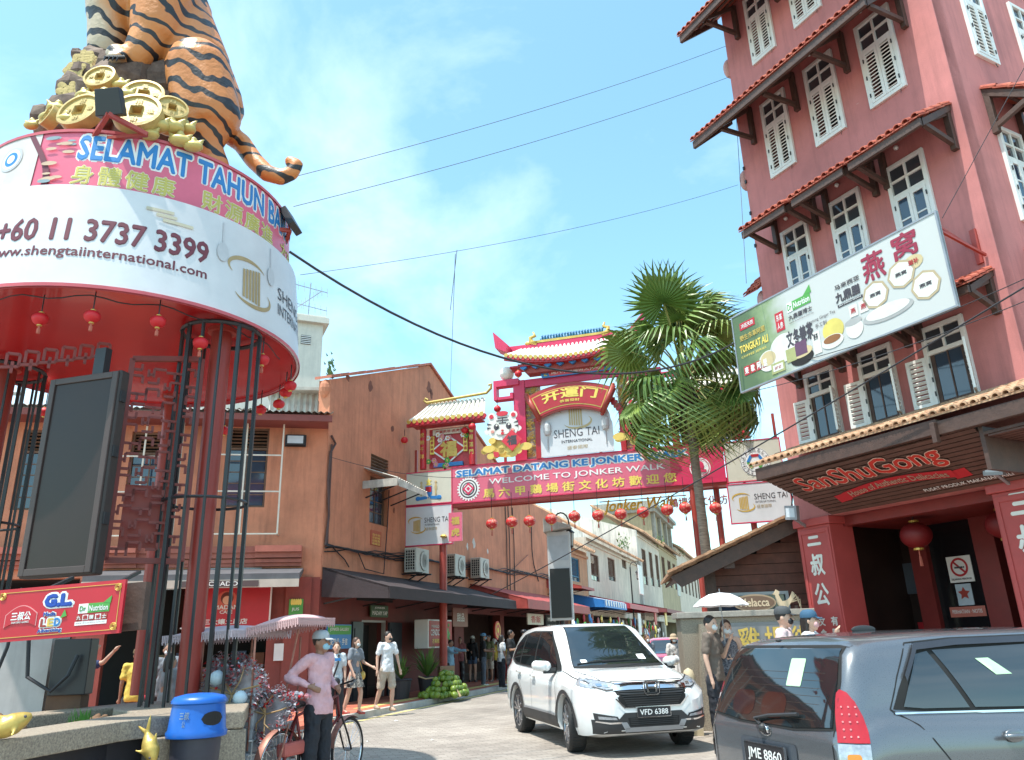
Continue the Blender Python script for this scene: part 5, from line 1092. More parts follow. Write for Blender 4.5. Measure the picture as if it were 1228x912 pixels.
def food_banner():
 D = -1.15; s = fthing('food_banner', 'long vinyl food banner with Chinese lettering hung across the red shophouse', 'banner', RB); a_ = lambda x, y: RB.at(860+x/3.304, 240+y/3.304, D)
 X0, X1, Z0, Z1 = .15, 4.6, 5.93, 7.46
 m = MB(); m.bx(X0, X1, D, D+.04, Z0, Z1)
 mm = bpy.data.materials.new('printed_banner'); mm.use_nodes = True; n = mm.node_tree.nodes; l = mm.node_tree.links; b = n['Principled BSDF']; tc_ = n.new('ShaderNodeTexCoord'); sx = n.new('ShaderNodeSeparateXYZ'); l.new(tc_.outputs['Object'], sx.inputs[0])
 nz_ = n.new('ShaderNodeTexNoise'); nz_.inputs['Scale'].default_value = 3; l.new(tc_.outputs['Object'], nz_.inputs['Vector'])
 ad = n.new('ShaderNodeMath'); ad.operation = 'MULTIPLY_ADD'; ad.inputs[1].default_value = .9; l.new(nz_.outputs['Fac'], ad.inputs[0]); l.new(sx.outputs['X'], ad.inputs[2])
 r = n.new('ShaderNodeValToRGB'); e = r.color_ramp.elements; e[0].position = .2; e[0].color = (.09, .14, .06, 1); e[1].position = .42; e[1].color = (.50, .51, .49, 1); q = e.new(.30); q.color = (.22, .30, .14, 1)
 mr = n.new('ShaderNodeMapRange'); mr.inputs['From Max'].default_value = 5; l.new(ad.outputs[0], mr.inputs['Value']); l.new(mr.outputs[0], r.inputs[0]); l.new(r.outputs[0], b.inputs['Base Color']); b.inputs['Roughness'].default_value = .45
 bd = obj('vinyl', m, mm, s); y = D-.006
 m = MB()
 for q in ((X0, X0+.03, Z0, Z1), (X1-.03, X1, Z0, Z1), (X0, X1, Z0-.03, Z0), (X0, X1, Z1, Z1+.03)): m.bx(q[0], q[1], D-.01, D+.05, q[2], q[3])
 obj('banner_frame', m, M_grey, s)
 def tt(st, p, q, mt, bold=.03, ol=None):
  x0, z1 = a_(*p); x1, z0 = a_(*q); z0, z1 = min(z0, z1), max(z0, z1); return text(st, x0, x1, z0, z1, y-.004, mt, bd, bold, ol, .04)
 def box(x0, x1, z0, z1, mt, yy=0.0, nm='print_patch'): m = MB(); m.bx(x0, x1, y-.001-yy, y+.003-yy, z0, z1); return obj(nm, m, mt, bd)
 # left: tongkat ali
 box(.35, .75, 7.12, 7.27, M_red); text('冷压天然', .39, .71, 7.15, 7.24, y-.004, M_wprint, bd, .03); text('野生东革阿里', .32, .98, 6.9, 7.02, y-.004, M_gold, bd, .03)
 text('TONGKAT ALI', .28, 1.02, 6.66, 6.82, y-.004, M_yellow, bd, .04); text('COFFEE SERIES', .3, .95, 6.56, 6.6, y-.004, M_yellow, bd, .01)
 for k, ch in enumerate('東歌阿里'): box(.32+k*.16, .46+k*.16, 6.2, 6.38, M_red, .001); text(ch, .34+k*.16, .44+k*.16, 6.22, 6.36, y-.006, M_wprint, bd, .04)
 box(1.25, 1.45, 6.75, 7.12, M_red); text('东革', 1.28, 1.42, 6.95, 7.08, y-.004, M_wprint, bd); text('人参', 1.28, 1.42, 6.79, 6.92, y-.004, M_wprint, bd)
 def disc(x, z, r, rz, mt, yy=0.0, k=22): m = MB(); m.lathe([(1, 0), (.001, 0)], k, ax='y', cap=False); m.v = [(x+v[0]*r, y-yy, z+v[2]*rz) for v in m.v]; obj('print_dish', m, mt, bd)
 ib = mat('ink_tan', (.55, .44, .24), .5); iw = mat('ink_pale', (.66, .65, .60), .5); ig = mat('ink_grey', (.36, .36, .35), .5);
 disc(.95, 6.3, .24, .2, iw, .002); disc(.95, 6.34, .19, .14, ib, .004); disc(1.35, 6.42, .33, .27, iw, .001); box(1.0, 1.32, 6.0, 6.2, mat('ink_olive', (.35, .36, .15), .5), .006); box(1.04, 1.28, 6.04, 6.16, iw, .008); box(1.38, 1.6, 6.1, 6.35, mat('ink_olive', 0), .003); text('GIFT SET', 1.08, 1.24, 6.07, 6.12, y-.012, M_red, bd)
 # centre
 box(1.56, 1.68, 7.02, 7.2, M_wprint); text('Dr', 1.57, 1.67, 7.05, 7.17, y-.004, M_green, bd, .03); box(1.685, 2.1, 7.02, 7.2, M_green); text('Nutrition', 1.71, 2.08, 7.05, 7.17, y-.004, M_wprint, bd, .03)
 m = MB(); m.prism([(1.95, 7.2), (2.12, 7.35), (2.14, 7.2)], y-.002, y); obj('leaf_mark', m, M_green, bd); text('九鼎膳博士', 1.56, 2.1, 6.86, 6.96, y-.004, M_dprint, bd, .02); text('www.drnutrition.com.my', 1.56, 2.12, 6.79, 6.83, y-.004, M_dprint, bd, 0)
 text('文冬姜茶', 1.44, 2.05, 6.36, 6.68, y-.004, M_dprint, bd, .05); text('Bentong Ginger Tea', 1.95, 2.55, 6.62, 6.69, y-.004, M_dprint, bd, .01); text('手工制', 2.1, 2.35, 6.5, 6.58, y-.004, M_dprint, bd, .01)
 disc(1.72, 6.1, .26, .14, M_dark, .001); disc(1.72, 6.2, .25, .10, ib, .003); box(1.6, 1.86, 6.15, 6.4, mat('ink_purple', (.12, .05, .10), .5), .004); disc(2.45, 6.35, .22, .2, mat('ink_yellow', (.60, .50, .12), .5), .001); disc(2.4, 6.16, .23, .12, iw, .003); disc(2.4, 6.2, .18, .07, mat('ink_brown', (.25, .10, .03), .5), .005); box(2.0, 2.16, 6.05, 6.45, iw, .002)
 text('姜茶', 2.03, 2.13, 6.3, 6.42, y-.008, M_dprint, bd)
 disc(2.86, 6.22, .17, .17, iw, .002); disc(2.86, 6.34, .17, .06, ig, .004); box(2.82, 2.98, 6.42, 6.62, iw, .001); box(3.02, 3.18, 6.42, 6.62, iw, .001); text('燕', 2.85, 2.95, 6.47, 6.57, y-.008, M_red, bd); text('燕', 3.05, 3.15, 6.47, 6.57, y-.008, M_red, bd)
 for x, z in ((3.35, 6.62), (3.85, 6.76), (4.2, 6.42)): disc(x, z, .25, .24, mat('ink_basket', (.42, .33, .20), .5), .002, 8); disc(x, z, .21, .2, iw, .004, 8); text('燕窝', x-.1, x+.1, z-.03, z+.04, y-.009, M_dprint, bd, .03)
 disc(3.5, 6.26, .46, .13, ig, .001); disc(3.5, 6.29, .40, .11, iw, .003)
 text('马来西亚', 2.62, 3.12, 7.0, 7.09, y-.004, M_dprint, bd, .02); text('九鼎膳', 2.6, 3.1, 6.76, 6.95, y-.004, M_dprint, bd, .05); box(2.62, 3.12, 6.68, 6.73, M_dprint); text('JIU DING SHAN', 2.65, 3.09, 6.69, 6.72, y-.006, M_wprint, bd)
 text('燕', 3.2, 3.62, 6.86, 7.36, y-.004, mat('ink_crimson', (.28, .02, .05), .5), bd, .03); text('窝', 3.78, 4.22, 6.98, 7.42, y-.004, mat('ink_crimson', 0), bd, .03)
 disc(4.08, 6.86, .17, .12, ib, .0, 12); text('滋补', 4.0, 4.18, 6.82, 6.91, y-.01, M_red, bd, .03)
food_banner()
def porch_floor():
 m = MB(); m.bx(-2.5, 8, -1.0, 6, -.002, .12); o = struct('porch_pavement', m, M_redpave); o.location = RB.O; o.rotation_euler = (0, 0, RB.rz)
porch_floor()

# ================================================================ timber house, granite wall, palm
def timber_house():
 Y = 15.6; p0 = AY(800, 692, Y); p1 = AY(948, 622, Y); T = Frame((p0.x, Y), 97); t = fthing('timber_house', 'low dark timber house with a tiled gable roof between the palm and the red shophouse', 'building', T)
 ang = math.atan2(p1.z-p0.z, p1.x-p0.x); W_ = 5.6; ze = p0.z; sl = math.tan(ang)
 n = int(5.2/.16)
 for i in range(10):      # tile courses up the slope, seen at the verge
  x = i*.27; m = MB()
  for k in range(1):
   z = ze+x*sl; m.prism([(x, z), (x+.3, z+.3*sl-.02), (x+.3, z+.3*sl+.035), (x, z+.06)], -.25, 2.5)
   for q in range(3): m.tube([(x+.0, -.25+q*.0, z+.05), (x+.29, -.25, z+.29*sl+.04)], .055, 6)
  obj('roof_tile', m, M_tilew, t)
 m = MB(); m.prism([(.05, ze-.02), (2.75, ze+2.75*sl-.02), (2.75, ze+2.75*sl-.3), (.25, ze-.22)], -.2, -.12); m.prism([(.1, ze-.03), (2.75, ze+2.75*sl-.03), (2.75, ze+2.75*sl-.08), (.1, ze-.08)], -.12, 2.5); obj('barge_board', m, M_dwood, t)
 br = mat('brown_plank', (.13, .05, .035), .7, var=.35, vs=5)
 hs = [(1.55, 4.2, .9, 2.35)]
 for k in range(18):
  z0 = k*.2; z1 = z0+.19; xa = .95;
  if z0 > 3.5: break
  xl = max(.8, (z0-ze+.35)/sl) if z0 > ze-.1 else .8
  if xl > 2.6: continue
  for (a, b) in ([(xl, 1.0), (2.25, 2.75)] if .8 < z0 < 2.15 else [(xl, 2.75)]):
   if a < b: m = MB(); m.bx(a, b, .3, .36, z0, z1); obj('plank', m, br, t)
 m = MB(); m.bx(.94, 1.0, .24, .38, .9, 2.26); m.bx(2.25, 2.31, .24, .38, .9, 2.26); m.bx(1.0, 2.25, .24, .38, 2.2, 2.26); wf = obj('window', m, M_grey, t); m = MB(); m.bx(1.0, 2.25, .33, .35, .9, 2.2); obj('pane', m, M_glass, wf); m = MB(); m.bx(1.5, 1.7, .3, .325, 2.16, 2.19); obj('latch', m, M_silver, wf)
 m = MB(); m.bx(.75, .95, .2, .4, 0, ze+.2); m.bx(1.1, 1.3, -.15, 0, ze+.1, ze+.4); obj('post', m, M_dwood, t)
 m = MB(); m.prism([(.85, 0), (2.74, 0), (2.74, ze+2.7*sl-.1), (.85, ze+.75*sl-.1)], .45, .5); obj('room_dark', m, M_dark, t)
 s = fthing('melaka_sign', 'oval wooden sign with cut-out letters and a rooster above the granite wall', 'sign', Frame(AY(885, 728, 14.6)[:2], 97, 0))
 m = MB(); m.lathe([(1, -.02), (1, .03)], 28, ax='y'); m.v = [(.30+v[0]*.38, v[1], 2.02+v[2]*.15) for v in m.v]; obj('board', m, mat('sign_wood', (.32, .22, .14), .6), s); m = MB(); m.lathe([(1, -.025), (1, -.021)], 28, ax='y'); m.v = [(.30+v[0]*.35, v[1], 2.02+v[2]*.12) for v in m.v]; obj('board_face', m, mat('sign_face', (.14, .08, .05), .6), s)
 text('Melacca', .04, .56, 1.95, 2.1, -.03, mat('letter_tan', (.55, .42, .28), .5), s, .03); m = MB()
 cx, cz = .80, 2.0; Q0 = len(m.v)
 m.prism([(cx-.18, cz+.02), (cx-.1, cz-.12), (cx+.08, cz-.16), (cx+.2, cz-.02), (cx+.36, cz+.16), (cx+.3, cz+.28), (cx+.2, cz+.12), (cx+.1, cz+.06), (cx-.02, cz+.04), (cx-.1, cz+.2), (cx-.06, cz+.28), (cx-.16, cz+.34), (cx-.22, cz+.26), (cx-.28, cz+.22), (cx-.2, cz+.2)], -.03, 0); m.bar((cx-.02, -.01, cz-.14), (cx-.05, -.01, cz-.3), .02); m.bar((cx+.06, -.01, cz-.14), (cx+.08, -.01, cz-.3), .02)
 for k in range(4): m.tube([(cx+.18, -.01, cz), (cx+.34+.05*k, -.01, cz+.25-.06*k), (cx+.42+.02*k, -.01, cz+.08-.09*k)], .018, 5)
 m.bx(cx-.35, cx+.45, -.02, .02, cz-.32, cz-.29); m.v = [((v[0]-cx)*.62+cx, v[1], (v[2]-cz)*.7+cz) for v in m.v]; obj('rooster', m, mat('letter_tan', 0), s); m = MB(); m.bx(0.05, .1, 0, .04, 1.2, 1.95); m.bx(1.0, 1.05, 0, .04, 1.2, 1.95); obj('leg', m, M_dwood, s)
timber_house()
def granite_wall():
 a = AY(815, 735, 14); b = AY(967, 733, 14); T = Frame((a.x, 14), 92); t = fthing('granite_wall', 'low speckled granite wall with gold characters on a polished grey panel', 'wall', T); L_ = b.x-a.x; zt = a.z
 m = MB(); m.bx(0, L_, 0, .5, 0, zt-.1); obj('body', m, M_granite, t, bev=.01); m = MB(); m.bx(-.06, L_+.1, -.06, .56, zt-.1, zt); obj('coping', m, mat('granite_coping', (.32, .29, .25), .6, var=.2, vs=20), t, bev=.01)
 m = MB(); m.bx(.75, L_-.05, -.02, -.002, .3, zt-.2); p = obj('grey_panel', m, mat('polished_grey', (.20, .20, .21), .25, var=.15), t)
 m = MB(); m.prism([(.15, 0), (.75, 0), (.5, zt-.2), (.3, zt-.2)], -.18, -.001); obj('buttress', m, M_granite, t)
 for k, ch in enumerate('雞場街'): text(ch, .95+k*.45, 1.32+k*.45, 1.12, 1.6, -.035, M_gold, p, .02, name='gold_character')
 b = G(828, 800); t = thing('stone_bollard', 'small pale stone figure standing at the foot of the granite wall', 'stone figure', (AY(826, 812, 13.3).x, 13.3, 0)); m = MB(); m.bx(-.13, .13, -.1, .1, 0, .4); m.lathe([(.10, .4), (.12, .5), (.08, .7), (.11, .85), (.07, .96), (.001, 1.0)], 12); obj('figure', m, mat('pale_stone', (.5, .42, .28), .8, var=.2), t, smooth=True, auto=40)
granite_wall()
def palm():
 base = AY(851, 711, 18); base = Vector((base.x+.05, 18, 0)); top = AY(822, 462, 18); t = thing('palm_tree', 'tall fan palm with a grey trunk in front of the arch', 'palm tree', base)
 L_ = top-base; pts = [Vector((0, 0, 0)), Vector((.02, 0, 1)), Vector((.02, 0, 2.4)), Vector((-.03, 0, 3.4)), Vector((L_.x*.55, 0, 5.0)), Vector((L_.x*.8, 0, 6.2)), Vector((L_.x, 0, L_.z))]
 fine = []
 for i in range(len(pts)-1):
  for k in range(8): fine.append(pts[i].lerp(pts[i+1], k/8))
 rs = [.145-.045*min(1, p.z/5)+.008*(i % 2) for i, p in enumerate(fine)]; m = MB(); m.tube(fine, rs, 14); obj('trunk', m, pile_mat('palm_bark', [(.3, '5b5148'), (.6, '8c8073'), (.8, 'a69a88')], 6, .9, .6, sc3=(1, 1, 6)), t, smooth=True)
 c = L_.copy(); m = MB()
 for k in range(220):
  a = random.uniform(0, 2*PI); r = random.uniform(.08, .22); z = c.z-random.uniform(0, .9); p = Vector((c.x+r*math.cos(a), r*math.sin(a), z)); q = p+Vector((.16*math.cos(a), .16*math.sin(a), random.uniform(-.25, .2))); m.add([p, q, p+Vector((.03, .03, .1))], [(0, 1, 2)])
 m.tube([(c.x, 0, c.z-.9), (c.x, 0, c.z+.1)], [.14, .2], 10); obj('boot_fibre', m, mat('fibre_brown', (.12, .055, .03), .9, var=.4, vs=10), t)
 gr = bpy.data.materials.new('palm_leaf'); gr.use_nodes = True; n = gr.node_tree.nodes; l = gr.node_tree.links; b = n['Principled BSDF']; oi = n.new('ShaderNodeObjectInfo'); r = n.new('ShaderNodeValToRGB'); r.color_ramp.elements[0].color = (.10, .18, .035, 1); r.color_ramp.elements[1].color = (.25, .33, .08, 1); l.new(oi.outputs['Random'], r.inputs[0]); l.new(r.outputs[0], b.inputs['Base Color']); b.inputs['Roughness'].default_value = .38
 dead = mat('dry_frond', (.16, .10, .055), .8, var=.3, vs=6)
 def fan(rad, droop, seed, nl=34, arc=300):
  rnd = random.Random(seed); m = MB()
  for k in range(nl):
   a = R(-arc/2+arc*k/(nl-1)); ln = rad*(.78+.22*math.cos(a*.55))*rnd.uniform(.9, 1.05); w0 = rad*R(arc)/nl*.34
   d = Vector((math.cos(a), math.sin(a), 0)); sd = Vector((-math.sin(a), math.cos(a), 0)); last = None
   seg = 6; rows = []
   for j in range(seg+1):
    u = j/seg; wid = w0*(1.0 if u < .45 else max(.04, (1-u)/.55))*(u*1.6+.12 if u < .45 else .84); z = .12*u*rad-(droop*max(0, u-.45)**2*rad*2.2)*rnd.uniform(.8, 1.25)-.10*rad*abs(math.sin(a))*u
    p = d*ln*u*(1-.22*droop*max(0, u-.5)); p.z = z; rows.append([p-sd*wid, p+Vector((0, 0, -.045*rad if u < .8 else 0)), p+sd*wid])
   m.ring(rows, close=False)
  return m.mesh('frond', [gr])
 def pet(rad): pass
 var = [fan(1.1, .5, 1, 26, 260), fan(1.08, 1.0, 2, 24, 240), fan(1.05, 1.6, 3, 24, 220), fan(1.0, .8, 4, 22, 210), fan(1.05, 2.1, 5, 20, 170)]; varM = {}
 pm = mat('petiole_green', (.22, .22, .05), .6)
 rnd = random.Random(5); specs = []
 for k in range(40):
  g = k*2.39996+.3*math.sin(k*5.1); u = (k+.5)/40; el = 86-130*u; specs.append((g, el, (1.75-.5*u+.45*math.sin(k*1.9)) if el > 25 else 1.4+.35*math.sin(k*1.7)))
 for k, (g, el, ln) in enumerate(specs):
  el += rnd.uniform(-7, 7); e = R(el); d = Vector((math.cos(e)*math.cos(g), math.cos(e)*math.sin(g), math.sin(e))); st = c+Vector((0, 0, .1+.5*k/46*0))
  end = st+Vector((d.x*.78, d.y*.78, d.z))*ln+Vector((0, 0, .15 if el > 20 else -.1)); mid = st.lerp(end, .5)+Vector((0, 0, .12))
  vi = 0 if el > 50 else 1 if el > 20 else 2 if el > -10 else 4; vi = 3 if rnd.random() < .2 and el > 0 else vi
  dn = d.copy(); dn.z -= .1 if el > 30 else .55 if el > 0 else .8; dn.normalize()
  q = dn.to_track_quat('X', 'Z'); o = bpy.data.objects.new('frond', var[vi]); COL.objects.link(o); o.parent = t; o.location = end; o.rotation_euler = (q @ Euler((rnd.uniform(-.9, .9), rnd.uniform(-.2, .2), 0)).to_quaternion()).to_euler(); s_ = rnd.uniform(.88, 1.12); o.scale = (s_, s_, s_)
  m = MB(); m.tube([st, mid, end], [.035, .022, .014], 5); m.v = m.v; obj('petiole', m, pm, t)
 for (dx, dy, dz, s_) in ((.55, -.35, -1.35, .8), (.3, .4, -1.2, .7)):
  me = fan(.9, 1.6, 9, 22, 150); me.materials.clear(); me.materials.append(dead); o = bpy.data.objects.new('dead_frond', me); COL.objects.link(o); o.parent = t; o.location = c+Vector((dx, dy, dz*.6)); o.rotation_euler = Vector((.3*dx, .2*dy, -1)).normalized().to_track_quat('X', 'Y').to_euler(); o.scale = (s_,)*3
palm()
# ================================================================ roundabout kiosk with drum, tiger, cages, screen
KC = Vector((-5.18, 9.63, 0))
KF = Frame((KC.x, KC.y), 90)
def kp(phi, r, z): return Vector((r*math.sin(phi), -r*math.cos(phi), z))      # local to the kiosk, phi grows to the right
RW0, RW1, RP0, RP1 = 2.24, 2.13, 2.03, 1.98
ZB, ZW, ZP = 5.27, 6.58, 7.40
def rw(z): return RW0+(RW1-RW0)*(z-ZB)/(ZW-ZB)
def rp(z): return RP0+(RP1-RP0)*(z-ZW)/(ZP-ZW)
def kiosk():
 t = fthing('kiosk', 'round red kiosk roof with white and pink lettered bands on red posts', 'kiosk', KF)
 def band(z0, z1, fr, wav, mt, nm, th=.03):
  rows = []; n = 120
  for i in range(n):
   a = 2*PI*i/n; w1 = wav*math.sin(a*9)+wav*.5*math.sin(a*23+1); rows.append([kp(a, fr(z)+(w1 if k == 1 else w1*.4), z+(wav*1.5*math.sin(a*7) if k == 2 else 0)) for k, z in enumerate((z0, (z0+z1)/2, z1))]+[kp(a, fr(z)-th, z) for z in (z1, z0)])
  rows.append(rows[0]); m = MB(); m.ring(rows, cap=False); return obj(nm, m, mt, t, smooth=True, auto=40)
 wb = band(ZB, ZW, rw, .0005, M_vinyl, 'white_band'); pb = band(ZW-.02, ZP, rp, .0005, M_pink, 'pink_band')
 m = MB(); m.lathe([(2.2, ZB+.02), (2.2, ZB+.05)], 72); m.lathe([(RP0+.02, ZW-.03), (2.12, ZW-.03), (2.12, ZW), (RP0+.02, ZW)], 72, cap=False); obj('drum_floor', m, mat('glossy_red_soffit', (.42, .012, .014), .22, var=.08, vs=1, coat=.3), t)
 m = MB(); m.lathe([(1.95, ZP-.12), (1.95, ZP-.08)], 48); obj('drum_top', m, M_redmet, t)
 m = MB(); m.lathe([(2.255, ZB-.02), (2.255, ZB+.02), (2.2, ZB+.02), (2.2, ZB-.02)], 72, cap=False)
 m.lathe([(RP1+.02, ZP-.01), (RP1+.02, ZP+.03), (RP1-.04, ZP+.03), (RP1-.04, ZP-.01)], 72, cap=False); obj('rim', m, mat('pinkish_rim', (.55, .10, .12), .4), t)
 P = lambda phi, z, o=.012: kp(phi, rw(z)+o, z); Q = lambda phi, z, o=.012: kp(phi, rp(z)+o, z)
 def ct(s, a0, a1, z0, z1, mt, fn, par, bold, ol=None, ow=.03, shear=0.0, space=1.0, cell=None):
  b = textmb(s, bold, 2, shear, space);
  def go(mb, o, base): fit(mb, R(a0), R(a1), z0, z1, base=base); mb = dense(mb, R(3)) if cell else mb; mb.v = [tuple(fn(v[0], v[2], o-v[1])) for v in mb.v]; return mb
  if ol: o2 = textmb(s, bold+ow, 2, shear, space); obj('lettering_outline', go(o2, .004, b), ol, par)
  obj('lettering', go(b, .0065, None), mt, par)
 ct('+60 11 3737 3399', -13, 47.5, 5.83, 6.13, M_maroon, P, wb, .035, cell=1)
 ct('www.shengtaiinternational.com', -14, 47.3, 5.60, 5.76, M_maroon, P, wb, .018, cell=1)
 for i, (s, z0, z1) in enumerate([('SHENG TAI', 5.84, 6.02), ('INTERNATIONAL', 5.62, 5.78)]): ct(s, 77.5, 112, z0, z1, M_dprint, P, wb, .01)
 m = MB(); lg = logo(wb, 0, 0, .36, 0, f=lambda v: P(R(63.5)+v[0]/2.2, 5.82+v[2], .005-v[1]))
 # faint printed lanterns and cloud
 for ph in (52, 73):
  m = MB(); m.lathe([(1, 0), (.001, 0)], 14, ax='y', cap=False); m.v = [tuple(P(R(ph)+v[0]*.035, 6.08+v[2]*.13, .014)) for v in m.v]; m.add([P(R(ph)-.004, 6.2), P(R(ph)+.004, 6.2), P(R(ph)+.004, 6.5), P(R(ph)-.004, 6.5)], [(0, 1, 2, 3)]); obj('faint_lantern_print', m, mat('faint_print', (.52, .52, .54), .4), wb)
 m = MB()
 for (a, b, z) in ((28, 36, 6.36), (31, 37, 6.30), (33, 42, 6.24)): m.add([P(R(a+(b-a)*k/6), z+dz, .014) for k in range(7) for dz in (0, .04)], [(2*k, 2*k+2, 2*k+3, 2*k+1) for k in range(6)])
 obj('cloud_print', m, mat('tan_print', (.50, .45, .33), .5), wb)
 # pink band
 ct('SELAMAT TAHUN BARU', 4.5, 97, 6.99, 7.35, M_blue, Q, pb, .035, M_wprint, .035, cell=1)
 ct('身體健康', 4, 36, 6.65, 6.92, mat('olive_yellow_print', (.50, .44, .10), .5), Q, pb, .02, mat('pale_yellow_print', (.74, .68, .50), .5), .035, space=1.25, cell=1); ct('財源廣進', 45, 79, 6.65, 6.92, mat('olive_yellow_print', 0), Q, pb, .02, mat('pale_yellow_print', 0), .035, space=1.2, cell=1)
 ct('大吉大利', 86, 118, 6.68, 6.92, mat('olive_yellow_print', 0), Q, pb, .05, space=1.2)
 # grey cloud pattern and cream panel at the left
 m = MB()
 for a in range(-60, -9, 3): m.add([Q(R(a), ZW, .01), Q(R(a+3), ZW, .01), Q(R(a+3), ZP, .01), Q(R(a), ZP, .01)], [(0, 1, 2, 3)])
 obj('cream_panel', m, mat('cream_print', (.58, .52, .48), .4), pb); m = MB()
 for k in range(8): z0 = ZW+(ZP-ZW)*k/8; z1 = ZW+(ZP-ZW)*(k+1)/8; o = lambda z: R(-12+7*math.cos((z-ZW-.1)/(ZP-ZW)*2.2)); m.add([Q(o(z0), z0, .014), Q(o(z0)+R(2.2), z0, .014), Q(o(z1)+R(2.2), z1, .014), Q(o(z1), z1, .014)], [(0, 1, 2, 3)])
 obj('maroon_curve', m, M_maroon, pb)
 for k in range(14):
  m = MB(); a = R(random.uniform(-5, 2)); z = random.choice([random.uniform(7.1, 7.32), random.uniform(6.65, 7.0)]); m.lathe([(1, 0), (.001, 0)], 12, ax='y', cap=False); rr_ = random.uniform(.03, .06); m.v = [tuple(Q(a+v[0]*rr_*.8, z+v[2]*rr_*.5, .015+.001*k)) for v in m.v]; obj('cloud_print', m, mat('cloud_a', (.22, .30, .33), .5) if k % 3 == 0 else mat('cloud_b', (.55, .38, .26), .5), pb)
 m = MB();
 for r_, o, k in ((.17, .016, 0), (.14, .018, 1), (.10, .02, 2), (.06, .022, 1)): s = MB(); s.lathe([(r_, 0), (.001, 0)], 20, ax='y', cap=False); s.v = [tuple(Q(R(-20)+v[0]/2, 7.1+v[2], o)) for v in s.v]; m.merge(s, k=k)
 obj('emblem', m, [mat('em_grey', (.5, .5, .52), .5), M_wprint, M_blue], pb); ct('MELAKA BERSEJARAH', -42, -13, 6.74, 6.84, mat('em_red', (.6, .12, .1), .5), Q, pb, .02)
 # posts
 for (x, y) in ((-3.6, 8.85), (-6.95, 9.9), (-5.3, 11.4)):
  l = KF.I @ Vector((x, y, 0)); m = MB(); m.tube([(l.x, l.y, .95), (l.x, l.y, ZB+.03)], .12, 16); obj('post', m, mat('red_post_paint', (.30, .035, .025), .4, var=.15, vs=1, streak=.25), t, smooth=True, auto=40)
  m = MB(); m.tube([(l.x, l.y, ZB-.03), (l.x, l.y, ZB+.02)], .17, 16); obj('post_cap', m, M_redmet, t)
 # hanging fittings
 m = MB()
 for a, b in ((-60, 96),): m.tube([kp(R(q), 2.05, ZB-.05-.03*math.sin(q*.3)) for q in range(a, b, 4)], .008, 4)
 obj('cable', m, M_cable, t)
kiosk()
def cage(x, y, lab, rot=0.0):
 t = thing('column_cage', lab, 'cage', (x, y, 0), rot, 'black bar cages round the kiosk posts'); zt = 5.22
 for z in (zt, 3.12):
  m = MB(); m.tube([(.46*math.cos(2*PI*k/28), .46*math.sin(2*PI*k/28), z) for k in range(29)], .028 if z > 4 else .018, 6); obj('ring', m, M_black, t)
 for k in range(14):
  a = 2*PI*(k+.3)/14; m = MB(); m.bar((.46*math.cos(a), .46*math.sin(a), .95), (.46*math.cos(a), .46*math.sin(a), zt), .04 if k % 3 == 0 else .026); obj('bar', m, M_black, t)
 return t
cage(-3.6, 8.85, 'tall black bar cage round the red post right of the dark screen'); cage(-6.95, 9.9, 'tall black bar cage at the left edge behind the screen', .3)
for i, (x, y, z) in enumerate([(-5.15, 7.70, 5.0), (-4.57, 7.68, 5.0), (-3.96, 7.92, 5.02), (-3.62, 8.3, 4.9), (-3.14, 9.05, 4.95), (-3.1, 10.15, 4.97), (-3.22, 10.35, 4.94), (-3.5, 10.95, 4.96), (-3.85, 11.2, 4.96), (-5.3, 11.7, 4.98), (-4.6, 11.75, 4.8), (-7.1, 11.1, 5.0), (-5.75, 7.75, 5.0)]):
 lantern('small red lantern under the kiosk rim, %s' % ['at the left above the screen', 'second from the left over the screen', 'right of the screen top', 'inside the bar cage', 'right of the bar cage', 'upper of the close right pair', 'behind the close right pair', 'over the corrugated roof, right', 'over the corrugated roof, left', 'behind the fret panel', 'behind the right cage', 'behind the left cage', 'leftmost over the screen'][i], (x, y, z), .09, 'small red lanterns round the kiosk rim', i in (0, 1, 2, 3, 4), None, .78, .24)
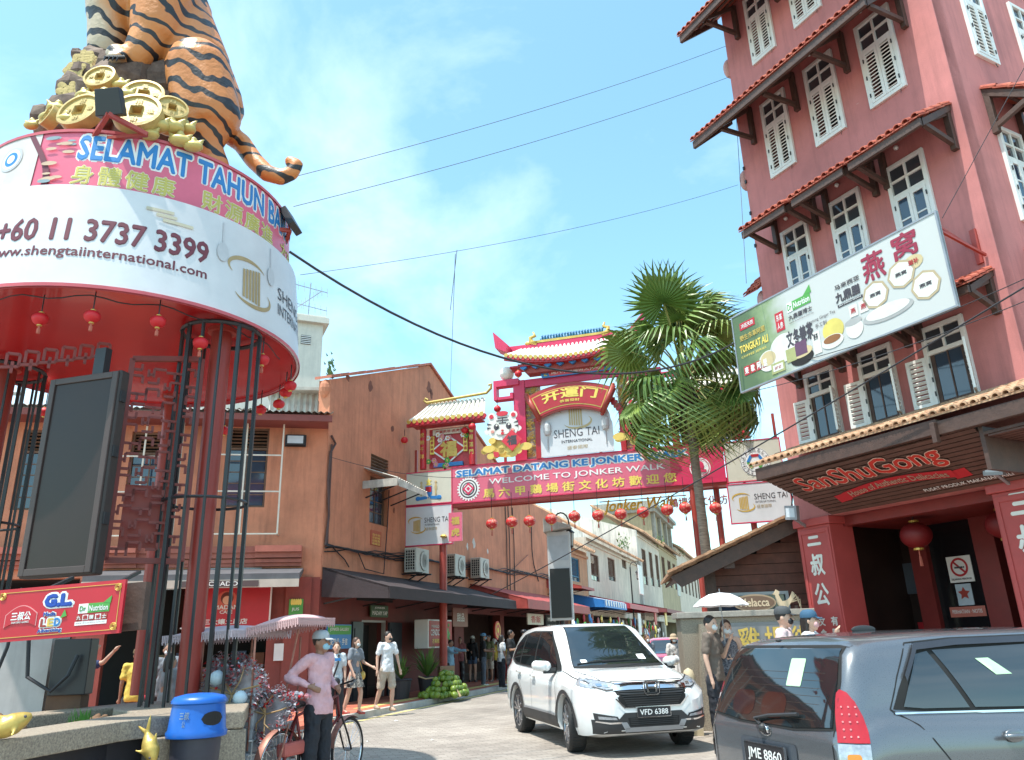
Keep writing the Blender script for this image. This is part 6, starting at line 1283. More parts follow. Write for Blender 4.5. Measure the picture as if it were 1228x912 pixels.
# ---- planter
def planter():
 t = thing('granite_planter', 'raised granite planter with dark panels under the kiosk', 'planter', (-3.6, 8, 0)); O = Vector((3.6, -8, 0)); zt = .97
 A = [(-3.85, 4.0), (-3.30, 6.83), (-2.97, 7.43), (-2.55, 7.62), (-3.08, 9.4), (-4.35, 9.5), (-5.3, 7.6), (-5.6, 4.4), (-5.15, 4.4), (-4.95, 7.3), (-4.3, 8.7), (-4.1, 8.3), (-3.68, 7.9), (-3.78, 7.0), (-4.3, 4.0)]
 def slab(poly, z0, z1, mt, nm):
  n = len(poly); vs = [Vector((x, y, z0))+O for x, y in poly]+[Vector((x, y, z1))+O for x, y in poly]; m = MB(); m.add(vs, [tuple(range(n)), tuple(range(2*n-1, n-1, -1))]+[(i, i+n, (i+1) % n+n, (i+1) % n) for i in range(n)])
  me = m.mesh(nm, mt); bm = bmesh.new(); bm.from_mesh(me); bmesh.ops.triangulate(bm, faces=[f for f in bm.faces if len(f.verts) > 4]); bm.to_mesh(me); bm.free(); return obj(nm, me, None, t, bev=.015)
 slab(A, zt-.15, zt, M_granite, 'coping')
 B = [(-3.95, 4.0), (-3.42, 6.9), (-3.1, 7.5), (-2.72, 7.72), (-3.22, 9.3), (-4.3, 9.4), (-5.15, 7.6), (-5.4, 4.4), (-5.2, 4.4), (-5.0, 7.4), (-4.35, 8.75), (-4.0, 8.35), (-3.6, 7.95), (-3.7, 7.05), (-4.15, 4.0)]
 slab(B, 0, zt-.152, mat('dark_planter_panel', (.02, .02, .026), .45, var=.2), 'panel')
 for x, y in ((-3.12, 7.22), (-2.72, 7.70), (-3.62, 5.2), (-3.2, 9.0)):
  l = Vector((x, y, 0))+O; m = MB(); m.prism([(-.16, 0), (.16, 0), (.12, zt-.155), (-.12, zt-.155)], -.14, .14, f=lambda v: Matrix.Rotation(R(38), 3, 'Z') @ v + Vector((l.x, l.y, 0))); obj('granite_leg', m, M_granite, t, bev=.01)
 m = MB(); m.bx(-.2, .2, -.2, .2, .1, .8);
 vs = [(-3.8, 4.1), (-3.75, 7.0), (-3.65, 7.95), (-4.1, 8.5), (-4.4, 8.85), (-4.95, 7.4), (-5.1, 4.3)]; m = MB(); m.add([Vector((x, y, .7))+O for x, y in vs], [tuple(range(len(vs)))]); obj('soil', m, mat('soil', (.05, .035, .025), .95, var=.4, bump=.6), t)
planter()
def root_rock(x, y, s, lab):
 t = thing('root_sculpture', lab, 'driftwood', (x, y, .68)); m = MB(); rnd = random.Random(int(x*10))
 for k in range(9): p = Vector((rnd.uniform(-.3, .3), rnd.uniform(-.2, .2), rnd.uniform(.05, .45)))*s; m.cap2(p, p+Vector((rnd.uniform(-.35, .35), rnd.uniform(-.2, .2), rnd.uniform(-.3, .35)))*s, .12*s, .06*s, 8)
 m.ball((0, 0, .1*s), (.35*s, .25*s, .2*s)); rmobj('wood', m, mat('driftwood', (.20, .11, .06), .85, var=.5, vs=6, bump=.6), t, .025)
 g = MB()
 for k in range(90): p = Vector((rnd.gauss(-.05, .08), rnd.gauss(-.25, .05), rnd.uniform(0, .4)))*s; g.add([p, p+Vector((.02, 0, 0)), p+Vector((rnd.uniform(-.06, .06), -.03, .14))], [(0, 1, 2)])
 obj('grass_tuft', g, mat('bright_grass', (.10, .28, .04), .6), t)
root_rock(-4.45, 7.05, .75, 'knotted brown driftwood with a green tuft in the planter, left edge'); root_rock(-4.15, 8.0, .55, 'low brown driftwood root behind the granite edge under the red sign')
def fish(p, s, rz, lab, up=0.0):
 t = thing('golden_fish', lab, 'fish statue', p, rz, 'golden fish on the planter'); m = MB()
 M_ = Matrix.Rotation(up, 4, 'Y'); b = [(-.28, .02, .03), (-.2, 0, .09), (-.05, 0, .15), (.1, 0, .16), (.25, .0, .10), (.34, 0, .04)]; m.tube([(x*s, y*s, z*s) for x, y, z in [(q[0], 0, 0) for q in b]], [q[2]*s for q in b], 14)
 for q in (1, -1): m.cap2((-.26*s, 0, 0), (-.46*s, 0, .16*s*q), .05*s, .03*s); m.cap2((-.46*s, 0, .16*s*q), (-.52*s, .0, .2*s*q), .03*s, .015*s)
 m.cap2((.0, 0, .12*s), (-.12*s, 0, .24*s), .06*s, .02*s); m.cap2((.1*s, .1*s, -.05*s), (0, .22*s, -.12*s), .04*s, .02*s); m.cap2((.1*s, -.1*s, -.05*s), (0, -.22*s, -.12*s), .04*s, .02*s)
 m.v = [tuple(M_ @ Vector(v)) for v in m.v]; rmobj('body', m, mat('bright_gold_leaf', (.52, .36, .09), .38, .4, var=.12, bump=.1, bs=60), t, .012*s+.004)
 for q in (1, -1): e = MB(); e.ball(tuple(M_ @ Vector((.24*s, .085*s*q, .03*s))), .025*s); obj('eye', e, M_dprint, t)
p = AY(8, 872, 5.7); fish((p.x, 5.7, p.z), .46, R(40), 'gold fish statue at the left edge in front of the planter', R(-25))
p = AY(180, 895, 6.85); fish((p.x, 6.85, p.z), .42, R(-30), 'gold fish statue with raised tail below the planter coping beside the bin', R(60))
# ---- coins, ingots, rocks on the drum, tiger
M_rock = pile_mat('brown_rock', [(.3, '3b2f2b'), (.5, '6d5a50'), (.7, '8d7c70')], 3, .85, .8)
M_coin = mat('coin_gold', (.50, .36, .13), .5, .15, var=.2, vs=4, bump=.3, bs=20)
def coin(px, py, Y, r, tilt, lab, chars='招財進寶'):
 r *= .64; c = AY(px, py, Y); t = thing('gold_coin', lab, 'coin', c, R(tilt), 'big gold coins round the tiger'); m = MB(); q = .2*r; T_ = Matrix.Rotation(R(-14), 4, 'X')
 n = 32; out_ = [(r*math.cos(2*PI*k/n), r*math.sin(2*PI*k/n)) for k in range(n)]
 sq = []
 for k in range(n):
  a = 2*PI*k/n; w_ = max(abs(math.cos(a)), abs(math.sin(a))); sq.append((q*math.cos(a)/w_, q*math.sin(a)/w_))
 def rg(k, y): return [(k*a, y, k*b) for a, b in out_]
 S = lambda y, s=1.0: [(s*a, y, s*b) for a, b in sq]
 m.ring([S(-.04), S(-.07, 1.25), rg(.0 if 0 else .86, -.05) if False else S(-.05, 1.3), rg(.84, -.05), rg(.86, -.075), rg(1, -.07), rg(1, .07), rg(.86, .075), S(.06), S(-.06)], cap=False)
 m.v = [tuple(T_ @ Vector(v)) for v in m.v]; obj('disc', m, M_coin, t, smooth=True, auto=35)
 for k, ch in enumerate(chars):
  a = [PI/2, -PI/2, 0, PI][k]; x, z = .55*r*math.cos(a), .55*r*math.sin(a); text(ch, x-.15*r, x+.15*r, z-.15*r, z+.15*r, -.062, mat('coin_relief', (.56, .42, .15), .5, .1), t, .03, f=lambda v: T_ @ Vector(v), name='raised_character')
 return t
coin(165, 137, 7.75, .46, 8, 'large gold coin with a square hole, centre front below the tiger', '招財進寶')
coin(122, 96, 8.3, .33, -2, 'gold coin with a square hole highest in the pile, left of the paw', '招財進寶')
coin(173, 117, 8.1, .40, 12, 'gold coin leaning behind the large centre coin', '黃金萬兩'); coin(206, 133, 8.0, .30, 30, 'gold coin partly hidden at the right of the pile', '日日見財')
coin(98, 136, 7.8, .44, -10, 'gold coin half hidden behind the front floodlight', '招財進寶'); coin(62, 142, 8.0, .24, -35, 'small gold coin tilted at the left end of the pile', '一本萬利')
def ingots():
 for i, (px, py, Y, s, lab) in enumerate([(125, 118, 8.05, .36, 'gold ingot behind the floodlight'), (205, 150, 7.95, .28, 'gold ingot right of the centre coin'), (216, 165, 7.95, .22, 'gold ingot with a pointed crest'), (232, 172, 8.0, .20, 'gold ingot at the foot of the tiger'), (58, 138, 8.2, .22, 'gold ingot at the far left of the pile'), (180, 158, 7.8, .2, 'small gold ingot under the centre coin'), (38, 147, 8.1, .16, 'smallest gold ingot at the left end'), (80, 140, 7.8, .2, 'gold ingot left of the hidden coin'), (108, 120, 8.1, .26, 'gold ingot between the upper coin and the hidden coin'), (150, 112, 8.0, .24, 'gold ingot between the two upper coins'), (190, 148, 7.85, .24, 'gold ingot tucked beside the centre coin'), (145, 100, 8.3, .2, 'gold ingot just under the tiger paw'), (222, 152, 8.1, .24, 'gold ingot right of the partly hidden coin'), (70, 128, 8.2, .22, 'gold ingot on the rocks above the tilted coin'), (100, 112, 8.3, .2, 'gold ingot by the raised characters')]):
  s *= .62; c = AY(px, py, Y); t = thing('gold_ingot', lab, 'ingot', c, random.uniform(-.5, .5), 'gold ingots round the tiger'); m = MB(); m.ball((0, 0, -.05), (s, s*.7, s*.5), 14, 8); m.ball((0, 0, s*.3), (s*.35, s*.35, s*.42), 12, 8); m.cap2((-s*.7, 0, .1*s), (-s*1.0, 0, .4*s), s*.25, s*.1); m.cap2((s*.7, 0, .1*s), (s*1.0, 0, .4*s), s*.25, s*.1); rmobj('ingot', m, mat('ingot_gold', (.52, .40, .13), .4, .2, var=.15), t, .016)
ingots()
def rocks():
 t = thing('rock_pile', 'brown rock mound with raised gold characters under the tiger', 'rock', AY(150, 130, 9.0)); C0 = AY(150, 130, 9.0); rnd = random.Random(11); m = MB()
 for (px, py, Y, s) in [(150, 110, 9.1, .8), (120, 130, 8.8, .6), (185, 90, 9.3, .55), (90, 110, 8.8, .4), (115, 75, 9.1, .35), (140, 85, 9.0, .45), (205, 105, 9.2, .55), (215, 140, 9.0, .5), (80, 135, 8.6, .42), (160, 72, 9.2, .3), (180, 150, 9.0, .8), (100, 95, 8.9, .35), (225, 155, 9.0, .45), (240, 165, 9.0, .25), (60, 150, 8.6, .4), (200, 84, 9.4, .3), (95, 68, 9.1, .18)]:
  c = AY(px, py, Y)-C0; n, k = 9, 6; s2 = MB(); s *= .68; s2.ball((0, 0, 0), s, n, k); s2.v = [tuple(Vector(v)*rnd.uniform(.78, 1.1)+c) for v in s2.v]; m.merge(s2)
 obj('rock', m, M_rock, t)
 for i, (px, py, Y, ch) in enumerate([(98, 73, 8.75, '虎'), (88, 88, 8.7, '氣'), (80, 112, 8.55, '沖'), (78, 133, 8.45, '天')]):
  c = AY(px, py, Y)-C0; b = textmb(ch, .07); fit(b, c.x-.17, c.x+.17, c.z-.2, c.z+.2, c.y); s2 = MB(); s2.v = b.v+[(x, y+.1, z) for x, y, z in b.v]; s2.f = b.f+[tuple(i_+len(b.v) for i_ in f)[::-1] for f in b.f]; s2.m = [0]*len(s2.f); obj('raised_character', s2, M_coin, t)
rocks()
def tiger():
 t = thing('tiger_statue', 'large painted tiger statue sitting on the kiosk roof with its striped tail curling right', 'tiger statue', AY(230, 160, 9.2)); C0 = AY(230, 160, 9.2); m = MB()
 def q(px, py, Y): return AY(px, py, Y)-C0
 def c2(a, b, ra, rb): m.cap2(q(*a), q(*b), ra, rb, 14)
 # trunk: rump low at the right, back climbing up-left
 c2((256, 128, 9.3), (235, 82, 9.4), .44, .50); c2((235, 82, 9.4), (208, 22, 9.5), .52, .58); c2((208, 22, 9.5), (175, -60, 9.6), .60, .62); c2((175, -60, 9.6), (120, -130, 9.5), .6, .45)
 c2((215, 62, 9.35), (185, 0, 9.4), .5, .55); c2((165, 10, 9.45), (150, -60, 9.5), .42, .55)
 # near haunch and hind leg down to the drum
 c2((238, 85, 8.95), (256, 140, 8.95), .46, .38); c2((258, 140, 8.95), (250, 172, 8.95), .33, .20); c2((250, 172, 8.95), (262, 200, 9.0), .17, .15); c2((262, 198, 9.0), (240, 205, 8.8), .15, .13)
 c2((225, 90, 8.85), (226, 130, 8.8), .30, .22); c2((226, 130, 8.8), (246, 160, 8.9), .2, .2)
 # near foreleg
 c2((200, -25, 9.0), (188, 38, 8.95), .50, .37); c2((188, 38, 8.95), (166, 66, 8.85), .34, .22); c2((165, 72, 8.85), (140, 66, 8.7), .17, .15)
 for k in range(3): c2((138+k*5, 66, 8.62), (132+k*4, 68, 8.55), .07, .05)
 # far foreleg and chest
 c2((145, -40, 9.2), (134, 22, 9.2), .55, .36); c2((134, 22, 9.2), (128, 62, 9.2), .34, .27)
 # tail
 tl = [(270, 158, 9.3), (290, 172, 9.3), (304, 192, 9.25), (320, 208, 9.2), (337, 213, 9.2), (350, 208, 9.2), (356, 198, 9.2), (348, 194, 9.2)]
 for i, (a, b) in enumerate(zip(tl, tl[1:])): r0_ = .15-.010*i; m.cap2(q(*a), q(*b), r0_, r0_-.008, 12)
 mt = bpy.data.materials.new('tiger_paint'); mt.use_nodes = True; n = mt.node_tree.nodes; l = mt.node_tree.links; b = n['Principled BSDF']; tc_ = n.new('ShaderNodeTexCoord')
 mp_ = n.new('ShaderNodeMapping'); mp_.inputs['Rotation'].default_value = (0, R(-18), 0); l.new(tc_.outputs['Object'], mp_.inputs[0])
 nz1 = n.new('ShaderNodeTexNoise'); nz1.inputs['Scale'].default_value = 1.6; nz1.inputs['Detail'].default_value = 2; l.new(mp_.outputs[0], nz1.inputs['Vector'])
 wv = n.new('ShaderNodeTexWave'); wv.bands_direction = 'Z'; wv.inputs['Scale'].default_value = 1.25; wv.inputs['Distortion'].default_value = 7.5; wv.inputs['Detail'].default_value = 2.2; wv.inputs['Detail Scale'].default_value = 1.5; l.new(mp_.outputs[0], wv.inputs['Vector'])
 st = n.new('ShaderNodeValToRGB'); st.color_ramp.elements[0].position = .72; st.color_ramp.elements[0].color = (0, 0, 0, 1); st.color_ramp.elements[1].position = .78; l.new(wv.outputs['Fac'], st.inputs[0])
 # belly cream where the surface faces down/left
 ge = n.new('ShaderNodeSeparateXYZ'); l.new(tc_.outputs['Object'], ge.inputs[0])
 a1 = n.new('ShaderNodeMath'); a1.operation = 'MULTIPLY_ADD'; a1.inputs[1].default_value = .45; l.new(ge.outputs['Z'], a1.inputs[0]); l.new(ge.outputs['X'], a1.inputs[2])
 a2 = n.new('ShaderNodeMath'); a2.operation = 'MULTIPLY_ADD'; a2.inputs[1].default_value = .5; l.new(nz1.outputs['Fac'], a2.inputs[0]); l.new(a1.outputs[0], a2.inputs[2])
 cr_ = n.new('ShaderNodeValToRGB'); e = cr_.color_ramp.elements; e[0].position = .42; e[0].color = (.50, .40, .28, 1); e[1].position = .52; e[1].color = (.62, .25, .075, 1); x_ = e.new(.8); x_.color = (.56, .20, .055, 1)
 mr = n.new('ShaderNodeMapRange'); mr.inputs['From Min'].default_value = -1.4; mr.inputs['From Max'].default_value = 1.2; l.new(a2.outputs[0], mr.inputs['Value']); l.new(mr.outputs[0], cr_.inputs[0])
 mix = n.new('ShaderNodeMixRGB'); mix.inputs['Color2'].default_value = (.02, .018, .02, 1); l.new(st.outputs[0], mix.inputs[0]); l.new(cr_.outputs[0], mix.inputs['Color1']); l.new(mix.outputs[0], b.inputs['Base Color']); b.inputs['Roughness'].default_value = .45
 bp = n.new('ShaderNodeBump'); bp.inputs['Strength'].default_value = .4; bp.inputs['Distance'].default_value = .02; nb = n.new('ShaderNodeTexNoise'); nb.inputs['Scale'].default_value = 18; l.new(tc_.outputs['Object'], nb.inputs['Vector']); l.new(nb.outputs[0], bp.inputs['Height']); l.new(bp.outputs[0], b.inputs['Normal'])
 rmobj('body', m, mt, t, .03, 6)
 for k in range(4):
  c = MB(); a = q(134+k*5, 69, 8.52); c.tube([a, a+Vector((-.05, -.06, -.05)), a+Vector((-.06, -.07, -.12))], [.03, .022, .004], 6); obj('claw', c, M_black, t)
tiger()
def flood(p, rz, lab, up=.35):
 t = thing('floodlight', lab, 'floodlight', p, rz, 'floodlights on the kiosk roof'); m = MB(); m.prism([(-.17, -.16), (.17, -.16), (.14, .16), (-.16, .16)], -.05, .05, f=lambda v: Matrix.Rotation(up, 3, 'X') @ v+Vector((0, 0, .2))); obj('housing', m, M_black, t, bev=.01)
 m = MB(); m.bar((-.35, .25, -.1), (0, 0, .04), .05); m.bar((.35, .25, -.1), (0, 0, .04), .05); m.bar((-.35, .25, -.1), (.35, .25, -.1), .04); obj('bracket', m, M_redmet, t)
p = AY(130, 138, 7.45); flood((p.x, 7.45, p.z-.03), R(-5), 'black floodlight on a red bracket at the front edge of the drum')
p = AY(352, 276, 9.6); flood((p.x-.05, 9.6, p.z-.05), R(85), 'small floodlight sticking out at the right side of the drum', -.5)
# ---- screen, fret panel, red sign
def kiosk_signs():
 c = AY(62, 455, 8.0); S = Frame((c.x, 8.0), 105); t = fthing('led_screen', 'tall dark advertising screen hanging under the kiosk', 'screen', S); z1 = c.z; z0 = AY(15, 695, 8.0).z; w_ = .93
 m = MB(); m.bx(0, w_, 0, .13, z0, z1); obj('casing', m, mat('screen_casing', (.035, .024, .022), .5, var=.2), t, bev=.02)
 m = MB(); f = .09; m.bx(.02, f, -.03, -.001, z0+.02, z1-.02); m.bx(w_-f, w_-.02, -.03, -.001, z0+.02, z1-.02); m.bx(f, w_-f, -.03, -.001, z1-f, z1-.02); m.bx(f, w_-f, -.03, -.001, z0+.02, z0+f); obj('bezel', m, mat('bezel_brown', (.06, .038, .034), .5), t, bev=.006)
 m = MB(); m.bx(f, w_-f, -.012, -.004, z0+f, z1-f); obj('glass', m, mat('screen_glass', (.03, .018, .016), .3, var=.1, spec=.3), t)
 m = MB(); m.bx(.52, .66, .02, .11, z1, z1+.3); obj('hanger', m, M_black, t)
 m = MB()
 for z in (z0+.5, z0+1.2, z0+1.8): m.bx(w_-.005, w_+.02, .02, .09, z, z+.12)
 obj('hinge', m, M_black, t)
 a = AY(160, 425, 8.35); FR = Frame((a.x, 8.35), 62); t = fthing('fret_panel', 'red brown wooden Chinese fret panel beside the dark screen', 'screen panel', FR); zb, zt = 2.45, 4.75; M_f = mat('fret_wood', (.20, .035, .028), .5, var=.2); W = .75
 for (p, q) in (((0, zb), (0, zt)), ((W, zb), (W, zt+.1)), ((0, zb), (W, zb)), ((0, zt), (W, zt+.1))): m = MB(); m.bar((p[0], 0, p[1]), (q[0], 0, q[1]), .06); obj('frame_bar', m, M_f, t)
 rnd = random.Random(3); nz_ = 15
 for j in range(nz_):
  z = zb+.05+j*(zt-zb-.1)/nz_; h = (zt-zb-.1)/nz_
  for i in range(4):
   x = i*W/4; w4 = W/4; k = (i+j) % 4; seg = [[((0, .5), (1, .5)), ((.5, 0), (.5, .5)), ((1, .5), (1, 1))], [((0, 0), (0, 1)), ((0, 1), (.7, 1)), ((.7, 1), (.7, .4))], [((0, .5), (.6, .5)), ((.6, .5), (.6, 1)), ((1, 0), (1, .6))], [((.3, 0), (.3, .7)), ((.3, .7), (1, .7)), ((0, .2), (.3, .2))]][k]
   m = MB()
   for (p, q) in seg: m.bar((x+p[0]*w4, 0, z+p[1]*h), (x+q[0]*w4, 0, z+q[1]*h), .028)
   obj('fret_piece', m, M_f, t)
 # frieze over the screen
 for i in range(6):
  m = MB(); x = -.25-.17*i; z = zt-.05*i
  for (p, q) in (((0, 0), (0, .14)), ((0, .14), (-.12, .14)), ((-.12, .14), (-.12, 0)), ((-.06, -.08), (-.06, .05)), ((0, 0), (-.17, -.03))): m.bar((x+p[0], 0, z+p[1]), (x+q[0], 0, z+q[1]), .03)
  obj('fret_piece', m, M_f, t)
 m = MB(); m.bx(.1, .55, .12, .14, 2.6, 3.3); obj('red_backing', m, M_redmet, t)
 # sign
 a = AY(2, 708, 7.0); b = AY(0, 772, 7.0); GS = Frame((a.x, 7.0), 97); t = fthing('media_sign', 'red advertising sign with gold border and three logos under the dark screen', 'sign', GS); z1, z0 = a.z, b.z; w_ = GS.at(151, 695)[0]
 sk = (GS.at(151, 695)[1]-z1)/w_; f = lambda v: Vector((v[0], v[1], v[2]+sk*v[0])); z1 -= 0; z0 = GS.at(4, 771)[1]
 def pr(poly, y0, y1, mt, nm, par): m = MB(); m.prism(poly, y0, y1, f=f); return obj(nm, m, mt, par)
 rc = lambda x0, x1, c, d: [(x0, c), (x1, c), (x1, d), (x0, d)]
 bd = pr(rc(-.15, w_, z0, z1), 0, .03, mat('sign_red', (.48, .015, .03), .4, var=.05), 'board', t); m = MB(); m.prism(rc(-.1, w_+.12, z0+.02, z1-.02), .12, .2, f=f); obj('back_box', m, M_dwood, t); m = MB()
 for x in (.3, w_-.2): m.bar(f((x, .15, z1-.02)), f((x, .5, z1+.12)), .03)
 obj('hanger', m, M_black, t)
 H_ = z1-z0
 for q in (rc(0, w_-.03, z1-.035, z1-.03), rc(0, w_-.03, z0+.03, z0+.035), rc(w_-.04, w_-.035, z0+.03, z1-.03)): pr(q, -.004, -.001, M_gold, 'gold_border', bd)
 for cx, cz in ((.03, z1-.06), (w_-.06, z1-.06), (w_-.06, z0+.06), (.0, z0+.06)):
  m = MB()
  for k in range(3): m.tube([f((cx+.03*math.cos(a_*PI/5)*(1-.3*k), -.006, cz+.03*math.sin(a_*PI/5)*(1-.3*k))) for a_ in range(11)], .003, 4)
  obj('gold_corner', m, M_gold, bd)
 def T(s, x0, x1, u0, u1, mt, bold=.03, ol=None, ow=.05): text(s, x0*w_, x1*w_, z0+u0*H_, z0+u1*H_, -.008, mt, bd, bold, ol, ow, f=f)
 navy = mat('navy_print', (.01, .06, .35), .4)
 T('G.L.', .37, .60, .57, .84, navy, .07, M_wprint, .08); T('Media', .38, .48, .42, .5, navy, .04, M_wprint, .05); T('Advertising', .35, .54, .1, .19, navy, .04, M_wprint, .05)
 for k, (ch, mt) in enumerate(zip('LED', (M_redmet, M_gold, M_blue))): T(ch, .365+.055*k, .415+.055*k, .22, .38, mt, .06, M_wprint, .06)
 m = MB(); m.prism([(w_*.52, z0+.36*H_), (w_*.55, z0+.52*H_), (w_*.57, z0+.4*H_)], -.01, -.007, f=f); obj('leaf_mark', m, M_green, bd)
 pr(rc(.655*w_, .73*w_, z0+.42*H_, z0+.6*H_), -.004, -.001, M_wprint, 'logo_patch', bd); T('Dr', .665, .715, .46, .56, M_green); pr(rc(.73*w_, .90*w_, z0+.42*H_, z0+.6*H_), -.004, -.001, M_green, 'logo_patch', bd); T('Nutrition', .74, .89, .45, .56, M_wprint)
 m = MB(); m.prism([(w_*.85, z0+.6*H_), (w_*.91, z0+.72*H_), (w_*.905, z0+.58*H_)], -.006, -.003, f=f); obj('leaf_mark', m, M_green, bd)
 for k, ch in enumerate('九鼎膳博士'): pr(rc((.645+.05*k)*w_, (.69+.05*k)*w_, z0+.29*H_, z0+.39*H_), -.003, -.001, M_wprint if k % 2 else M_redmet, 'logo_patch', bd); T(ch, .65+.05*k, .685+.05*k, .30, .38, M_red if k % 2 else M_wprint)
 pr(rc(.64*w_, .89*w_, z0+.2*H_, z0+.27*H_), -.003, -.001, M_wprint, 'logo_patch', bd); T('www.drnutrition.com.my', .65, .88, .215, .255, M_dprint, 0)
 m = MB(); n = 12; top = [(w_*(.07+.26*k/n), z0+H_*(.50+.17*math.sin(PI*k/n))) for k in range(n+1)]; bot = [(w_*(.07+.26*k/n), z0+H_*(.26+.10*math.sin(PI*k/n))) for k in range(n, -1, -1)]; m.prism(top+bot, -.004, -.001, f=f); obj('badge', m, mat('badge_pink', (.62, .25, .25), .4), bd); m = MB(); m.prism([(x*.94+.012*w_, z*.94+.06*(z0+H_*.4)) for x, z in top+bot], -.006, -.0045, f=f); obj('badge_field', m, mat('sign_red', 0), bd)
 T('三叔公', .12, .28, .38, .55, M_wprint, .05); T('SAN SHU GONG', .13, .27, .33, .37, M_wprint, .02)
 # control boxes and cable below the sign
 c = AY(82, 800, 8.6); t = thing('control_box', 'black control box with looping cables below the red sign', 'box', (c.x, 8.6, 0), R(5)); m = MB(); m.bx(-.18, .2, 0, .2, c.z-.28, c.z+.28); obj('box', m, M_black, t, bev=.01); m = MB(); m.bx(-.9, -.25, .1, .5, .9, 2.1); obj('white_cabinet', m, mat('cabinet_white', (.40, .37, .36), .5, streak=.3), t)
 m = MB(); m.tube([(-.3, -.1, 2.2), (-.4, -.1, 1.7), (-.35, -.1, 1.3), (-.1, -.1, 1.15), (.05, -.1, 1.3), (.1, -.05, 1.5)], .02, 6); m.tube([(-.55, -.1, 2.2), (-.6, -.1, 1.6), (-.7, -.1, 1.2)], .018, 6); obj('cable', m, M_cable, t); m = MB(); m.bx(-.2, .15, .05, .25, .68, 1.35); obj('stump', m, mat('stump_brown', (.12, .06, .035), .8, var=.4), t)
kiosk_signs()
def bin_():
 c = AY(240, 832, 7.15); t = thing('litter_bin', 'blue drum litter bin lid on a dark bin in front of the planter', 'litter bin', (c.x, 7.15, 0)); z = c.z
 m = MB(); m.lathe([(.235, z-.34), (.245, z-.335), (.25, z-.30), (.235, z-.28), (.215, z-.08), (.228, z-.07), (.228, z-.05), (.205, z-.02), (.12, z+.0), (.001, z+.008)], 36); obj('lid', m, mat('blue_plastic', (.008, .10, .42), .35, var=.12, bump=.05), t, smooth=True, auto=50)
 m = MB(); n = 8
 for k in range(n): a0, a1 = R(-62+k*50/n), R(-62+(k+1)*50/n); e = lambda a: .055*math.sqrt(max(0, 1-((math.degrees(a)+37)/25)**2)); q = lambda a, s: Vector((.232*math.cos(a), .232*math.sin(a), z-.19+s*e(a))); m.add([q(a0, -1), q(a1, -1), q(a1, 1), q(a0, 1)], [(0, 1, 2, 3)])
 obj('mouth', m, M_dark, t)
 f = lambda v: Vector((.234*math.sin(v[0]), -.234*math.cos(v[0]), v[2])); text('三叔', -.30, .08, z-.19, z-.13, 0, mat('worn_sticker', (.25, .32, .4), .6), t, .03, f=f); text('公', -.18, -.05, z-.25, z-.20, 0, mat('worn_sticker', 0), t, .03, f=f)
 m = MB(); m.lathe([(.15, 0), (.17, .02), (.205, z-.345)], 20); obj('bin_body', m, mat('dark_bin', (.035, .035, .05), .5, var=.3), t, smooth=True, auto=50)
bin_()
# ---- overhead wires
def wires():
 for i, (a, b, sag, r, lab) in enumerate([((347, 302, 8.9), (880, 412, 14.0), 1.1, .018, 'thick black cable from the kiosk to the red shophouse'), ((540, 372, 13), (548, 300, 13.2), 0, .006, 'thin wire dropping from the thick cable'),
   ((350, 213, 9.6), (872, 55, 15), .15, .005, 'uppermost thin wire between kiosk and red shophouse'), ((352, 248, 9.6), (876, 92, 15), .15, .005, 'second thin wire below the uppermost'), ((360, 330, 9.8), (885, 222, 15), .2, .004, 'lowest thin wire over the pagoda arch'),
   ((590, 713, 23), (1228, 345, 9), .1, .013, 'grey cable climbing from the welcome banner to the right edge'), ((900, 470, 13.5), (1228, 362, 9), .1, .007, 'service wire under the food banner, lower'), ((930, 440, 13.5), (1228, 335, 9), .12, .007, 'service wire under the food banner, upper'), ((880, 90, 15.2), (895, 340, 13), .0, .006, 'loose wire hanging down the left edge of the red wall'), ((1130, 262, 9.9), (1240, 60, 9), 0, .006, 'stay wire from the banner bracket up to the right'), ((395, 548, 18), (640, 562, 24), .4, .007, 'thin wire across the orange gable to the arch'), ((546, 305, 13.2), (540, 470, 24), 0, .006, 'thin drop wire above the pavilion')]):
  p, q = AY(*a), AY(*b); t = thing('overhead_wire', lab, 'wire', p); m = MB(); curve_cable(m, (0, 0, 0), q-p, sag, r, 24); obj('strand', m, M_cable, t)
wires()
# ================================================================ cars
def interp(tab, x):
 """smooth curve through (x, v) knots"""
 if x <= tab[0][0]: return tab[0][1]
 if x >= tab[-1][0]: return tab[-1][1]
 for i in range(len(tab)-1):
  if tab[i][0] <= x <= tab[i+1][0]:
   x0, a = tab[i]; x1, b = tab[i+1]; h = x1-x0; u = (x-x0)/h
   def sl(j):
    if j <= 0 or j >= len(tab)-1: return (tab[min(j+1, len(tab)-1)][1]-tab[max(j-1, 0)][1])/(tab[min(j+1, len(tab)-1)][0]-tab[max(j-1, 0)][0])
    d0 = (tab[j][1]-tab[j-1][1])/(tab[j][0]-tab[j-1][0]); d1 = (tab[j+1][1]-tab[j][1])/(tab[j+1][0]-tab[j][0])
    return 0 if d0*d1 <= 0 else 2*d0*d1/(d0+d1)
   return a*(1+2*u)*(1-u)**2+b*u*u*(3-2*u)+h*(sl(i)*u*(1-u)**2-sl(i+1)*u*u*(1-u))
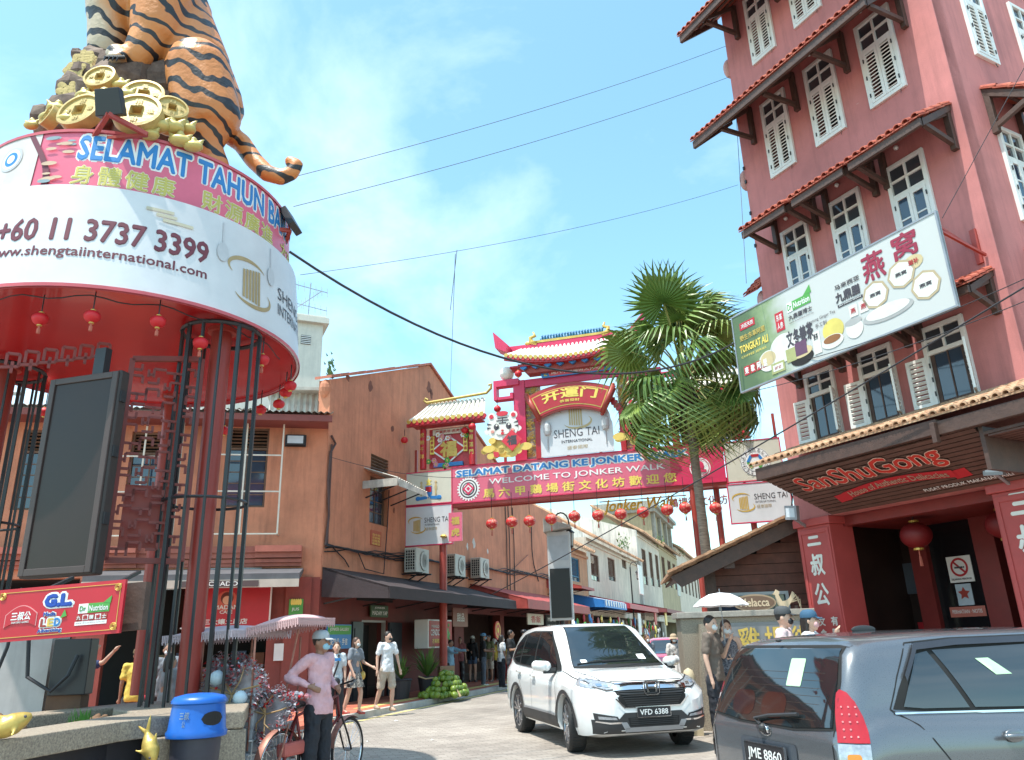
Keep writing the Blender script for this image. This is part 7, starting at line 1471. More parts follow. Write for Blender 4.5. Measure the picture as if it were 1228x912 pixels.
class Car:
 def __init__(s, T, xs): s.T = T; s.xs = xs
 def prof(s, x):
  g = lambda k: interp(s.T[k], x); zb, w_, zl, zk, wk, ze, we, zc = [g(k) for k in ('zb', 'w', 'zl', 'zk', 'wk', 'ze', 'we', 'zc')]
  P = [(0, zb), (.78*w_, zb), (.95*w_, zb+.03), (w_-.008, zb+.12), (w_, zl), (w_+.004, (zl+zk)*.5+.04), (w_*.995, zk-.10), (wk+.012, zk-.02), (wk-.012, zk+.012)]
  for q in (.2, .4, .6, .8, .93): b = math.sin(PI*q)*.022*(ze-zk)/.5; P.append((wk-.012+(we-wk+.012)*q+b, zk+.012+(ze-zk-.012)*q))
  P += [(we-.01, ze+.004), (we*.93, ze+(zc-ze)*.45), (we*.75, ze+(zc-ze)*.75), (we*.5, ze+(zc-ze)*.92), (we*.25, ze+(zc-ze)*.985), (0, zc)]
  return P
 def body(s):
  m = MB(); rings = []
  for x in s.xs:
   P = s.prof(x); rings.append([Vector((x, -y, z)) for y, z in P]+[Vector((x, y, z)) for y, z in P[-2:0:-1]])
  m.ring(rings); s.mb = m; s.bvh = BVHTree.FromPolygons([Vector(v) for v in m.v], [f for f in m.f]); return m
 def patch(s, poly, way, off=.004, cell=.05):
  m = MB(); m.add([(a, 0, b) for a, b in poly], [tuple(range(len(poly)))]); m = dense(m, cell)
  D = {'R': (lambda a, b: Vector((a, -3, b)), Vector((0, 1, 0))), 'L': (lambda a, b: Vector((a, 3, b)), Vector((0, -1, 0))), 'F': (lambda a, b: Vector((6, a, b)), Vector((-1, 0, 0))), 'B': (lambda a, b: Vector((-6, a, b)), Vector((1, 0, 0))), 'T': (lambda a, b: Vector((a, b, 5)), Vector((0, 0, -1))), 'DR': (lambda a, b: Vector((-3.2+.707*a, -2.18-.707*a, b)), Vector((.707, .707, 0))), 'DL': (lambda a, b: Vector((-3.2+.707*a, 2.18+.707*a, b)), Vector((.707, -.707, 0)))}[way]
  vs = []
  for v in m.v:
   h = s.bvh.ray_cast(D[0](v[0], v[2]), D[1])
   if h[0] is None: h = s.bvh.find_nearest(D[0](v[0], v[2])*.5)
   nrm = h[1] if h[1].dot(D[1]) < 0 else -h[1]; vs.append(tuple(h[0]+nrm*off))
  m.v = vs; return m
 def seam(s, pts, way, wd=.007, off=.0025):
  m = MB()
  for (a, b), (c, d) in zip(pts, pts[1:]):
   n = max(1, int(math.hypot(c-a, d-b)/.08)); L_ = math.hypot(c-a, d-b); ox, oz = -(d-b)/L_*wd/2, (c-a)/L_*wd/2
   for k in range(n): p, q = k/n, (k+1)/n; m.merge(s.patch([(a+(c-a)*p-ox, b+(d-b)*p-oz), (a+(c-a)*q-ox, b+(d-b)*q-oz), (a+(c-a)*q+ox, b+(d-b)*q+oz), (a+(c-a)*p+ox, b+(d-b)*p+oz)], way, off, 9))
  return m
def cut_arches(t, car, mt, axles, r, nm='body', wy=1.1):
 o = obj(nm, car.mb, mt, None, smooth=True); c = MB()
 for ax in axles: c.lathe([(r, -wy), (r, wy)], 40, ax='y', c=(ax, 0, r*.82))
 c2 = MB()
 for ax in axles:
  for sg in (-1, 1): c2.lathe([(r, sg*.62 if sg > 0 else -1.2), (r, 1.2 if sg > 0 else -.62)], 40, ax='y', c=(ax, 0, .345))
 co = obj('cutter', c2, mt, None); WORK.collection.objects.link(co); b = o.modifiers.new('b', 'BOOLEAN'); b.object = co; b.operation = 'DIFFERENCE'; b.solver = 'EXACT'
 me = evalmesh(o); bpy.data.objects.remove(o); bpy.data.objects.remove(co); me.name = nm; me.shade_smooth(); me.set_sharp_from_angle(angle=R(32)); return obj(nm, me, None, t)
M_tyre = mat('tyre_rubber', (.022, .022, .022), .75, var=.2, bump=.1); M_plas = mat('black_plastic', (.028, .028, .03), .55, var=.15); M_carg = mat('car_glass', (.012, .016, .018), .03, var=0, spec=1.0, coat=.5)
M_gap = mat('panel_gap', (.008, .008, .008), .8, var=0); M_alloy = mat('alloy_wheel', (.42, .42, .44), .25, .9, var=0); M_lens = mat('clear_lens', (.35, .37, .40), .06, .3, var=.3, vs=30, spec=1); M_tail = mat('tail_lens_red', (.36, .006, .010), .1, var=.1, vs=40, coat=.5)
def wheel(par, x, y, r, wd, sg, steer=0.0, spokes=5, dark=False):
 o = bpy.data.objects.new('wheel', None); COL.objects.link(o); o.parent = par; o.location = (x, y, r); o.rotation_euler = (0, 0, steer); o.empty_display_size = .1
 m = MB(); h = wd/2; rr = r*.70; m.lathe([(rr, -h*.9), (rr+.02, -h), (r-.03, -h*.98), (r-.005, -h*.75), (r, -h*.4), (r, h*.4), (r-.005, h*.75), (r-.03, h*.98), (rr+.02, h), (rr, h*.9)], 40, ax='y', cap=False)
 for k in range(44): a = 2*PI*k/44; m.bar((r*math.cos(a), -h*.7, r*math.sin(a)), (r*math.cos(a+.02), h*.7, r*math.sin(a+.02)), .012, .006)
 obj('tyre', m, M_tyre, o, smooth=True, auto=40)
 f = sg*h; m = MB(); m.lathe([(rr+.003, f*.92), (rr-.015, f*.95), (rr-.02, f*.5), (rr-.03, -f*.5)], 40, ax='y', cap=False); m.k = 1; m.lathe([(rr-.03, f*.05), (.001, f*.05)], 24, ax='y', cap=False); m.k = 0
 for k in range(spokes):
  a = 2*PI*k/spokes+.3
  for d in (-.13, .13):
   p0 = Vector((.04*math.cos(a+d), f*.72, .04*math.sin(a+d))); p1 = Vector(((rr-.015)*math.cos(a+d*1.6), f*.88, (rr-.015)*math.sin(a+d*1.6))); m.bar(p0, p1, .028, .035, upd=(0, 1, 0))
  if dark:
   a2 = a; m.bar((rr*.55*math.cos(a-.2), f*.8, rr*.55*math.sin(a-.2)), (rr*.55*math.cos(a+.2), f*.8, rr*.55*math.sin(a+.2)), .03, .03, upd=(0, 1, 0))
 m.lathe([(.055, f*.6), (.055, f*.82), (.03, f*.86), (.001, f*.86)], 20, ax='y', cap=False); obj('rim', m, [M_alloy, M_plas], o, smooth=True, auto=35)
 m = MB(); m.lathe([(.16, -.01), (.16, .02)], 24, ax='y', c=(0, f*.25, 0)); obj('brake_disc', m, M_grey, o); return o
def platetext(car_t, s, cx, cz, wd, ht, M_, mt=None):
 f = lambda v: M_ @ Vector((v[0], v[1], v[2])); m = MB(); m.bx(-wd/2, wd/2, 0, .012, -ht/2, ht/2); m.v = [tuple(f(v)) for v in m.v]; p = obj('number_plate', m, M_black, car_t, bev=.003)
 m = MB()
 for q in ((-wd/2, wd/2, -ht/2-.006, -ht/2), (-wd/2, wd/2, ht/2, ht/2+.006), (-wd/2-.006, -wd/2, -ht/2, ht/2), (wd/2, wd/2+.006, -ht/2, ht/2)): m.bx(q[0], q[1], -.004, .012, q[2], q[3])
 m.v = [tuple(f(v)) for v in m.v]; obj('plate_rim', m, M_silver, p); text(s, -wd*.43, wd*.43, -ht*.30, ht*.30, -.003, M_wprint, p, .02, f=f); return p
def rpoly(cx, cz, w_, h, r=.03, n=4):
 out = []
 for sx, sz, a0 in ((1, 1, 0), (-1, 1, 90), (-1, -1, 180), (1, -1, 270)):
  for k in range(n+1): a = R(a0+90*k/n); out.append((cx+sx*(w_/2-r)+r*math.cos(a), cz+sz*(h/2-r)+r*math.sin(a)))
 return out
def suv():
 rear = G(624, 877.6); fr = G(685, 902); d = (fr-rear); d.z = 0; wb = 2.68; hd = math.atan2(d.y, d.x)
 # body frame: contact points of the two near wheels lie on the line y = -0.80
 dn = d.normalized(); mid = (rear+fr)/2; left = Vector((-dn.y, dn.x, 0)); org = mid+left*.79-dn*.02+Vector((.10, 0, 0))
 t = thing('white_suv', 'white sports utility car with black lower cladding turning on the paved road', 'car', (org.x, org.y, 0), hd); t.scale = (1.03,)*3
 X = [-2.30, -2.29, -2.27, -2.24, -2.2, -2.14, -2.06]+[-2.0+.1*k for k in range(42)]+[2.14, 2.17, 2.20, 2.225, 2.245, 2.26, 2.27]
 T = dict(zb=[(-2.3, .42), (-2.2, .30), (-1.9, .24), (0, .22), (1.9, .22), (2.2, .27), (2.27, .32)],
   w=[(-2.3, .70), (-2.24, .82), (-2.1, .895), (-1.7, .925), (-1.0, .915), (0, .91), (1.0, .915), (1.5, .925), (1.85, .90), (2.05, .84), (2.17, .74), (2.24, .64), (2.27, .56)],
   zl=[(-2.3, .6), (-2, .5), (2, .5), (2.27, .48)],
   zk=[(-2.3, .90), (-2.2, 1.0), (-1.9, 1.07), (-1.2, 1.03), (0, .99), (1.0, .97), (1.5, .93), (2.0, .86), (2.17, .80), (2.27, .72)],
   wk=[(-2.3, .68), (-2.24, .79), (-2.1, .84), (-1.7, .85), (-.5, .86), (1.0, .85), (1.5, .83), (1.85, .80), (2.05, .73), (2.17, .64), (2.27, .52)],
   ze=[(-2.3, .93), (-2.24, 1.12), (-2.14, 1.34), (-2.0, 1.52), (-1.6, 1.60), (-.9, 1.64), (-.2, 1.645), (.25, 1.58), (.75, 1.28), (1.1, 1.06), (1.3, 1.01), (1.7, .97), (2.05, .89), (2.17, .83), (2.27, .74)],
   we=[(-2.3, .62), (-2.2, .64), (-2.0, .64), (-1.0, .66), (0, .67), (.4, .68), (.9, .73), (1.2, .74), (1.6, .70), (2.05, .60), (2.2, .52), (2.27, .46)],
   zc=[(-2.3, .95), (-2.24, 1.16), (-2.14, 1.42), (-2.02, 1.60), (-1.7, 1.655), (-1, 1.69), (-.2, 1.69), (.15, 1.66), (.75, 1.34), (1.15, 1.10), (1.3, 1.06), (1.7, 1.03), (2.05, .95), (2.17, .89), (2.24, .82), (2.27, .76)])
 c = Car(T, X); c.body(); W_ = mat('white_car_paint', (.76, .76, .75), .22, var=0, coat=1.0); cut_arches(t, c, W_, (-1.32, 1.36), .385)
 P = lambda nm, poly, way, mt, off=.004, par=t: obj(nm, c.patch(poly, way, off), mt, par, smooth=True)
 # glass
 P('glass_surround', [(-.70, 1.05), (.70, 1.05), (.60, 1.35), (.52, 1.635), (-.52, 1.635), (-.60, 1.35)], 'F', M_gap, .003); ws = P('windscreen', [(-.68, 1.075), (.68, 1.075), (.585, 1.36), (.51, 1.62), (-.51, 1.62), (-.585, 1.36)], 'F', M_carg, .007)
 for sd, k in (('R', -1), ('L', 1)):
  P('window_surround', [(.98, 1.02), (.9, 1.09), (.18, 1.585), (-.9, 1.60), (-1.5, 1.55), (-1.85, 1.40), (-1.95, 1.17), (-1.6, 1.08), (0, 1.03)], sd, M_gap, .003)
  P('side_window', [(.78, 1.06), (.72, 1.12), (.16, 1.56), (-.36, 1.57), (-.36, 1.055)], sd, M_carg, .007); P('side_window', [(-.44, 1.06), (-.44, 1.57), (-1.0, 1.57), (-1.22, 1.55), (-1.30, 1.09)], sd, M_carg, .007); P('quarter_window', [(-1.37, 1.10), (-1.30, 1.54), (-1.55, 1.50), (-1.78, 1.37), (-1.86, 1.19), (-1.6, 1.11)], sd, M_carg, .007)
  P('window_trim', [(.98, 1.015), (.98, 1.03), (-1.6, 1.085), (-1.93, 1.165), (-1.93, 1.15), (-1.6, 1.07), (0, 1.02)], sd, M_plas, .009)
  for pts in ([(.92, .34), (.94, .70), (.86, 1.03)], [(-.40, .34), (-.40, 1.05)], [(-1.30, 1.08), (-1.24, .95), (-.98, .68), (-.93, .5)], [(.92, .34), (-.9, .34)], [(1.0, 1.02), (1.45, .95), (1.9, .90)]): obj('door_seam', c.seam(pts, sd), M_gap, t)
  P('sill_cladding', [(.98, .23), (.98, .42), (.6, .43), (-.6, .43), (-.93, .42), (-.93, .23)], sd, M_plas, .012); P('sill_strip', [(.9, .43), (.9, .455), (-.85, .455), (-.85, .43)], sd, M_grey, .014)
  for ax in (-1.32, 1.36):
   n = 18; o = [(ax+.47*math.cos(PI*q/n), .34+.45*math.sin(PI*q/n)) for q in range(n+1)]; i_ = [(ax+.395*math.cos(PI*q/n), .345+.395*math.sin(PI*q/n)) for q in range(n, -1, -1)]; m = MB()
   for q in range(n): m.merge(c.patch([o[q], o[q+1], i_[n-q-1], i_[n-q]], sd, .012, 9))
   obj('arch_cladding', m, M_plas, t, smooth=True)
  for x, z in ((-.22, .93), (-1.1, .97)):
   m = MB(); y = k*.925; m.cap2((x-.09, y+k*.02, z), (x+.09, y+k*.02, z), .016, .016, 8); m.ball((x, y-k*.004, z), (.07, .012, .035), 10, 6); obj('door_handle', m, W_, t, smooth=True)
  m = MB(); m.cap2((.72, k*.98, 1.08), (.70, k*1.12, 1.10), .085, .075, 14); m.v = [(v[0], v[1], 1.09+(v[2]-1.09)*.95) for v in m.v]; mr_ = obj('mirror', m, W_, t, smooth=True); m = MB(); m.bar((.78, k*.84, 1.04), (.72, k*1.0, 1.03), .07, .05); m.bx(.70, .78, k*.95-.07, k*.95+.12, .985, 1.015); obj('mirror_arm', m, M_plas, mr_)
  P('tail_light', [(-2.2, 1.0), (-1.98, 1.02), (-2.0, 1.14), (-2.2, 1.16)], sd, M_tail, .008)
  # lamp units wrap from front to side
  P('headlight', [(k*.40, .80), (k*.60, .79), (k*.74, .84), (k*.79, .93), (k*.72, .94), (k*.55, .905), (k*.38, .865)], 'F', M_plas, .006); hl = P('headlight_lens', [(k*.42, .815), (k*.60, .805), (k*.72, .85), (k*.765, .915), (k*.70, .925), (k*.55, .89), (k*.41, .855)], 'F', M_lens, .010)
  for q in range(3): P('lamp_cell', rpoly(k*(.48+.09*q), .835+.012*q, .065, .032, .012), 'F', M_silver, .014)
  P('lamp_side', [(1.72, .86), (2.08, .82), (2.12, .88), (1.95, .91), (1.62, .95)], sd, M_lens, .007)
  P('fog_surround', [(k*.44, .40), (k*.76, .42), (k*.78, .54), (k*.5, .49)], 'F', M_plas, .008); P('fog_lamp', [(k*.5, .45), (k*.72, .465), (k*.73, .50), (k*.52, .48)], 'F', M_lens, .013); P('chrome_strip', [(k*.44, .405), (k*.60, .405), (k*.76, .43), (k*.75, .445), (k*.60, .425), (k*.44, .425)], 'F', M_silver, .014)
 # nose
 P('grille', [(-.40, .60), (.40, .60), (.47, .68), (.50, .80), (.42, .875), (.2, .88), (-.2, .88), (-.42, .875), (-.50, .80), (-.47, .68)], 'F', M_gap, .006)
 for k in range(7): z = .615+k*.027; w_ = .36+.016*k; P('grille_bar', [(-w_, z), (w_, z), (w_, z+.010), (-w_, z+.010)], 'F', M_plas, .014)
 P('chrome_bar', [(-.52, .79), (-.30, .80), (.30, .80), (.52, .79), (.50, .82), (.30, .845), (-.30, .845), (-.50, .82)], 'F', M_silver, .016); P('chrome_bar', [(-.48, .865), (.48, .865), (.46, .882), (-.46, .882)], 'F', M_silver, .016); P('chrome_bar', [(-.40, .585), (.40, .585), (.52, .70), (.50, .705), (.385, .60), (-.385, .60), (-.50, .705), (-.52, .70)], 'F', M_silver, .014)
 hx = max(v[0] for v in c.patch([(-.05, .8), (.05, .8), (.05, .85)], 'F').v); m = MB()
 for a, b in (((-.075, .055), (-.055, -.055)), ((.075, .055), (.055, -.055))): m.bar((hx+.03, a[0], .82+a[1]), (hx+.03, b[0], .82+b[1]), .028, .022, upd=(1, 0, 0))
 m.bar((hx+.03, -.06, .82), (hx+.03, .06, .82), .026, .02, upd=(1, 0, 0))
 rp_ = rpoly(0, .82, .21, .17, .04)
 for (a, b), (a2, b2) in zip(rp_, rp_[1:]+rp_[:1]): m.bar((hx+.028, a, b), (hx+.028, a2, b2), .016, .016, upd=(1, 0, 0))
 obj('badge', m, M_silver, t)
 P('lower_bumper', [(-.78, .29), (.78, .29), (.80, .46), (.50, .44), (.40, .53), (-.40, .53), (-.50, .44), (-.80, .46)], 'F', M_plas, .010); P('lower_grille', [(-.34, .37), (.34, .37), (.36, .47), (-.36, .47)], 'F', M_gap, .013); P('skid_plate', [(-.40, .31), (.40, .31), (.46, .42), (.38, .42), (.34, .355), (-.34, .355), (-.38, .42), (-.46, .42)], 'F', M_grey, .015)
 for k in range(4): P('grille_bar', [(-.33, .385+.022*k), (.33, .385+.022*k), (.33, .393+.022*k), (-.33, .393+.022*k)], 'F', M_plas, .017)
 obj('bonnet_seam', c.seam([(-.62, .90), (-.5, .905), (.5, .905), (.62, .90)], 'F', .008), M_gap, t)
 obj('bonnet_seam', c.seam([(1.25, .72), (1.6, .69), (2.0, .60)], 'T', .008), M_gap, t); obj('bonnet_seam', c.seam([(1.25, -.72), (1.6, -.69), (2.0, -.60)], 'T', .008), M_gap, t)
 for y in (.0, .38): m = MB(); pts = c.patch([(1.08, y), (1.1, y-.3), (1.12, y-.62)], 'T', .02, 9).v; m.tube([tuple(p) for p in pts], .009, 5); obj('wiper', m, M_black, t)
 P('cowl', [(1.04, -.66), (1.16, -.68), (1.16, .68), (1.04, .66)], 'T', M_plas, .006)
 P('windscreen_sticker', rpoly(-.50, 1.13, .09, .05, .01), 'F', M_wprint, .011); P('windscreen_sticker', rpoly(.42, 1.17, .12, .07, .01), 'F', M_wprint, .011)
 platetext(t, 'VFD 6388', 0, .53, .46, .115, Matrix.Translation((hx+.045, 0, .53)) @ Matrix.Rotation(R(90), 4, 'Z'))
 m = MB(); m.bx(.95, 1.75, -.6, .6, .25, .8); m.bx(-1.7, -.9, -.6, .6, .25, .8); obj('under_body', m, M_gap, t)
 for x, st in ((-1.32, 0), (1.36, R(-9))):
  for sg in (-1, 1): wheel(t, x, sg*.79, .352, .235, sg, st, 5, True)
 m = MB(); m.prism([(-.9, 0), (-.75, 0), (-.82, .09), (-.88, .09)], -.01, .01); m.v = [(v[0], v[1], v[2]+1.68) for v in m.v]; obj('roof_aerial', m, W_, t)
 return t
suv()
def hatch():
 hd = R(15); dn = Vector((math.cos(hd), math.sin(hd), 0)); rr_ = Vector((math.sin(hd), -math.cos(hd), 0))
 RRc = G(995, 873, .95); RRc = Vector((RRc.x, RRc.y, 0))        # right end of the rear window sill
 org = RRc+dn*1.86*1.05-rr_*.71
 t = thing('grey_hatchback', 'grey blue metallic hatchback seen from behind in the right foreground', 'car', (org.x, org.y, 0), hd); t.scale = (1.05, 1.09, 1.0)
 X = [-1.86, -1.855, -1.84, -1.81, -1.77, -1.72, -1.66]+[-1.6+.09*k for k in range(37)]+[1.76, 1.80, 1.83, 1.845, 1.85]
 T = dict(zb=[(-1.86, .36), (-1.7, .26), (0, .20), (1.6, .22), (1.85, .32)],
   w=[(-1.86, .68), (-1.82, .76), (-1.72, .805), (-1.45, .825), (0, .832), (1.2, .825), (1.6, .76), (1.8, .60), (1.85, .48)],
   zl=[(-1.86, .5), (1.85, .48)],
   zk=[(-1.86, .84), (-1.6, 1.0), (-1.2, .99), (0, .94), (.9, .92), (1.4, .84), (1.85, .66)],
   wk=[(-1.86, .67), (-1.80, .735), (-1.7, .76), (-1.4, .77), (0, .775), (.9, .765), (1.4, .70), (1.85, .46)],
   ze=[(-1.86, .86), (-1.80, 1.02), (-1.72, 1.20), (-1.62, 1.36), (-1.45, 1.405), (-.9, 1.43), (0, 1.435), (.3, 1.38), (.75, 1.12), (1.05, .95), (1.4, .87), (1.85, .68)],
   we=[(-1.86, .66), (-1.72, .655), (-1.5, .635), (0, .62), (.4, .63), (.9, .68), (1.2, .64), (1.6, .52), (1.85, .40)],
   zc=[(-1.86, .88), (-1.80, 1.05), (-1.72, 1.25), (-1.63, 1.43), (-1.5, 1.465), (-.9, 1.49), (-.1, 1.49), (.2, 1.45), (.75, 1.17), (1.1, .98), (1.4, .92), (1.7, .82), (1.85, .70)])
 c = Car(T, X); c.body(); W_ = mat('grey_car_paint', (.13, .14, .155), .28, .5, var=.05, vs=200, coat=1.0); cut_arches(t, c, W_, (-1.22, 1.22), .335)
 P = lambda nm, poly, way, mt, off=.004, par=t: obj(nm, c.patch(poly, way, off), mt, par, smooth=True)
 P('hatch_glass_surround', [(-.665, .93), (-.3, .90), (.3, .90), (.665, .93), (.635, 1.2), (.58, 1.40), (-.58, 1.40), (-.635, 1.2)], 'B', M_gap, .004)
 P('hatch_glass', [(-.645, .945), (-.3, .915), (.3, .915), (.645, .945), (.615, 1.2), (.565, 1.385), (-.565, 1.385), (-.615, 1.2)], 'B', M_carg, .008)
 P('green_permit', rpoly(-.22, 1.24, .15, .17, .01), 'B', mat('permit_green', (.42, .62, .40), .5), .010)
 # opaque glass: dark colour stands in for the dim cabin, seats are patches
 for y in (.30, -.05): P('seat_back', rpoly(y, 1.03, .27, .16, .07), 'B', mat('seat_maroon', (.035, .014, .013), .05, spec=1), .0095)
 for k in range(7): obj('heater_line', c.seam([(-.5, .97+k*.045), (.5, .97+k*.045)], 'B', .002, .0092), mat('heater_brown', (.05, .03, .02), .5), t)
 for k, sd in ((-1, 'R'), (1, 'L')):
  P('tail_light', [(-.10, .87), (-.095, 1.02), (-.085, 1.13), (-.06, 1.155), (-.025, 1.14), (.01, 1.09), (.04, 1.01), (.06, .93), (.065, .87)], 'D'+sd, M_tail, .008); P('tail_lower', [(-.10, .62), (-.10, .863), (.065, .863), (.06, .72), (.03, .64)], 'D'+sd, M_lens, .008); P('indicator', rpoly(-.02, .79, .07, .045, .015), 'D'+sd, mat('amber_lens', (.6, .2, .02), .2), .012)
  for r_ in range(5):
   for q in range(3): P('led_dot', rpoly(-.06+.035*q, .90+.04*r_, .01, .01, .004, 2), 'D'+sd, mat('led_pale', (.6, .2, .2), .2), .011)
  P('window_surround', [(-1.50, 1.04), (-1.42, 1.15), (-1.22, 1.375), (-.9, 1.40), (.1, 1.405), (.36, 1.36), (.84, 1.0), (.80, .96), (0, .975), (-1.2, 1.01)], sd, M_gap, .003)
  P('rear_quarter_window', [(-1.43, 1.05), (-1.36, 1.15), (-1.21, 1.34), (-1.12, 1.355), (-.98, 1.025), (-1.3, 1.035)], sd, M_carg, .007); P('side_window', [(-.94, 1.025), (-1.08, 1.36), (-.30, 1.375), (-.26, 1.0)], sd, M_carg, .007); P('side_window', [(-.16, 1.0), (-.20, 1.375), (.08, 1.375), (.30, 1.33), (.72, 1.0)], sd, M_carg, .007)
  P('green_permit', [(-.80, 1.30), (-.70, 1.30), (-.58, 1.20), (-.70, 1.20)], sd, mat('permit_green', 0), .010); P('window_trim', [(-1.5, 1.022), (0, .978), (.8, .965), (.8, .955), (0, .965), (-1.5, 1.008)], sd, M_silver, .008)
  m = MB(); vp = [(-1.36, 1.22), (-1.20, 1.395), (-.9, 1.415), (.1, 1.42), (.36, 1.375), (.82, 1.03)]
  for (a, b), (e, g_) in zip(vp, vp[1:]): m.merge(c.patch([(a, b), (e, g_), (e, g_-.035), (a, b-.035)], sd, .022, .08)); m.merge(c.patch([(a, b), (e, g_), (e, g_+.006), (a, b+.006)], sd, .012, .08))
  obj('rain_visor', m, mat('smoked_visor', (.03, .032, .04), .2), t, smooth=True)
  for pts in ([(-.21, .98), (-.19, .40), (-.30, .28)], [(-1.52, 1.04), (-1.38, .95), (-1.22, .72), (-1.0, .50), (-.93, .40), (-.93, .28)], [(.80, .95), (.84, .6), (.80, .28)], [(.8, .28), (-.9, .28)], [(-1.52, 1.04), (-1.40, 1.22), (-1.24, 1.41), (-.9, 1.43), (.1, 1.435)]): obj('door_seam', c.seam(pts, sd), M_gap, t)
  for x in (-.78, .0): m = MB(); y = k*.845; m.cap2((x-.085, y+k*.018, .865), (x+.085, y+k*.018, .86), .015, .015, 8); m.ball((x, y-k*.008, .865), (.075, .012, .04), 10, 6); obj('door_handle', m, W_, t, smooth=True)
  m = MB(); m.cap2((.72, k*.90, 1.0), (.70, k*1.02, 1.02), .075, .065, 12); obj('mirror', m, W_, t, smooth=True)
 obj('hatch_seam', c.seam([(-.60, 1.40), (-.50, 1.405), (.5, 1.405), (.60, 1.40)], 'B', .01), M_gap, t)
 for k in (-1, 1): obj('hatch_seam', c.seam([(k*.655, .93), (k*.65, .60), (k*.5, .55), (0, .54)], 'B', .008), M_gap, t)
 m = MB(); pts = c.patch([(.10, .93), (-.05, .96), (-.35, .99)], 'B', .03, 9).v; m.tube([c.patch([(.02, .90), (.03, .90), (.03, .91)], 'B', .03, 9).v[0]]+[tuple(p) for p in pts], .012, 6); m.ball(c.patch([(.02, .885), (.03, .885), (.03, .89)], 'B', .01, 9).v[0], .03); obj('rear_wiper', m, M_plas, t)
 bx_ = min(v[0] for v in c.patch([(-.05, .80), (.05, .80), (.05, .83)], 'B').v)
 m = MB(); m.lathe([(.048, -.01), (.056, 0), (.044, .004)], 24, ax='x'); m.v = [(bx_-.0, v[1]*1.15, .875+v[2]*.65) for v in m.v]; q = [(bx_-.004, -.03+.012*k, .86+.045*abs(math.sin(k*.8))) for k in range(6)]; m.tube(q, .005, 5); obj('badge', m, M_silver, t, smooth=True)
 P('plate_recess', rpoly(.0, .72, .62, .19, .03), 'B', mat('recess_shade_paint', (.05, .06, .075), .35), .006)  # flat patch of darkened body paint, drawn as the shade of a recess
 platetext(t, 'JME 8860', 0, .69, .44, .145, Matrix.Translation((bx_-.03, 0, .715)) @ Matrix.Rotation(R(-90), 4, 'Z'))
 obj('bumper_seam', c.seam([(-.72, .55), (-.4, .53), (.4, .53), (.72, .55)], 'B', .01), M_gap, t); m = MB(); m.ball((-1.0, 0, 1.50), (.10, .01, .03)); m.ball((-1.68, 0, 1.445), (.02, .02, .012)); obj('roof_aerial', m, M_plas, t)
 P('reflector', rpoly(-.6, .42, .14, .03, .01), 'B', M_tail, .008)
 for x in (-1.22, 1.22):
  for sg in (-1, 1): wheel(t, x, sg*.72, .295, .19, sg, 0, 6)
 m = MB(); m.bx(-1.6, 1.5, -.55, .55, .22, .6); obj('under_body', m, M_gap, t)
 return t
hatch()
def far_car(px, py, Y, hd, col, lab):
 c0 = AY(px, py, Y); t = thing('parked_car', lab, 'car', (c0.x, Y, 0), hd)
 X = [-2.0, -1.98, -1.9, -1.75]+[-1.6+.16*k for k in range(21)]+[1.75, 1.9, 1.98, 2.0]
 T = dict(zb=[(-2, .35), (0, .2), (2, .35)], w=[(-2, .6), (-1.8, .8), (0, .84), (1.8, .78), (2, .55)], zl=[(-2, .5), (2, .5)], zk=[(-2, .8), (-1.5, .95), (0, .92), (1.3, .85), (2, .62)], wk=[(-2, .58), (-1.7, .76), (0, .78), (1.6, .7), (2, .5)],
   ze=[(-2, .83), (-1.85, .92), (-1.4, 1.0), (-1.0, 1.33), (-.2, 1.4), (.25, 1.33), (.9, .95), (1.4, .88), (2, .65)], we=[(-2, .55), (-1, .58), (0, .6), (.9, .68), (2, .42)], zc=[(-2, .86), (-1.85, .96), (-1.4, 1.05), (-1.0, 1.38), (-.2, 1.46), (.25, 1.4), (.9, 1.02), (1.4, .93), (2, .68)])
 c = Car(T, X); c.body(); cut_arches(t, c, col, (-1.2, 1.25), .33)
 P = lambda nm, poly, way, mt, off=.006: obj(nm, c.patch(poly, way, off), mt, t, smooth=True)
 P('windscreen', [(-.62, .97), (.62, .97), (.52, 1.37), (-.52, 1.37)], 'F', M_carg); P('rear_window', [(-.58, 1.03), (.58, 1.03), (.5, 1.33), (-.5, 1.33)], 'B', M_carg)
 for sd in 'RL': P('side_window', [(.8, .96), (.22, 1.32), (-.35, 1.36), (-.35, .96)], sd, M_carg); P('side_window', [(-.42, .97), (-.42, 1.36), (-.95, 1.30), (-1.25, 1.0)], sd, M_carg)
 for k in (-1, 1): P('headlight', rpoly(k*.55, .68, .22, .10, .04), 'F', M_lens); P('tail_light', rpoly(k*.58, .80, .18, .12, .03), 'B', M_tail)
 for x in (-1.2, 1.25):
  for sg in (-1, 1): wheel(t, x, sg*.72, .30, .18, sg)
far_car(802, 790, 27, R(-100), mat('pink_car_paint', (.55, .05, .09), .25, var=0, coat=1), 'pinkish red car queueing behind the white car in the side street')
far_car(830, 772, 36, R(-100), mat('pale_blue_car_paint', (.35, .42, .50), .25, .3, var=0, coat=1), 'pale blue car farther along the side street, mostly hidden')
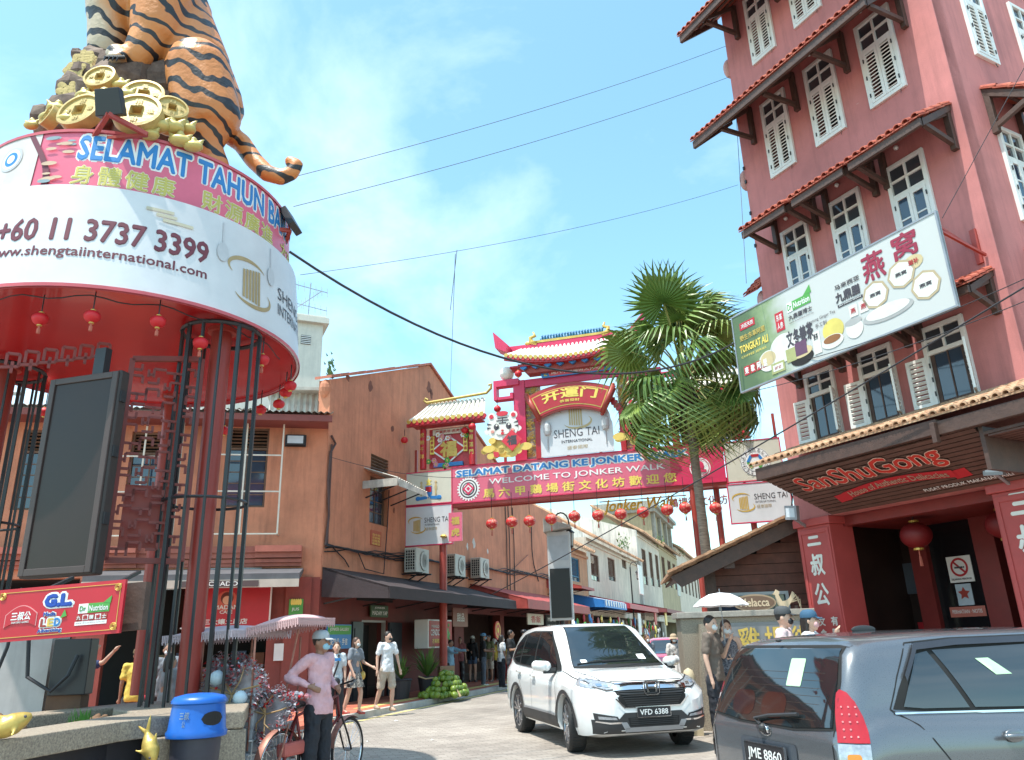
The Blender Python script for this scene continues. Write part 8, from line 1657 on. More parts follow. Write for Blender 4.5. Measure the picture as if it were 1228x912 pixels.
# ================================================================ trishaw and coconuts
def trishaw():
 A = Vector((-2.54, 8.75, 0)); B = Vector((-2.10, 10.05, 0)); d = (B-A); L_ = d.length; hd = math.atan2(d.y, d.x); t = thing('trishaw', 'decorated trishaw with pink fringed canopies and tinsel hearts beside its bicycle', 'trishaw', A, hd)
 M_rust = mat('rusty_pink_paint', (.36, .16, .12), .5, .3, var=.3, vs=8); M_bk = mat('bike_black', (.03, .028, .03), .35, .4, var=.3)
 r = .34
 def bw(x, nm='wheel', fender=None):
  o = bpy.data.objects.new(nm, None); COL.objects.link(o); o.parent = t; o.location = (x, 0, r); o.empty_display_size = .1
  m = MB(); m.tube([(r*math.cos(2*PI*k/40), 0, r*math.sin(2*PI*k/40)) for k in range(41)], .017, 8); obj('tyre', m, M_tyre, o, smooth=True); m = MB(); m.tube([((r-.025)*math.cos(2*PI*k/40), 0, (r-.025)*math.sin(2*PI*k/40)) for k in range(41)], .009, 6); obj('rim', m, M_silver, o, smooth=True)
  m = MB()
  for k in range(28): a = 2*PI*k/28; b = a+(.5 if k % 2 else -.5); m.tube([(.02*math.cos(b), .02*(-1)**k, .02*math.sin(b)), ((r-.03)*math.cos(a), 0, (r-.03)*math.sin(a))], .0018, 3)
  obj('spokes', m, M_silver, o); m = MB(); m.lathe([(.02, -.04), (.02, .04)], 10, ax='y'); obj('hub', m, M_grey, o)
 bw(0); bw(L_)
 def fender(cx, a0, a1, mt): m = MB(); n = 14; rows = [[(cx+(r+.045)*math.cos(R(a0+(a1-a0)*k/n)), y, r+(r+.045)*math.sin(R(a0+(a1-a0)*k/n))-abs(y)*.5) for y in (-.04, -.02, .02, .04)] for k in range(n+1)]; m.ring(rows, close=False); obj('mudguard', m, mt, t, smooth=True)
 fender(0, 20, 190, M_rust); fender(L_, 60, 170, M_rust)
 m = MB(); bb = (.46, 0, .30); hdT = (L_-.28, 0, .95); hdB = (L_-.22, 0, .72); st = (.28, 0, .80)
 for a, b in ((bb, hdB), (st, hdT), (bb, st), ((0, .05, r), bb), ((0, -.05, r), bb), ((0, .05, r), st), ((0, -.05, r), st), (hdT, hdB)): m.tube([a, b], .016, 8)
 obj('frame', m, mat('frame_maroon', (.20, .03, .03), .4, .3, var=.2), t, smooth=True); m = MB()
 for s_ in (-.05, .05): m.tube([(L_-.22, s_*.7, .72), (L_-.10, s_, .52), (L_, s_, r)], .012, 6)
 obj('fork', m, M_bk, t); m = MB(); m.tube([(L_-.42, -.28, 1.08), (L_-.25, -.22, 1.12), (L_-.27, 0, 1.06), (L_-.25, .22, 1.12), (L_-.42, .28, 1.08)], .012, 6); m.tube([hdT, (L_-.28, 0, 1.06)], .014, 6); m.tube([(L_-.42, -.28, 1.08), (L_-.52, -.29, 1.07)], .02, 8); m.tube([(L_-.42, .28, 1.08), (L_-.52, .29, 1.07)], .02, 8); obj('handlebar', m, M_bk, t)
 m = MB(); m.tube([(.28, 0, .80), (.25, 0, .92)], .014, 6); m.cap2((.14, 0, .95), (.36, 0, .93), .09, .05, 10); m.v = [(v[0], v[1], .88+(v[2]-.88)*.7) for v in m.v]; sd = obj('saddle', m, M_bk, t, smooth=True); m = MB()
 for k in range(60): m.k = k % 3; m.ball((.2+random.gauss(0, .08), random.gauss(0, .07), .98+random.uniform(0, .06)), random.uniform(.015, .03), 5, 4)
 obj('saddle_flowers', m, [mat('tinsel_grey', (.45, .45, .50), .35, .4), M_redlan, mat('petal_pink', (.62, .25, .28), .6)], sd)
 m = MB(); m.tube([(bb[0]+.09*math.cos(k*PI/8), -.05, bb[2]+.09*math.sin(k*PI/8)) for k in range(17)], .008, 5); m.bar((.46, -.06, .3), (.40, -.08, .14), .02); m.bar((.46, .06, .3), (.54, .1, .46), .02); m.bx(.34, .46, -.15, -.07, .12, .145); m.bx(.50, .60, .08, .16, .45, .475); obj('crank', m, M_bk, t)
 m = MB(); m.bx(.02, .42, -.06, .06, .42, .56); obj('chain_case', m, mat('faded_coral', (.48, .12, .10), .6, var=.2), t, bev=.03); m = MB(); m.bar((-.3, -.09, .1), (.02, -.06, .62), .012); m.bar((-.25, -.09, .0), (.05, -.06, .75), .012); obj('stand', m, M_rust, t)
 # sidecar, to the left of the bicycle (local +y)
 wt = mat('sidecar_white', (.45, .45, .47), .5, var=.15); m = MB(); m.bx(-.15, 1.0, .28, 1.0, .34, .48); m.bx(-.1, .1, .28, 1.0, .48, 1.0); m.bx(.85, 1.05, .34, .95, .30, .34); m.bx(.1, .75, .3, .34, .48, .72); m.bx(.1, .75, .94, .98, .48, .72); obj('sidecar', m, wt, t, bev=.03)
 m = MB(); m.bx(.1, .7, .36, .92, .481, .58); obj('seat', m, M_redmet, t, bev=.03); m = MB()
 for k in range(9): x = -.1+k*.13; m.bar((x, .27, .34), (x, .27, .60), .012)
 m.bar((-.15, .27, .60), (1.0, .27, .60), .015); m.bar((-.15, .27, .46), (1.0, .27, .46), .012); m.bar((.4, .27, .1), (.4, 1.1, .1), .02); obj('rail', m, M_white, t)
 o = bpy.data.objects.new('wheel', None); COL.objects.link(o); o.parent = t; o.location = (.4, 1.1, r); m = MB(); m.tube([(r*math.cos(2*PI*k/30), 0, r*math.sin(2*PI*k/30)) for k in range(31)], .02, 6); obj('tyre', m, M_tyre, o)
 m = MB(); m.bx(-.4, .15, -.05+.35, .75, .06, .30); obj('white_crate', m, mat('crate_pale', (.42, .45, .47), .5), t, bev=.02)
 tin = mat('tinsel_grey', 0); pk = mat('petal_pink', 0);
 def heart(cx, cz, s, y, x0): # outline of a heart in the y-z plane facing the rear
  pts = [];
  for k in range(40): a = 2*PI*k/40; pts.append((16*math.sin(a)**3/16*s, (13*math.cos(a)-5*math.cos(2*a)-2*math.cos(3*a)-math.cos(4*a))/16*s))
  return [(x0, cx+p[0], cz+p[1]) for p in pts]
 rnd = random.Random(4)
 for (cx, cz, s_, x0, lab_) in ((.55, 1.05, .38, -.12, ''), (.15, .85, .30, -.06, ''), (.85, 1.2, .28, .2, '')):
  H_ = heart(cx, cz, s_, 0, x0); m = MB(); m.add(H_, [tuple(range(len(H_)))]); m.v = [(v[0]+.03, v[1], v[2]) for v in m.v]; bd = obj('heart_board', m, mat('heart_grey', (.32, .28, .30), .5, var=.4, vs=8), t); m = MB()
  for p in H_:
   for k in range(42):
    m.k = rnd.choice([0, 0, 0, 0, 0, 1, 2]); q = Vector(p)+Vector((rnd.gauss(0, .02), rnd.gauss(0, .03), rnd.gauss(0, .03))); d_ = Vector((rnd.uniform(-1, 1), rnd.uniform(-1, 1), rnd.uniform(-1, 1)))*.036; m.add([q, q+d_, q+d_.cross(Vector((0, .3, 1)))], [(0, 1, 2)])
  obj('garland', m, [tin, pk, M_redlan], bd, kind='stuff'); m = MB()
  for k in range(8): p = H_[(k*5) % 40]; m.tube([(x0-.01, cx, cz), (x0-.03, (cx+p[1])/2+rnd.uniform(-.05, .05), (cz+p[2])/2), p], .008, 4)
  obj('cane', m, mat('cane', (.35, .22, .10), .6), bd)
 m = MB()
 for k in range(200): m.k = k % 4; m.ball((rnd.uniform(-.15, .25), rnd.uniform(.3, 1.05), rnd.uniform(.6, 1.3)), (rnd.uniform(.01, .03), rnd.uniform(.01, .03), rnd.uniform(.008, .02)), 5, 4)
 obj('flowers', m, [pk, M_redlan, tin, M_white], t, kind='stuff')
 for (y, z, rr_) in ((.38, 1.02, .075), (.62, .98, .06), (.7, 1.22, .08)): m = MB(); m.ball((-.2, y, z), rr_, 12, 8); obj('bauble', m, mat('bauble_blue', (.45, .55, .62), .25), t, smooth=True)
 m = MB()
 for y in (.32, 1.0):
  for x in (-.1, .75): m.tube([(x, y, .5), (x, y, 1.62)], .012, 6)
 obj('canopy_pole', m, M_rust, t)
 def canopy(x0, x1, y0, y1, z, tilt, mt, nm):
  m = MB(); n = 10; k8 = 8; rows = [[(x0+(x1-x0)*i/n, y0+(y1-y0)*j/k8, z+tilt*(1-j/k8)+.09*math.sin(PI*i/n)**.6*math.sin(PI*j/k8)**.6) for j in range(k8+1)] for i in range(n+1)]; m.ring(rows, close=False); m.ring([[(a, b, c-.03) for a, b, c in q] for q in rows], close=False); c_ = obj(nm, m, mt, t, smooth=True); m = MB()
  for (a, b) in (((x0, y0), (x1, y0)), ((x0, y1), (x1, y1)), ((x0, y0), (x0, y1)), ((x1, y0), (x1, y1))):
   N_ = int(math.hypot(b[0]-a[0], b[1]-a[1])/.022)
   for q in range(N_): u = q/N_; x = a[0]+(b[0]-a[0])*u; y = a[1]+(b[1]-a[1])*u; zz = z+tilt*(1-(y-y0)/(y1-y0)); m.add([(x, y, zz+.01), (x+.016*(b[0] != a[0]), y+.016*(b[1] != a[1]), zz+.01), (x+.014*(b[0] != a[0]), y+.014*(b[1] != a[1]), zz-.07-.02*(q % 2)), (x, y, zz-.07-.02*(q % 2))], [(0, 1, 2, 3)])
  obj('fringe', m, mt, c_, kind='stuff')
 canopy(-.25, .85, .52, 1.45, 1.66, .04, mat('canopy_lilac', (.58, .48, .52), .6, var=.05), 'canopy'); canopy(.0, .75, -.14, .53, 1.72, .09, mat('canopy_pink', (.64, .40, .40), .6, var=.1), 'rider_canopy')
 m = MB(); m.tube([(.3, .2, .9), (.3, .05, 1.7)], .012, 6); obj('canopy_pole', m, M_rust, t)
trishaw()
def coconuts():
 rnd = random.Random(9); proto = None; base = (4.6, -.8); t = FK.w(base[0], base[1], .12)
 spots = []
 for lay in range(5):
  rx, ry = .92-.175*lay, .46-.085*lay; k = 0; y = -ry
  while y <= ry+.001:
   wx = rx*math.sqrt(max(0, 1-(y/(ry+.08))**2)); x = -wx+(.08 if k % 2 else 0)
   while x <= wx: spots.append((x+rnd.uniform(-.04, .04), y+rnd.uniform(-.035, .035), .085+lay*.125+rnd.uniform(-.02, .02), lay, y < -ry+.1)); x += .165
   y += .15; k += 1
 for (x, y, z, lay, fr) in spots:
  if lay < 3 and not fr and y > -.1 and abs(x) < .45: continue
  if proto is None:
   m = MB(); m.ball((0, 0, 0), (.085, .085, .095), 14, 10); m.v = [(v[0]*(1+.05*math.cos(3*math.atan2(v[1], v[0]))), v[1]*(1+.05*math.cos(3*math.atan2(v[1], v[0]))), v[2]) for v in m.v]
   gm = bpy.data.materials.new('green_husk'); gm.use_nodes = True; nn = gm.node_tree.nodes; l = gm.node_tree.links; oi = nn.new('ShaderNodeObjectInfo'); r = nn.new('ShaderNodeValToRGB'); r.color_ramp.elements[0].color = (.07, .14, .012, 1); r.color_ramp.elements[1].color = (.20, .27, .035, 1); l.new(oi.outputs['Random'], r.inputs[0]); l.new(r.outputs[0], nn['Principled BSDF'].inputs['Base Color']); nn['Principled BSDF'].inputs['Roughness'].default_value = .35
   proto = o = obj('coconut', m, gm, None, smooth=True)
  else: o = proto.copy(); COL.objects.link(o)
  tag(o, 'green coconut in the pile beside the red arch post', 'coconut', 'green coconuts piled on the pavement')
  o.location = FK.w(base[0]+x, base[1]+y, .12+z); o.rotation_euler = (rnd.uniform(0, 3), rnd.uniform(0, 3), rnd.uniform(0, 3)); o.scale = (rnd.uniform(.9, 1.08),)*3
 q = thing('coconut_branch', 'dry cut coconut stalks sticking out of the pile', 'stalk', (t.x, t.y, .12)); m = MB(); m.tube([(-.7, -.3, .55), (-.5, -.32, .48), (-.3, -.25, .5)], .02, 6); m.tube([(.45, -.55, .02), (.35, -.5, .2), (.28, -.42, .3)], [.035, .02, .012], 6); obj('stalk', m, mat('dry_stalk', (.40, .30, .16), .7), q)
 for (dx, dy, s_, lab) in ((-1.15, -.35, .8, 'spiky potted plant left of the coconut pile'), (-.55, .55, 1.2, 'leafy shrub in a pot behind the coconuts')):
  q = thing('potted_plant', lab, 'plant', (t.x+dx, t.y+dy, .12)); m = MB(); m.lathe([(.2, 0), (.27, .45), (.30, .47), (.27, .5)], 16); obj('pot', m, mat('dark_pot', (.05, .045, .05), .6), q); m = MB()
  for k in range(70):
   a = rnd.uniform(0, 2*PI); L_ = rnd.uniform(.35, .7)*s_; e = rnd.uniform(.3, 1.3); p1 = Vector((math.cos(a)*math.cos(e)*L_, math.sin(a)*math.cos(e)*L_, .5+math.sin(e)*L_*1.2)); sd = Vector((-math.sin(a), math.cos(a), 0))*.02; p0 = Vector((0, 0, .5)); pm = p0.lerp(p1, .6)+Vector((0, 0, .1)); m.add([p0-sd, pm-sd, p1, pm+sd, p0+sd], [(0, 1, 2, 3, 4)])
  obj('foliage', m, mat('leaf_mid', 0), q)
 q = thing('paper_carton', 'brown carton behind the coconut pile', 'carton', (t.x-.1, t.y+1.3, .12), R(20)); m = MB(); m.bx(-.22, .22, -.15, .15, 0, .75); obj('box', m, mat('carton_brown', (.32, .20, .12), .8, var=.1), q, bev=.01)
coconuts()
# ================================================================ people
M_skin = mat('skin_tan', (.30, .155, .10), .55, var=.06); M_skinl = mat('skin_light', (.55, .34, .25), .55, var=.06); M_hair = mat('black_hair', (.018, .013, .011), .5, var=.3, vs=40); M_hairb = mat('brown_hair', (.06, .03, .02), .5, var=.3, vs=40)
TX = bpy.data.textures.new('cloth_folds', 'CLOUDS'); TX.noise_scale = .11; TX.noise_depth = 2
def fold(o, k=1.0):
 d = o.modifiers.new('folds', 'DISPLACE'); d.texture = TX; d.texture_coords = 'GLOBAL'; d.strength = .045*k; d.mid_level = .5; return o
def person(lab, p, face, h=1.7, arms=(((.15, 0, -1), (.05, -.25, -1)), ((-.15, 0, -1), (-.05, -.25, -1))), legs=(((.05, 0, -1), (0, .03, -1)), ((-.05, 0, -1), (0, .03, -1))), lean=(0, 0), head=0.0,
  top=('tee', M_white), bottom=('trousers', M_black), shoes=M_black, hair='short', hairm=None, skin=None, mask=None, cap=None, vox=.014, extra=None, fem=False, gz=None):
 """face: direction the figure looks, degrees, 0 = towards -Y, positive turns to +X; arms/legs: left (x>0) then right, each (upper, lower) direction"""
 skin = skin or M_skin; hairm = hairm or M_hair; t = thing('person', lab, 'person', p, R(face)); V = Vector; nrm = lambda v: V(v).normalized()
 th, sh = .245*h, .225*h; foot = .045*h; hipx = .052*h; low = 0
 for u, l in legs: low = min(low, (nrm(u)*th+nrm(l)*sh).z)
 pz = -low+foot; pel = V((0, 0, pz)); up = nrm((lean[0], lean[1], 1)); chest = pel+up*.27*h; neck = pel+up*.325*h; shx = (.090 if fem else .100)*h
 hc = neck+V((lean[0]*.03, lean[1]*.03-.012*h, .075*h)); k = h/1.7; b = MB(); Rh = Matrix.Rotation(R(head), 3, 'Z')
 b.cap2(pel, pel+up*.1*h, .10*k, .095*k, 12); b.cap2(pel+up*.1*h, chest-up*.04*h, .09*k, .105*k, 12); b.ball(chest-up*.03*h, (.145*k, .095*k, .12*k), 12, 8)
 for s_ in (-1, 1): b.cap2(pel+V((s_*.045*k, 0, -.01)), pel+V((s_*.055*k, 0, -.05)), .085*k, .09*k, 10); b.cap2(chest+V((s_*.05*k, 0, .03*k)), neck+V((s_*shx*.85, 0, -.045*k)), .055*k, .05*k, 10)
 b.cap2(neck-up*.03*h, neck+V((0, -.005, .035*h)), .055*k, .047*k, 12)
 hb = lambda v: hc+Rh @ V(v)*k
 b.ball(hc, (.074*k, .092*k, .105*k), 16, 12, M=Rh.to_4x4().to_3x3() if False else None); b.cap2(hb((0, -.045, -.05)), hb((0, -.052, -.085)), .05*k, .033*k, 10); b.cap2(hb((0, -.088, .01)), hb((0, -.108, -.022)), .010*k, .017*k, 8)
 for s_ in (-1, 1): b.ball(hb((s_*.078, .008, -.01)), (.012*k, .02*k, .03*k), 8, 6)
 sleeve = MB(); J = []
 for i, s_ in enumerate((1, -1)):
  S = neck+V((s_*shx, 0, -.05*k)); u, l = arms[i]; E = S+nrm(u)*.165*h; Wr = E+nrm(l)*.145*h; J.append((S, E, Wr)); b.cap2(S, E, .050*k, .037*k, 10); b.cap2(E, Wr, .037*k, .025*k, 10)
  d = nrm(l); Pm = Wr+d*.085*k; b.cap2(Wr, Pm, .026*k, .03*k, 8); sd = d.cross(V((0, 1, 0)) if abs(d.y) < .8 else V((1, 0, 0))).normalized(); cu = d.cross(sd)
  for q in range(4): f0 = Pm+sd*(q-1.5)*.017*k; f1 = f0+d*.035*k*(1, 1.1, 1.05, .85)[q]; f2 = f1+(d+cu*.5*s_).normalized()*.035*k; b.cap2(f0, f1, .0095*k, .009*k, 6); b.cap2(f1, f2, .009*k, .0075*k, 6)
  b.cap2(Wr+d*.03*k+sd*.02*k, Wr+d*.07*k+sd*.05*k, .012*k, .009*k, 6)
 LG = []
 for i, s_ in enumerate((1, -1)):
  Hp = pel+V((s_*hipx, 0, -.02)); u, l = legs[i]; Kn = Hp+nrm(u)*th; An = Kn+nrm(l)*sh; LG.append((Hp, Kn, An)); b.cap2(Hp, Kn, .082*k, .055*k, 12); b.cap2(Kn, Kn.lerp(An, .35), .052*k, .055*k, 10); b.cap2(Kn.lerp(An, .35), An, .055*k, .034*k, 10); b.cap2(An, An+V((0, -.13*k, -.05*k)), .035*k, .028*k, 8)
 b.v = [tuple(v) for v in b.v]; body = rmobj('body', b, skin, t, vox*.8 if vox < .013 else vox, 2)
 c = MB(); kind, mt = top; bk_ = bottom[0]
 if kind:
  c.cap2(pel-up*(.004*h if kind in ('tee', 'long') else -.03*h), pel+up*.12*h, (.128 if not fem else .118)*k, (.112 if not fem else .09)*k, 14); c.cap2(pel+up*.12*h, chest-up*.04*h, (.105 if not fem else .09)*k, .118*k, 14); c.ball(chest-up*.03*h, (.160*k, .112*k, .135*k), 14, 8)
  for s_ in (-1, 1):
   c.cap2(pel+V((s_*.05*k, 0, .03)), chest+V((s_*.075*k, 0, -.02)), .085*k, .075*k, 10)
   if kind != 'tube': c.cap2(chest+V((s_*.05*k, 0, .03*k)), neck+V((s_*shx*.85, 0, -.047*k)), .068*k, .062*k, 10)
  if kind != 'tube':
   for S, E, Wr in J:
    if kind == 'long': c.cap2(S, E, .064*k, .052*k, 10); c.cap2(E, Wr, .052*k, .037*k, 10)
    elif kind != 'vest': c.cap2(S, S.lerp(E, .66), .066*k, .062*k, 10)
  hem = pel.z-.045*h
  if kind in ('tee', 'long') and bk_ != 'skirt':
   for s_ in (-1, 1): c.cap2(pel+V((s_*.045*k, 0, .1*h)), pel+V((s_*.052*k, 0, -.03*h)), (.10 if fem else .108)*k, (.122 if fem else .125)*k, 14)
  so_ = rmobj('shirt', c, mt, t, vox, 4)
  if kind in ('tee', 'long'):
   for v in so_.data.vertices:
    if v.co.z < hem and abs(v.co.x) < .19*k: v.co.z = hem+(v.co.z-hem)*.04
  fold(so_, k)
  if kind in ('tee', 'long'): q = MB(); q.ring([[neck+V((r_*k*math.cos(2*PI*a/16), r_*.95*k*math.sin(2*PI*a/16)-.004, z*k)) for a in range(16)] for r_, z in ((.066, -.035), (.060, -.008), (.056, -.012))], cap=False); obj('collar', q, mt, t, smooth=True)
 bk, bm_ = bottom; c = MB()
 if bk in ('trousers', 'shorts'):
  c.cap2(pel+V((0, 0, .03)), pel+V((0, 0, -.03)), .115*k, .12*k, 14)
  for Hp, Kn, An in LG:
   if bk == 'trousers': c.cap2(Hp, Kn, .098*k, .078*k, 12); c.cap2(Kn, An+V((0, 0, .01)), .078*k, .065*k, 12)
   else: c.cap2(Hp, Hp.lerp(Kn, .85 if bk == 'shorts' else .5), .100*k, .092*k, 12)
  fold(rmobj('trousers' if bk == 'trousers' else 'shorts', c, bm_, t, vox, 3), k)
 elif bk == 'hot':
  c.cap2(pel+V((0, 0, .03)), pel+V((0, 0, -.03)), .112*k, .115*k, 14)
  for Hp, Kn, An in LG: c.cap2(Hp, Hp.lerp(Kn, .35), .098*k, .096*k, 12)
  rmobj('shorts', c, bm_, t, vox, 4)
 elif bk == 'skirt':
  n = 48; rows = []
  for q, (r_, z) in enumerate([(.115, .10), (.15, -.02), (.19, -.16), (.225, -.30)]): rows.append([pel+V(((r_+.012*q*math.sin(a*10*2*PI/n*1.0))*k*math.cos(2*PI*a/n), (r_*.85+.012*q*math.sin(a*10*2*PI/n))*k*math.sin(2*PI*a/n), z*k)) for a in range(n)])
  c.ring(rows, cap=False); c.ring([[v*1.0+(v-pel)*-.03 for v in r_] for r_ in rows], cap=False); obj('skirt', c, bm_, t, smooth=True)
 for (Hp, Kn, An), s_ in zip(LG, (1, -1)):
  c = MB(); c.cap2(An+V((0, .02*k, -.045*k)), An+V((0, -.15*k, -.055*k)), .04*k, .034*k, 10); c.cap2(An+V((0, .0, -.02*k)), An+V((0, -.05*k, -.04*k)), .045*k, .04*k, 10); zf = An.z-.045*h*.99; c.v = [(v[0], v[1], max(v[2], zf)) for v in c.v]; obj('shoe', c, shoes, t, smooth=True)
 for s_ in (-1, 1): c = MB(); c.ball(hb((s_*.031, -.083, .012)), (.012*k, .008*k, .007*k), 8, 6); obj('eye', c, M_dprint, t)
 if mask: c = MB(); c.ball(hb((0, -.066, -.045)), (.055*k, .040*k, .045*k), 12, 8); obj('face_mask', c, mask, t, smooth=True)
 else: c = MB(); c.ball(hb((0, -.093, -.052)), (.022*k, .008*k, .006*k), 8, 6); obj('mouth', c, mat('lips', (.30, .08, .07), .5), t)
 c = MB(); c.ball(hb((0, .018, .030)), (.084*k, .092*k, .098*k), 14, 10)
 if hair in ('long', 'mid'):
  L_ = .30 if hair == 'long' else .13; c.cap2(hb((0, .05, .0)), hb((0, .08, -L_)), .075*k, .05*k, 10)
  for s_ in (-1, 1): c.cap2(hb((s_*.06, .02, .02)), hb((s_*.075, .03, -L_*.9)), .032*k, .022*k, 8)
 elif hair == 'tail': c.cap2(hb((0, .09, .03)), hb((.02, .12, -.18)), .035*k, .015*k, 8); c.cap2(hb((-.09, .0, -.02)), hb((-.1, .02, -.22)), .02*k, .02*k, 8)
 rmobj('hair', c, hairm, t, .012, 3)
 if cap:
  ck, cm = cap; c = MB(); prof = [(.092*k, .035*k), (.094*k, .06*k), (.085*k, .10*k), (.055*k, .128*k), (.001, .136*k)]
  c.lathe(prof, 20, c=hb((0, .01, 0))); c.v = [(v[0], hb((0, .01, 0)).y+(v[1]-hb((0, .01, 0)).y)*1.1, v[2]) for v in c.v]
  if ck == 'bucket': c.lathe([(.092*k, .045*k), (.135*k, .005*k), (.14*k, .0), (.09*k, .035*k)], 20, c=hb((0, .01, 0)), cap=False)
  else:
   n = 8; rows = [[hb((x*.075, -.085-yy*(1-x*x*.6), .045-yy*.25)) for x in [(-1+2*q/n) for q in range(n+1)]] for yy in (0, .04, .085)]; c.ring(rows, close=False); c.ring([[v+V((0, 0, -.008)) for v in r_] for r_ in rows], close=False)
  obj('cap' if ck != 'bucket' else 'hat', c, cm, t, smooth=True, auto=50)
 if extra: extra(t, dict(J=J, L=LG, pel=pel, chest=chest, neck=neck, hc=hc, k=k))
 return t
def at(px, Y, z=0): c = AY(px, 770, Y); return (c.x, Y, z)
def gp(px, py, z=0): c = G(px, py, z); return (c.x, c.y, z)
Mg = lambda n, c: mat(n, c, .8, var=.12, vs=12, bump=.15)
tee_w = Mg('white_cotton', (.66, .68, .70)); pinkc = Mg('pink_cotton', (.66, .38, .41)); navyt = Mg('black_trousers', (.02, .022, .03)); wm = mat('white_mask', (.62, .66, .68), .8, var=0); bm = mat('blue_mask', (.30, .52, .64), .8, var=0)
# trishaw rider: hands on hips, seen from the side looking right
person('trishaw rider in pink long sleeves and grey cap, hands on hips by his bicycle', (-2.27, 9.25, 0), 62, 1.70, arms=(((.5, .5, -.85), (-.35, -.8, -.35)), ((-.5, .75, -.8), (.3, -.85, -.35))), lean=(0, .05), top=('long', pinkc), bottom=('trousers', navyt), mask=bm, cap=('cap', Mg('grey_cap', (.38, .40, .42))), vox=.011, head=10)
def bag(col, side=1, z=-.02):
 def f(t, d): m = MB(); c = d['pel']+Vector((side*.2, -.06, z)); m.ball(c, (.07, .05, .09), 10, 8); m.tube([c+Vector((0, 0, .08)), d['neck']+Vector((-side*.06, -.08, -.08)), d['neck']+Vector((-side*.09, .04, -.02))], .008, 5); obj('bag', m, col, t, smooth=True)
 return f
def strap(t, d): m = MB(); m.tube([d['neck']+Vector((.05, -.07, -.03)), d['chest']+Vector((.04, -.14, -.1)), d['pel']+Vector((-.05, -.13, .06))], .02, 6); m.ball(d['pel']+Vector((.0, -.17, -.02)), (.1, .05, .08), 10, 6); obj('bag', m, M_black, t, smooth=True); m = MB(); m.bx(-.09, .09, d['chest'].y-.135, d['chest'].y-.12, d['chest'].z-.06, d['chest'].z+.0); obj('chest_print', m, M_blue, t)
g = at(404, 17.2); person('woman in a pale printed tee and black skirt behind the trishaw rider', g, 15, 1.62, top=('tee', Mg('pale_grey_tee', (.50, .56, .60))), bottom=('trousers', navyt), hair='long', hairm=M_hairb, skin=M_skinl, extra=strap, fem=True)
pl = pile_mat('plaid_skirt', [(.4, (.02, .02, .02)), (.5, (.35, .33, .30)), (.6, (.04, .03, .03))], 14, .8, .1)
g = gp(424, 856, .12); person('woman in a grey tee and checked pleated skirt reaching towards the man in white', g, 62, 1.60, arms=(((.3, -.2, -1), (.1, -.9, -.4)), ((-.35, -.1, -1), (.1, -.45, -.9))), legs=(((.05, -.25, -1), (0, .1, -1)), ((-.05, .2, -1), (0, .35, -1))), top=('tee', Mg('grey_tee', (.17, .19, .22))), bottom=('skirt', pl), shoes=mat('sandal_red', (.35, .06, .05), .6), hair='long', hairm=M_hairb, skin=M_skinl, mask=wm, fem=True, extra=bag(M_gold, 1, -.05))
g = gp(463, 852, .12); person('man in a white tee and beige shorts with a dark mask walking right', g, 40, 1.71, arms=(((.3, -.1, -1), (.15, -.2, -1)), ((-.25, .1, -1), (-.1, -.2, -1))), legs=(((.08, -.12, -1), (0, .08, -1)), ((-.05, .22, -1), (-.05, .45, -.95))), top=('tee', tee_w), bottom=('shorts', Mg('beige_shorts', (.42, .36, .29))), shoes=mat('tan_shoe', (.4, .28, .2), .7), skin=M_skinl, mask=M_black, head=25)
# group under the brown awning
g = gp(567, 818, .12); person('person in black top, denim shorts and pale cap, back turned at the stall', g, 160, 1.62, top=('long', Mg('black_top', (.015, .015, .017))), bottom=('hot', Mg('denim', (.07, .12, .20))), cap=('cap', Mg('cream_cap', (.5, .48, .42))), hair='mid', skin=M_skinl, mask=wm, fem=True)
g = gp(580, 822, .12); person('person in black shirt, grey trousers and blue cap queueing at the stall', g, 100, 1.68, arms=(((.3, -.2, -.9), (-.2, -1, .1)), ((-.2, -.1, -1), (.1, -.9, -.1))), top=('tee', Mg('black_top', 0)), bottom=('trousers', Mg('grey_jeans', (.10, .12, .15))), cap=('cap', Mg('blue_cap', (.12, .25, .38))), hair='mid', mask=bm, shoes=M_white)
g = gp(594, 816, .12); person('child in a yellow patterned top and white bucket hat at the stall', g, -20, 1.5, top=('tee', Mg('yellow_top', (.60, .45, .08))), bottom=('trousers', Mg('dark_brown', (.05, .03, .03))), cap=('bucket', M_white), hair='mid', mask=bm, fem=True, extra=bag(M_redmet, -1))
g = at(540, 25.5, .12); person('stall worker in a light blue long sleeve reaching out behind the red post', g, 60, 1.5, arms=(((.2, -1, -.3), (0, -1, 0)), ((-.2, -.8, -.5), (0, -1, 0))), top=('long', Mg('sky_blue_shirt', (.22, .38, .50))), cap=None)
g = at(612, 24.5, .12); person('man in a black tee looking at his phone near the white car', g, 75, 1.72, arms=(((.2, -.3, -1), (-.1, -1, .1)), ((-.2, -.2, -1), (.2, -1, .1))), top=('tee', Mg('black_top', 0)), bottom=('trousers', navyt), head=20)
g = at(628, 27, .12); person('man in a grey shirt half hidden behind the white car, under the red awning', g, 70, 1.74, top=('tee', Mg('slate_shirt', (.15, .17, .20))), cap=('cap', M_black))
g = at(601, 26.5, .12); person('shopper in a white blouse and long dark hair under the red awning', g, 120, 1.6, top=('tee', tee_w), bottom=('trousers', navyt), hair='long', mask=wm, fem=True)
g = at(586, 30, .12); person('shopper in olive shirt farther back under the red awning', g, -30, 1.65, top=('tee', Mg('olive_shirt', (.14, .15, .07))), bottom=('shorts', Mg('beige_shorts', 0)))
g = at(640, 31, .12); person('shopper with a straw hat and blue shirt behind the white car roof', g, 30, 1.66, top=('tee', Mg('sky_blue_shirt', 0)), cap=('bucket', M_cream))
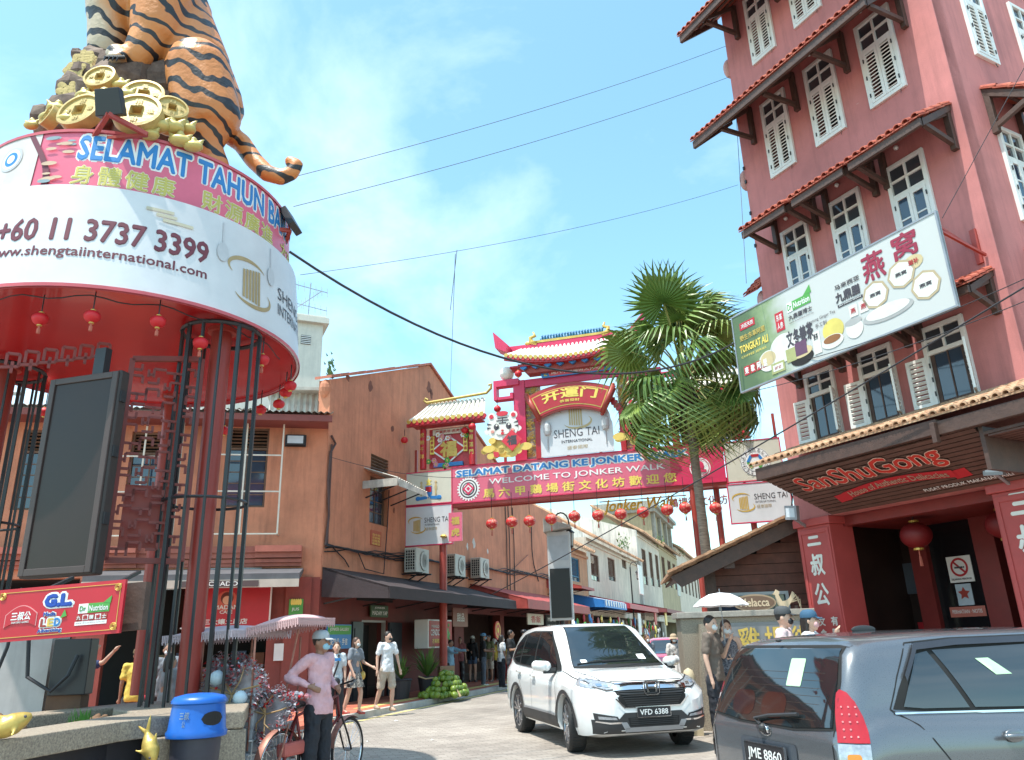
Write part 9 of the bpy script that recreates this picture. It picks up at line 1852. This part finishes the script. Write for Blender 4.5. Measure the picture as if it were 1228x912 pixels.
g = at(551, 29, .12); person('dark dressed person deep under the awning beyond the post', g, 20, 1.6, top=('tee', Mg('maroon_tee', (.18, .05, .05))))
# couple under the umbrella
def umb(t, d):
 pass
cp = at(853, 12.2, .0); person('man in a brown patterned shirt with a white mask under the umbrella', cp, 55, 1.80, arms=(((.3, -.2, -.9), (-.3, -.6, .9)), ((-.2, .05, -1), (0, -.2, -1))), top=('tee', Mg('brown_pattern_shirt', (.13, .10, .08))), bottom=('trousers', navyt), mask=wm, skin=M_skinl, head=-20)
cw = at(872, 12.7, .0); person('woman in a dark strapless top with a white mask under the umbrella', cw, 0, 1.74, arms=(((.35, -.1, -1), (.1, -.3, -.9)), ((-.4, -.3, -.8), (.2, -.6, .9))), top=('tube', pile_mat('speckled_top', [(.4, (.02, .02, .03)), (.7, (.30, .30, .33))], 40, .8, .1)), bottom=('trousers', navyt), hair='tail', hairm=M_hairb, skin=M_skinl, mask=wm, fem=True)
def umbrella():
 c = AY(864, 722, 12.3); t = thing('umbrella', 'white umbrella held over the couple by the granite wall', 'umbrella', (c.x, 12.3, 0)); z = AY(864, 711, 12.3).z; m = MB(); n = 8; rows = []
 for r_, dz in ((.02, 0), (.16, -.03), (.30, -.10), (.42, -.20)):
  rows.append([(r_*math.cos(2*PI*(k+.5)/16)*(1 if k % 2 else .96), r_*math.sin(2*PI*(k+.5)/16)*(1 if k % 2 else .96), z+dz+(.012 if k % 2 else 0)*(r_ > .1)) for k in range(16)])
 m.ring(rows, cap=False); m.ring([[(a, b, c_-.006) for a, b, c_ in r_] for r_ in rows], cap=False); obj('canopy', m, mat('umbrella_cloth', (.72, .72, .74), .7, var=.03), t)
 m = MB(); m.tube([(0, 0, z+.06), (0, 0, z-.62)], .007, 6); m.tube([(0, 0, z-.62), (0, 0, z-.74)], .013, 8); obj('shaft', m, M_grey, t); m = MB()
 for k in range(8): a = 2*PI*k/8; m.bar((.1*math.cos(a), .1*math.sin(a), z-.04), (.41*math.cos(a), .41*math.sin(a), z-.20), .005)
 obj('rib', m, M_grey, t)
umbrella()
g = at(942, 10.6, .0); person('man in a pale pink tee, black cap and black mask walking past the red pillar', g, 60, 1.84, arms=(((.25, -.1, -1), (0, -.3, -1)), ((-.25, .0, -1), (-.1, -.2, -1))), top=('tee', Mg('pale_pink_tee', (.60, .46, .46))), bottom=('trousers', navyt), mask=M_black, cap=('cap', Mg('charcoal_cap', (.05, .055, .06))), skin=M_skinl, vox=.012)
g = at(973, 10.4, .0); person('person in a white tee, blue cap and pink mask beside the red pillar', g, 55, 1.78, arms=(((.4, -.5, -.7), (-.5, -.5, .9)), ((-.25, .0, -1), (-.1, -.2, -1))), top=('tee', tee_w), bottom=('trousers', navyt), mask=mat('pink_mask', (.6, .35, .36), .8, var=0), cap=('cap', Mg('denim_cap', (.03, .09, .16))), hair='mid', skin=M_skinl, fem=True, vox=.012, extra=bag(M_black, 1, .3))
# between the cars
g = at(776, 21.5); person('dark haired woman in a grey top behind the white car bonnet', g, 20, 1.58, top=('tee', Mg('slate_shirt', 0)), hair='mid', hairm=M_hairb, mask=wm, fem=True)
g = at(808, 20.5); person('woman in a beige bucket hat and white blouse beyond the white car', g, 5, 1.56, top=('tee', Mg('cream_blouse', (.52, .48, .45))), bottom=('skirt', Mg('cream_blouse', 0)), cap=('bucket', Mg('straw_hat', (.40, .30, .20))), hair='mid', mask=wm, fem=True, extra=bag(M_dprint, -1))
# behind the kiosk planter
g = at(96, 12.2); person('person in a black and blue shirt raising both arms behind the planter', g, 75, 1.62, arms=(((.2, -.9, .25), (-.1, -.9, .75)), ((-.2, -.85, .2), (.1, -.9, .8))), top=('tee', Mg('black_blue_shirt', (.02, .04, .12))), bottom=('trousers', navyt), mask=wm, skin=M_skinl, lean=(0, -.05))
g = at(168, 13.5); person('person in a plain yellow tee with a dark cap seen behind the cage', g, 200, 1.6, top=('tee', Mg('yellow_top', 0)), cap=('cap', Mg('brown_cap', (.12, .08, .04))))
g = at(187, 14.5); person('person in a red patterned top with a blue mask between the cage bars', g, 10, 1.55, top=('tee', Mg('red_top', (.45, .04, .06))), mask=bm, hair='mid', fem=True)
g = at(203, 14); person('person with black hair and white mask standing tallest behind the cage', g, 20, 1.68, top=('tee', Mg('grey_tee', 0)), mask=wm)
g = at(206, 12.0); person('person with long black hair in a grey shirt, back turned, behind the cage', g, 150, 1.50, top=('long', Mg('mid_grey_shirt', (.22, .23, .24))), hair='mid', fem=True)
for i, (px, Y) in enumerate([(655, 40), (690, 44), (742, 38), (752, 46), (716, 50)]):
 g = at(px, Y, .0); person('distant shopper in the side street, %s' % ['under the red awning', 'by the blue striped awning', 'near the crimson awning', 'in white by the far stalls', 'deep in the shade of the awnings'][i], g, [20, 180, 60, 0, 200][i], 1.62, top=('tee', [Mg('maroon_tee', 0), M_cream, Mg('sky_blue_shirt', 0), tee_w, navyt][i]), bottom=('trousers', navyt), vox=.022)
bpy.data.scenes.remove(WORK)
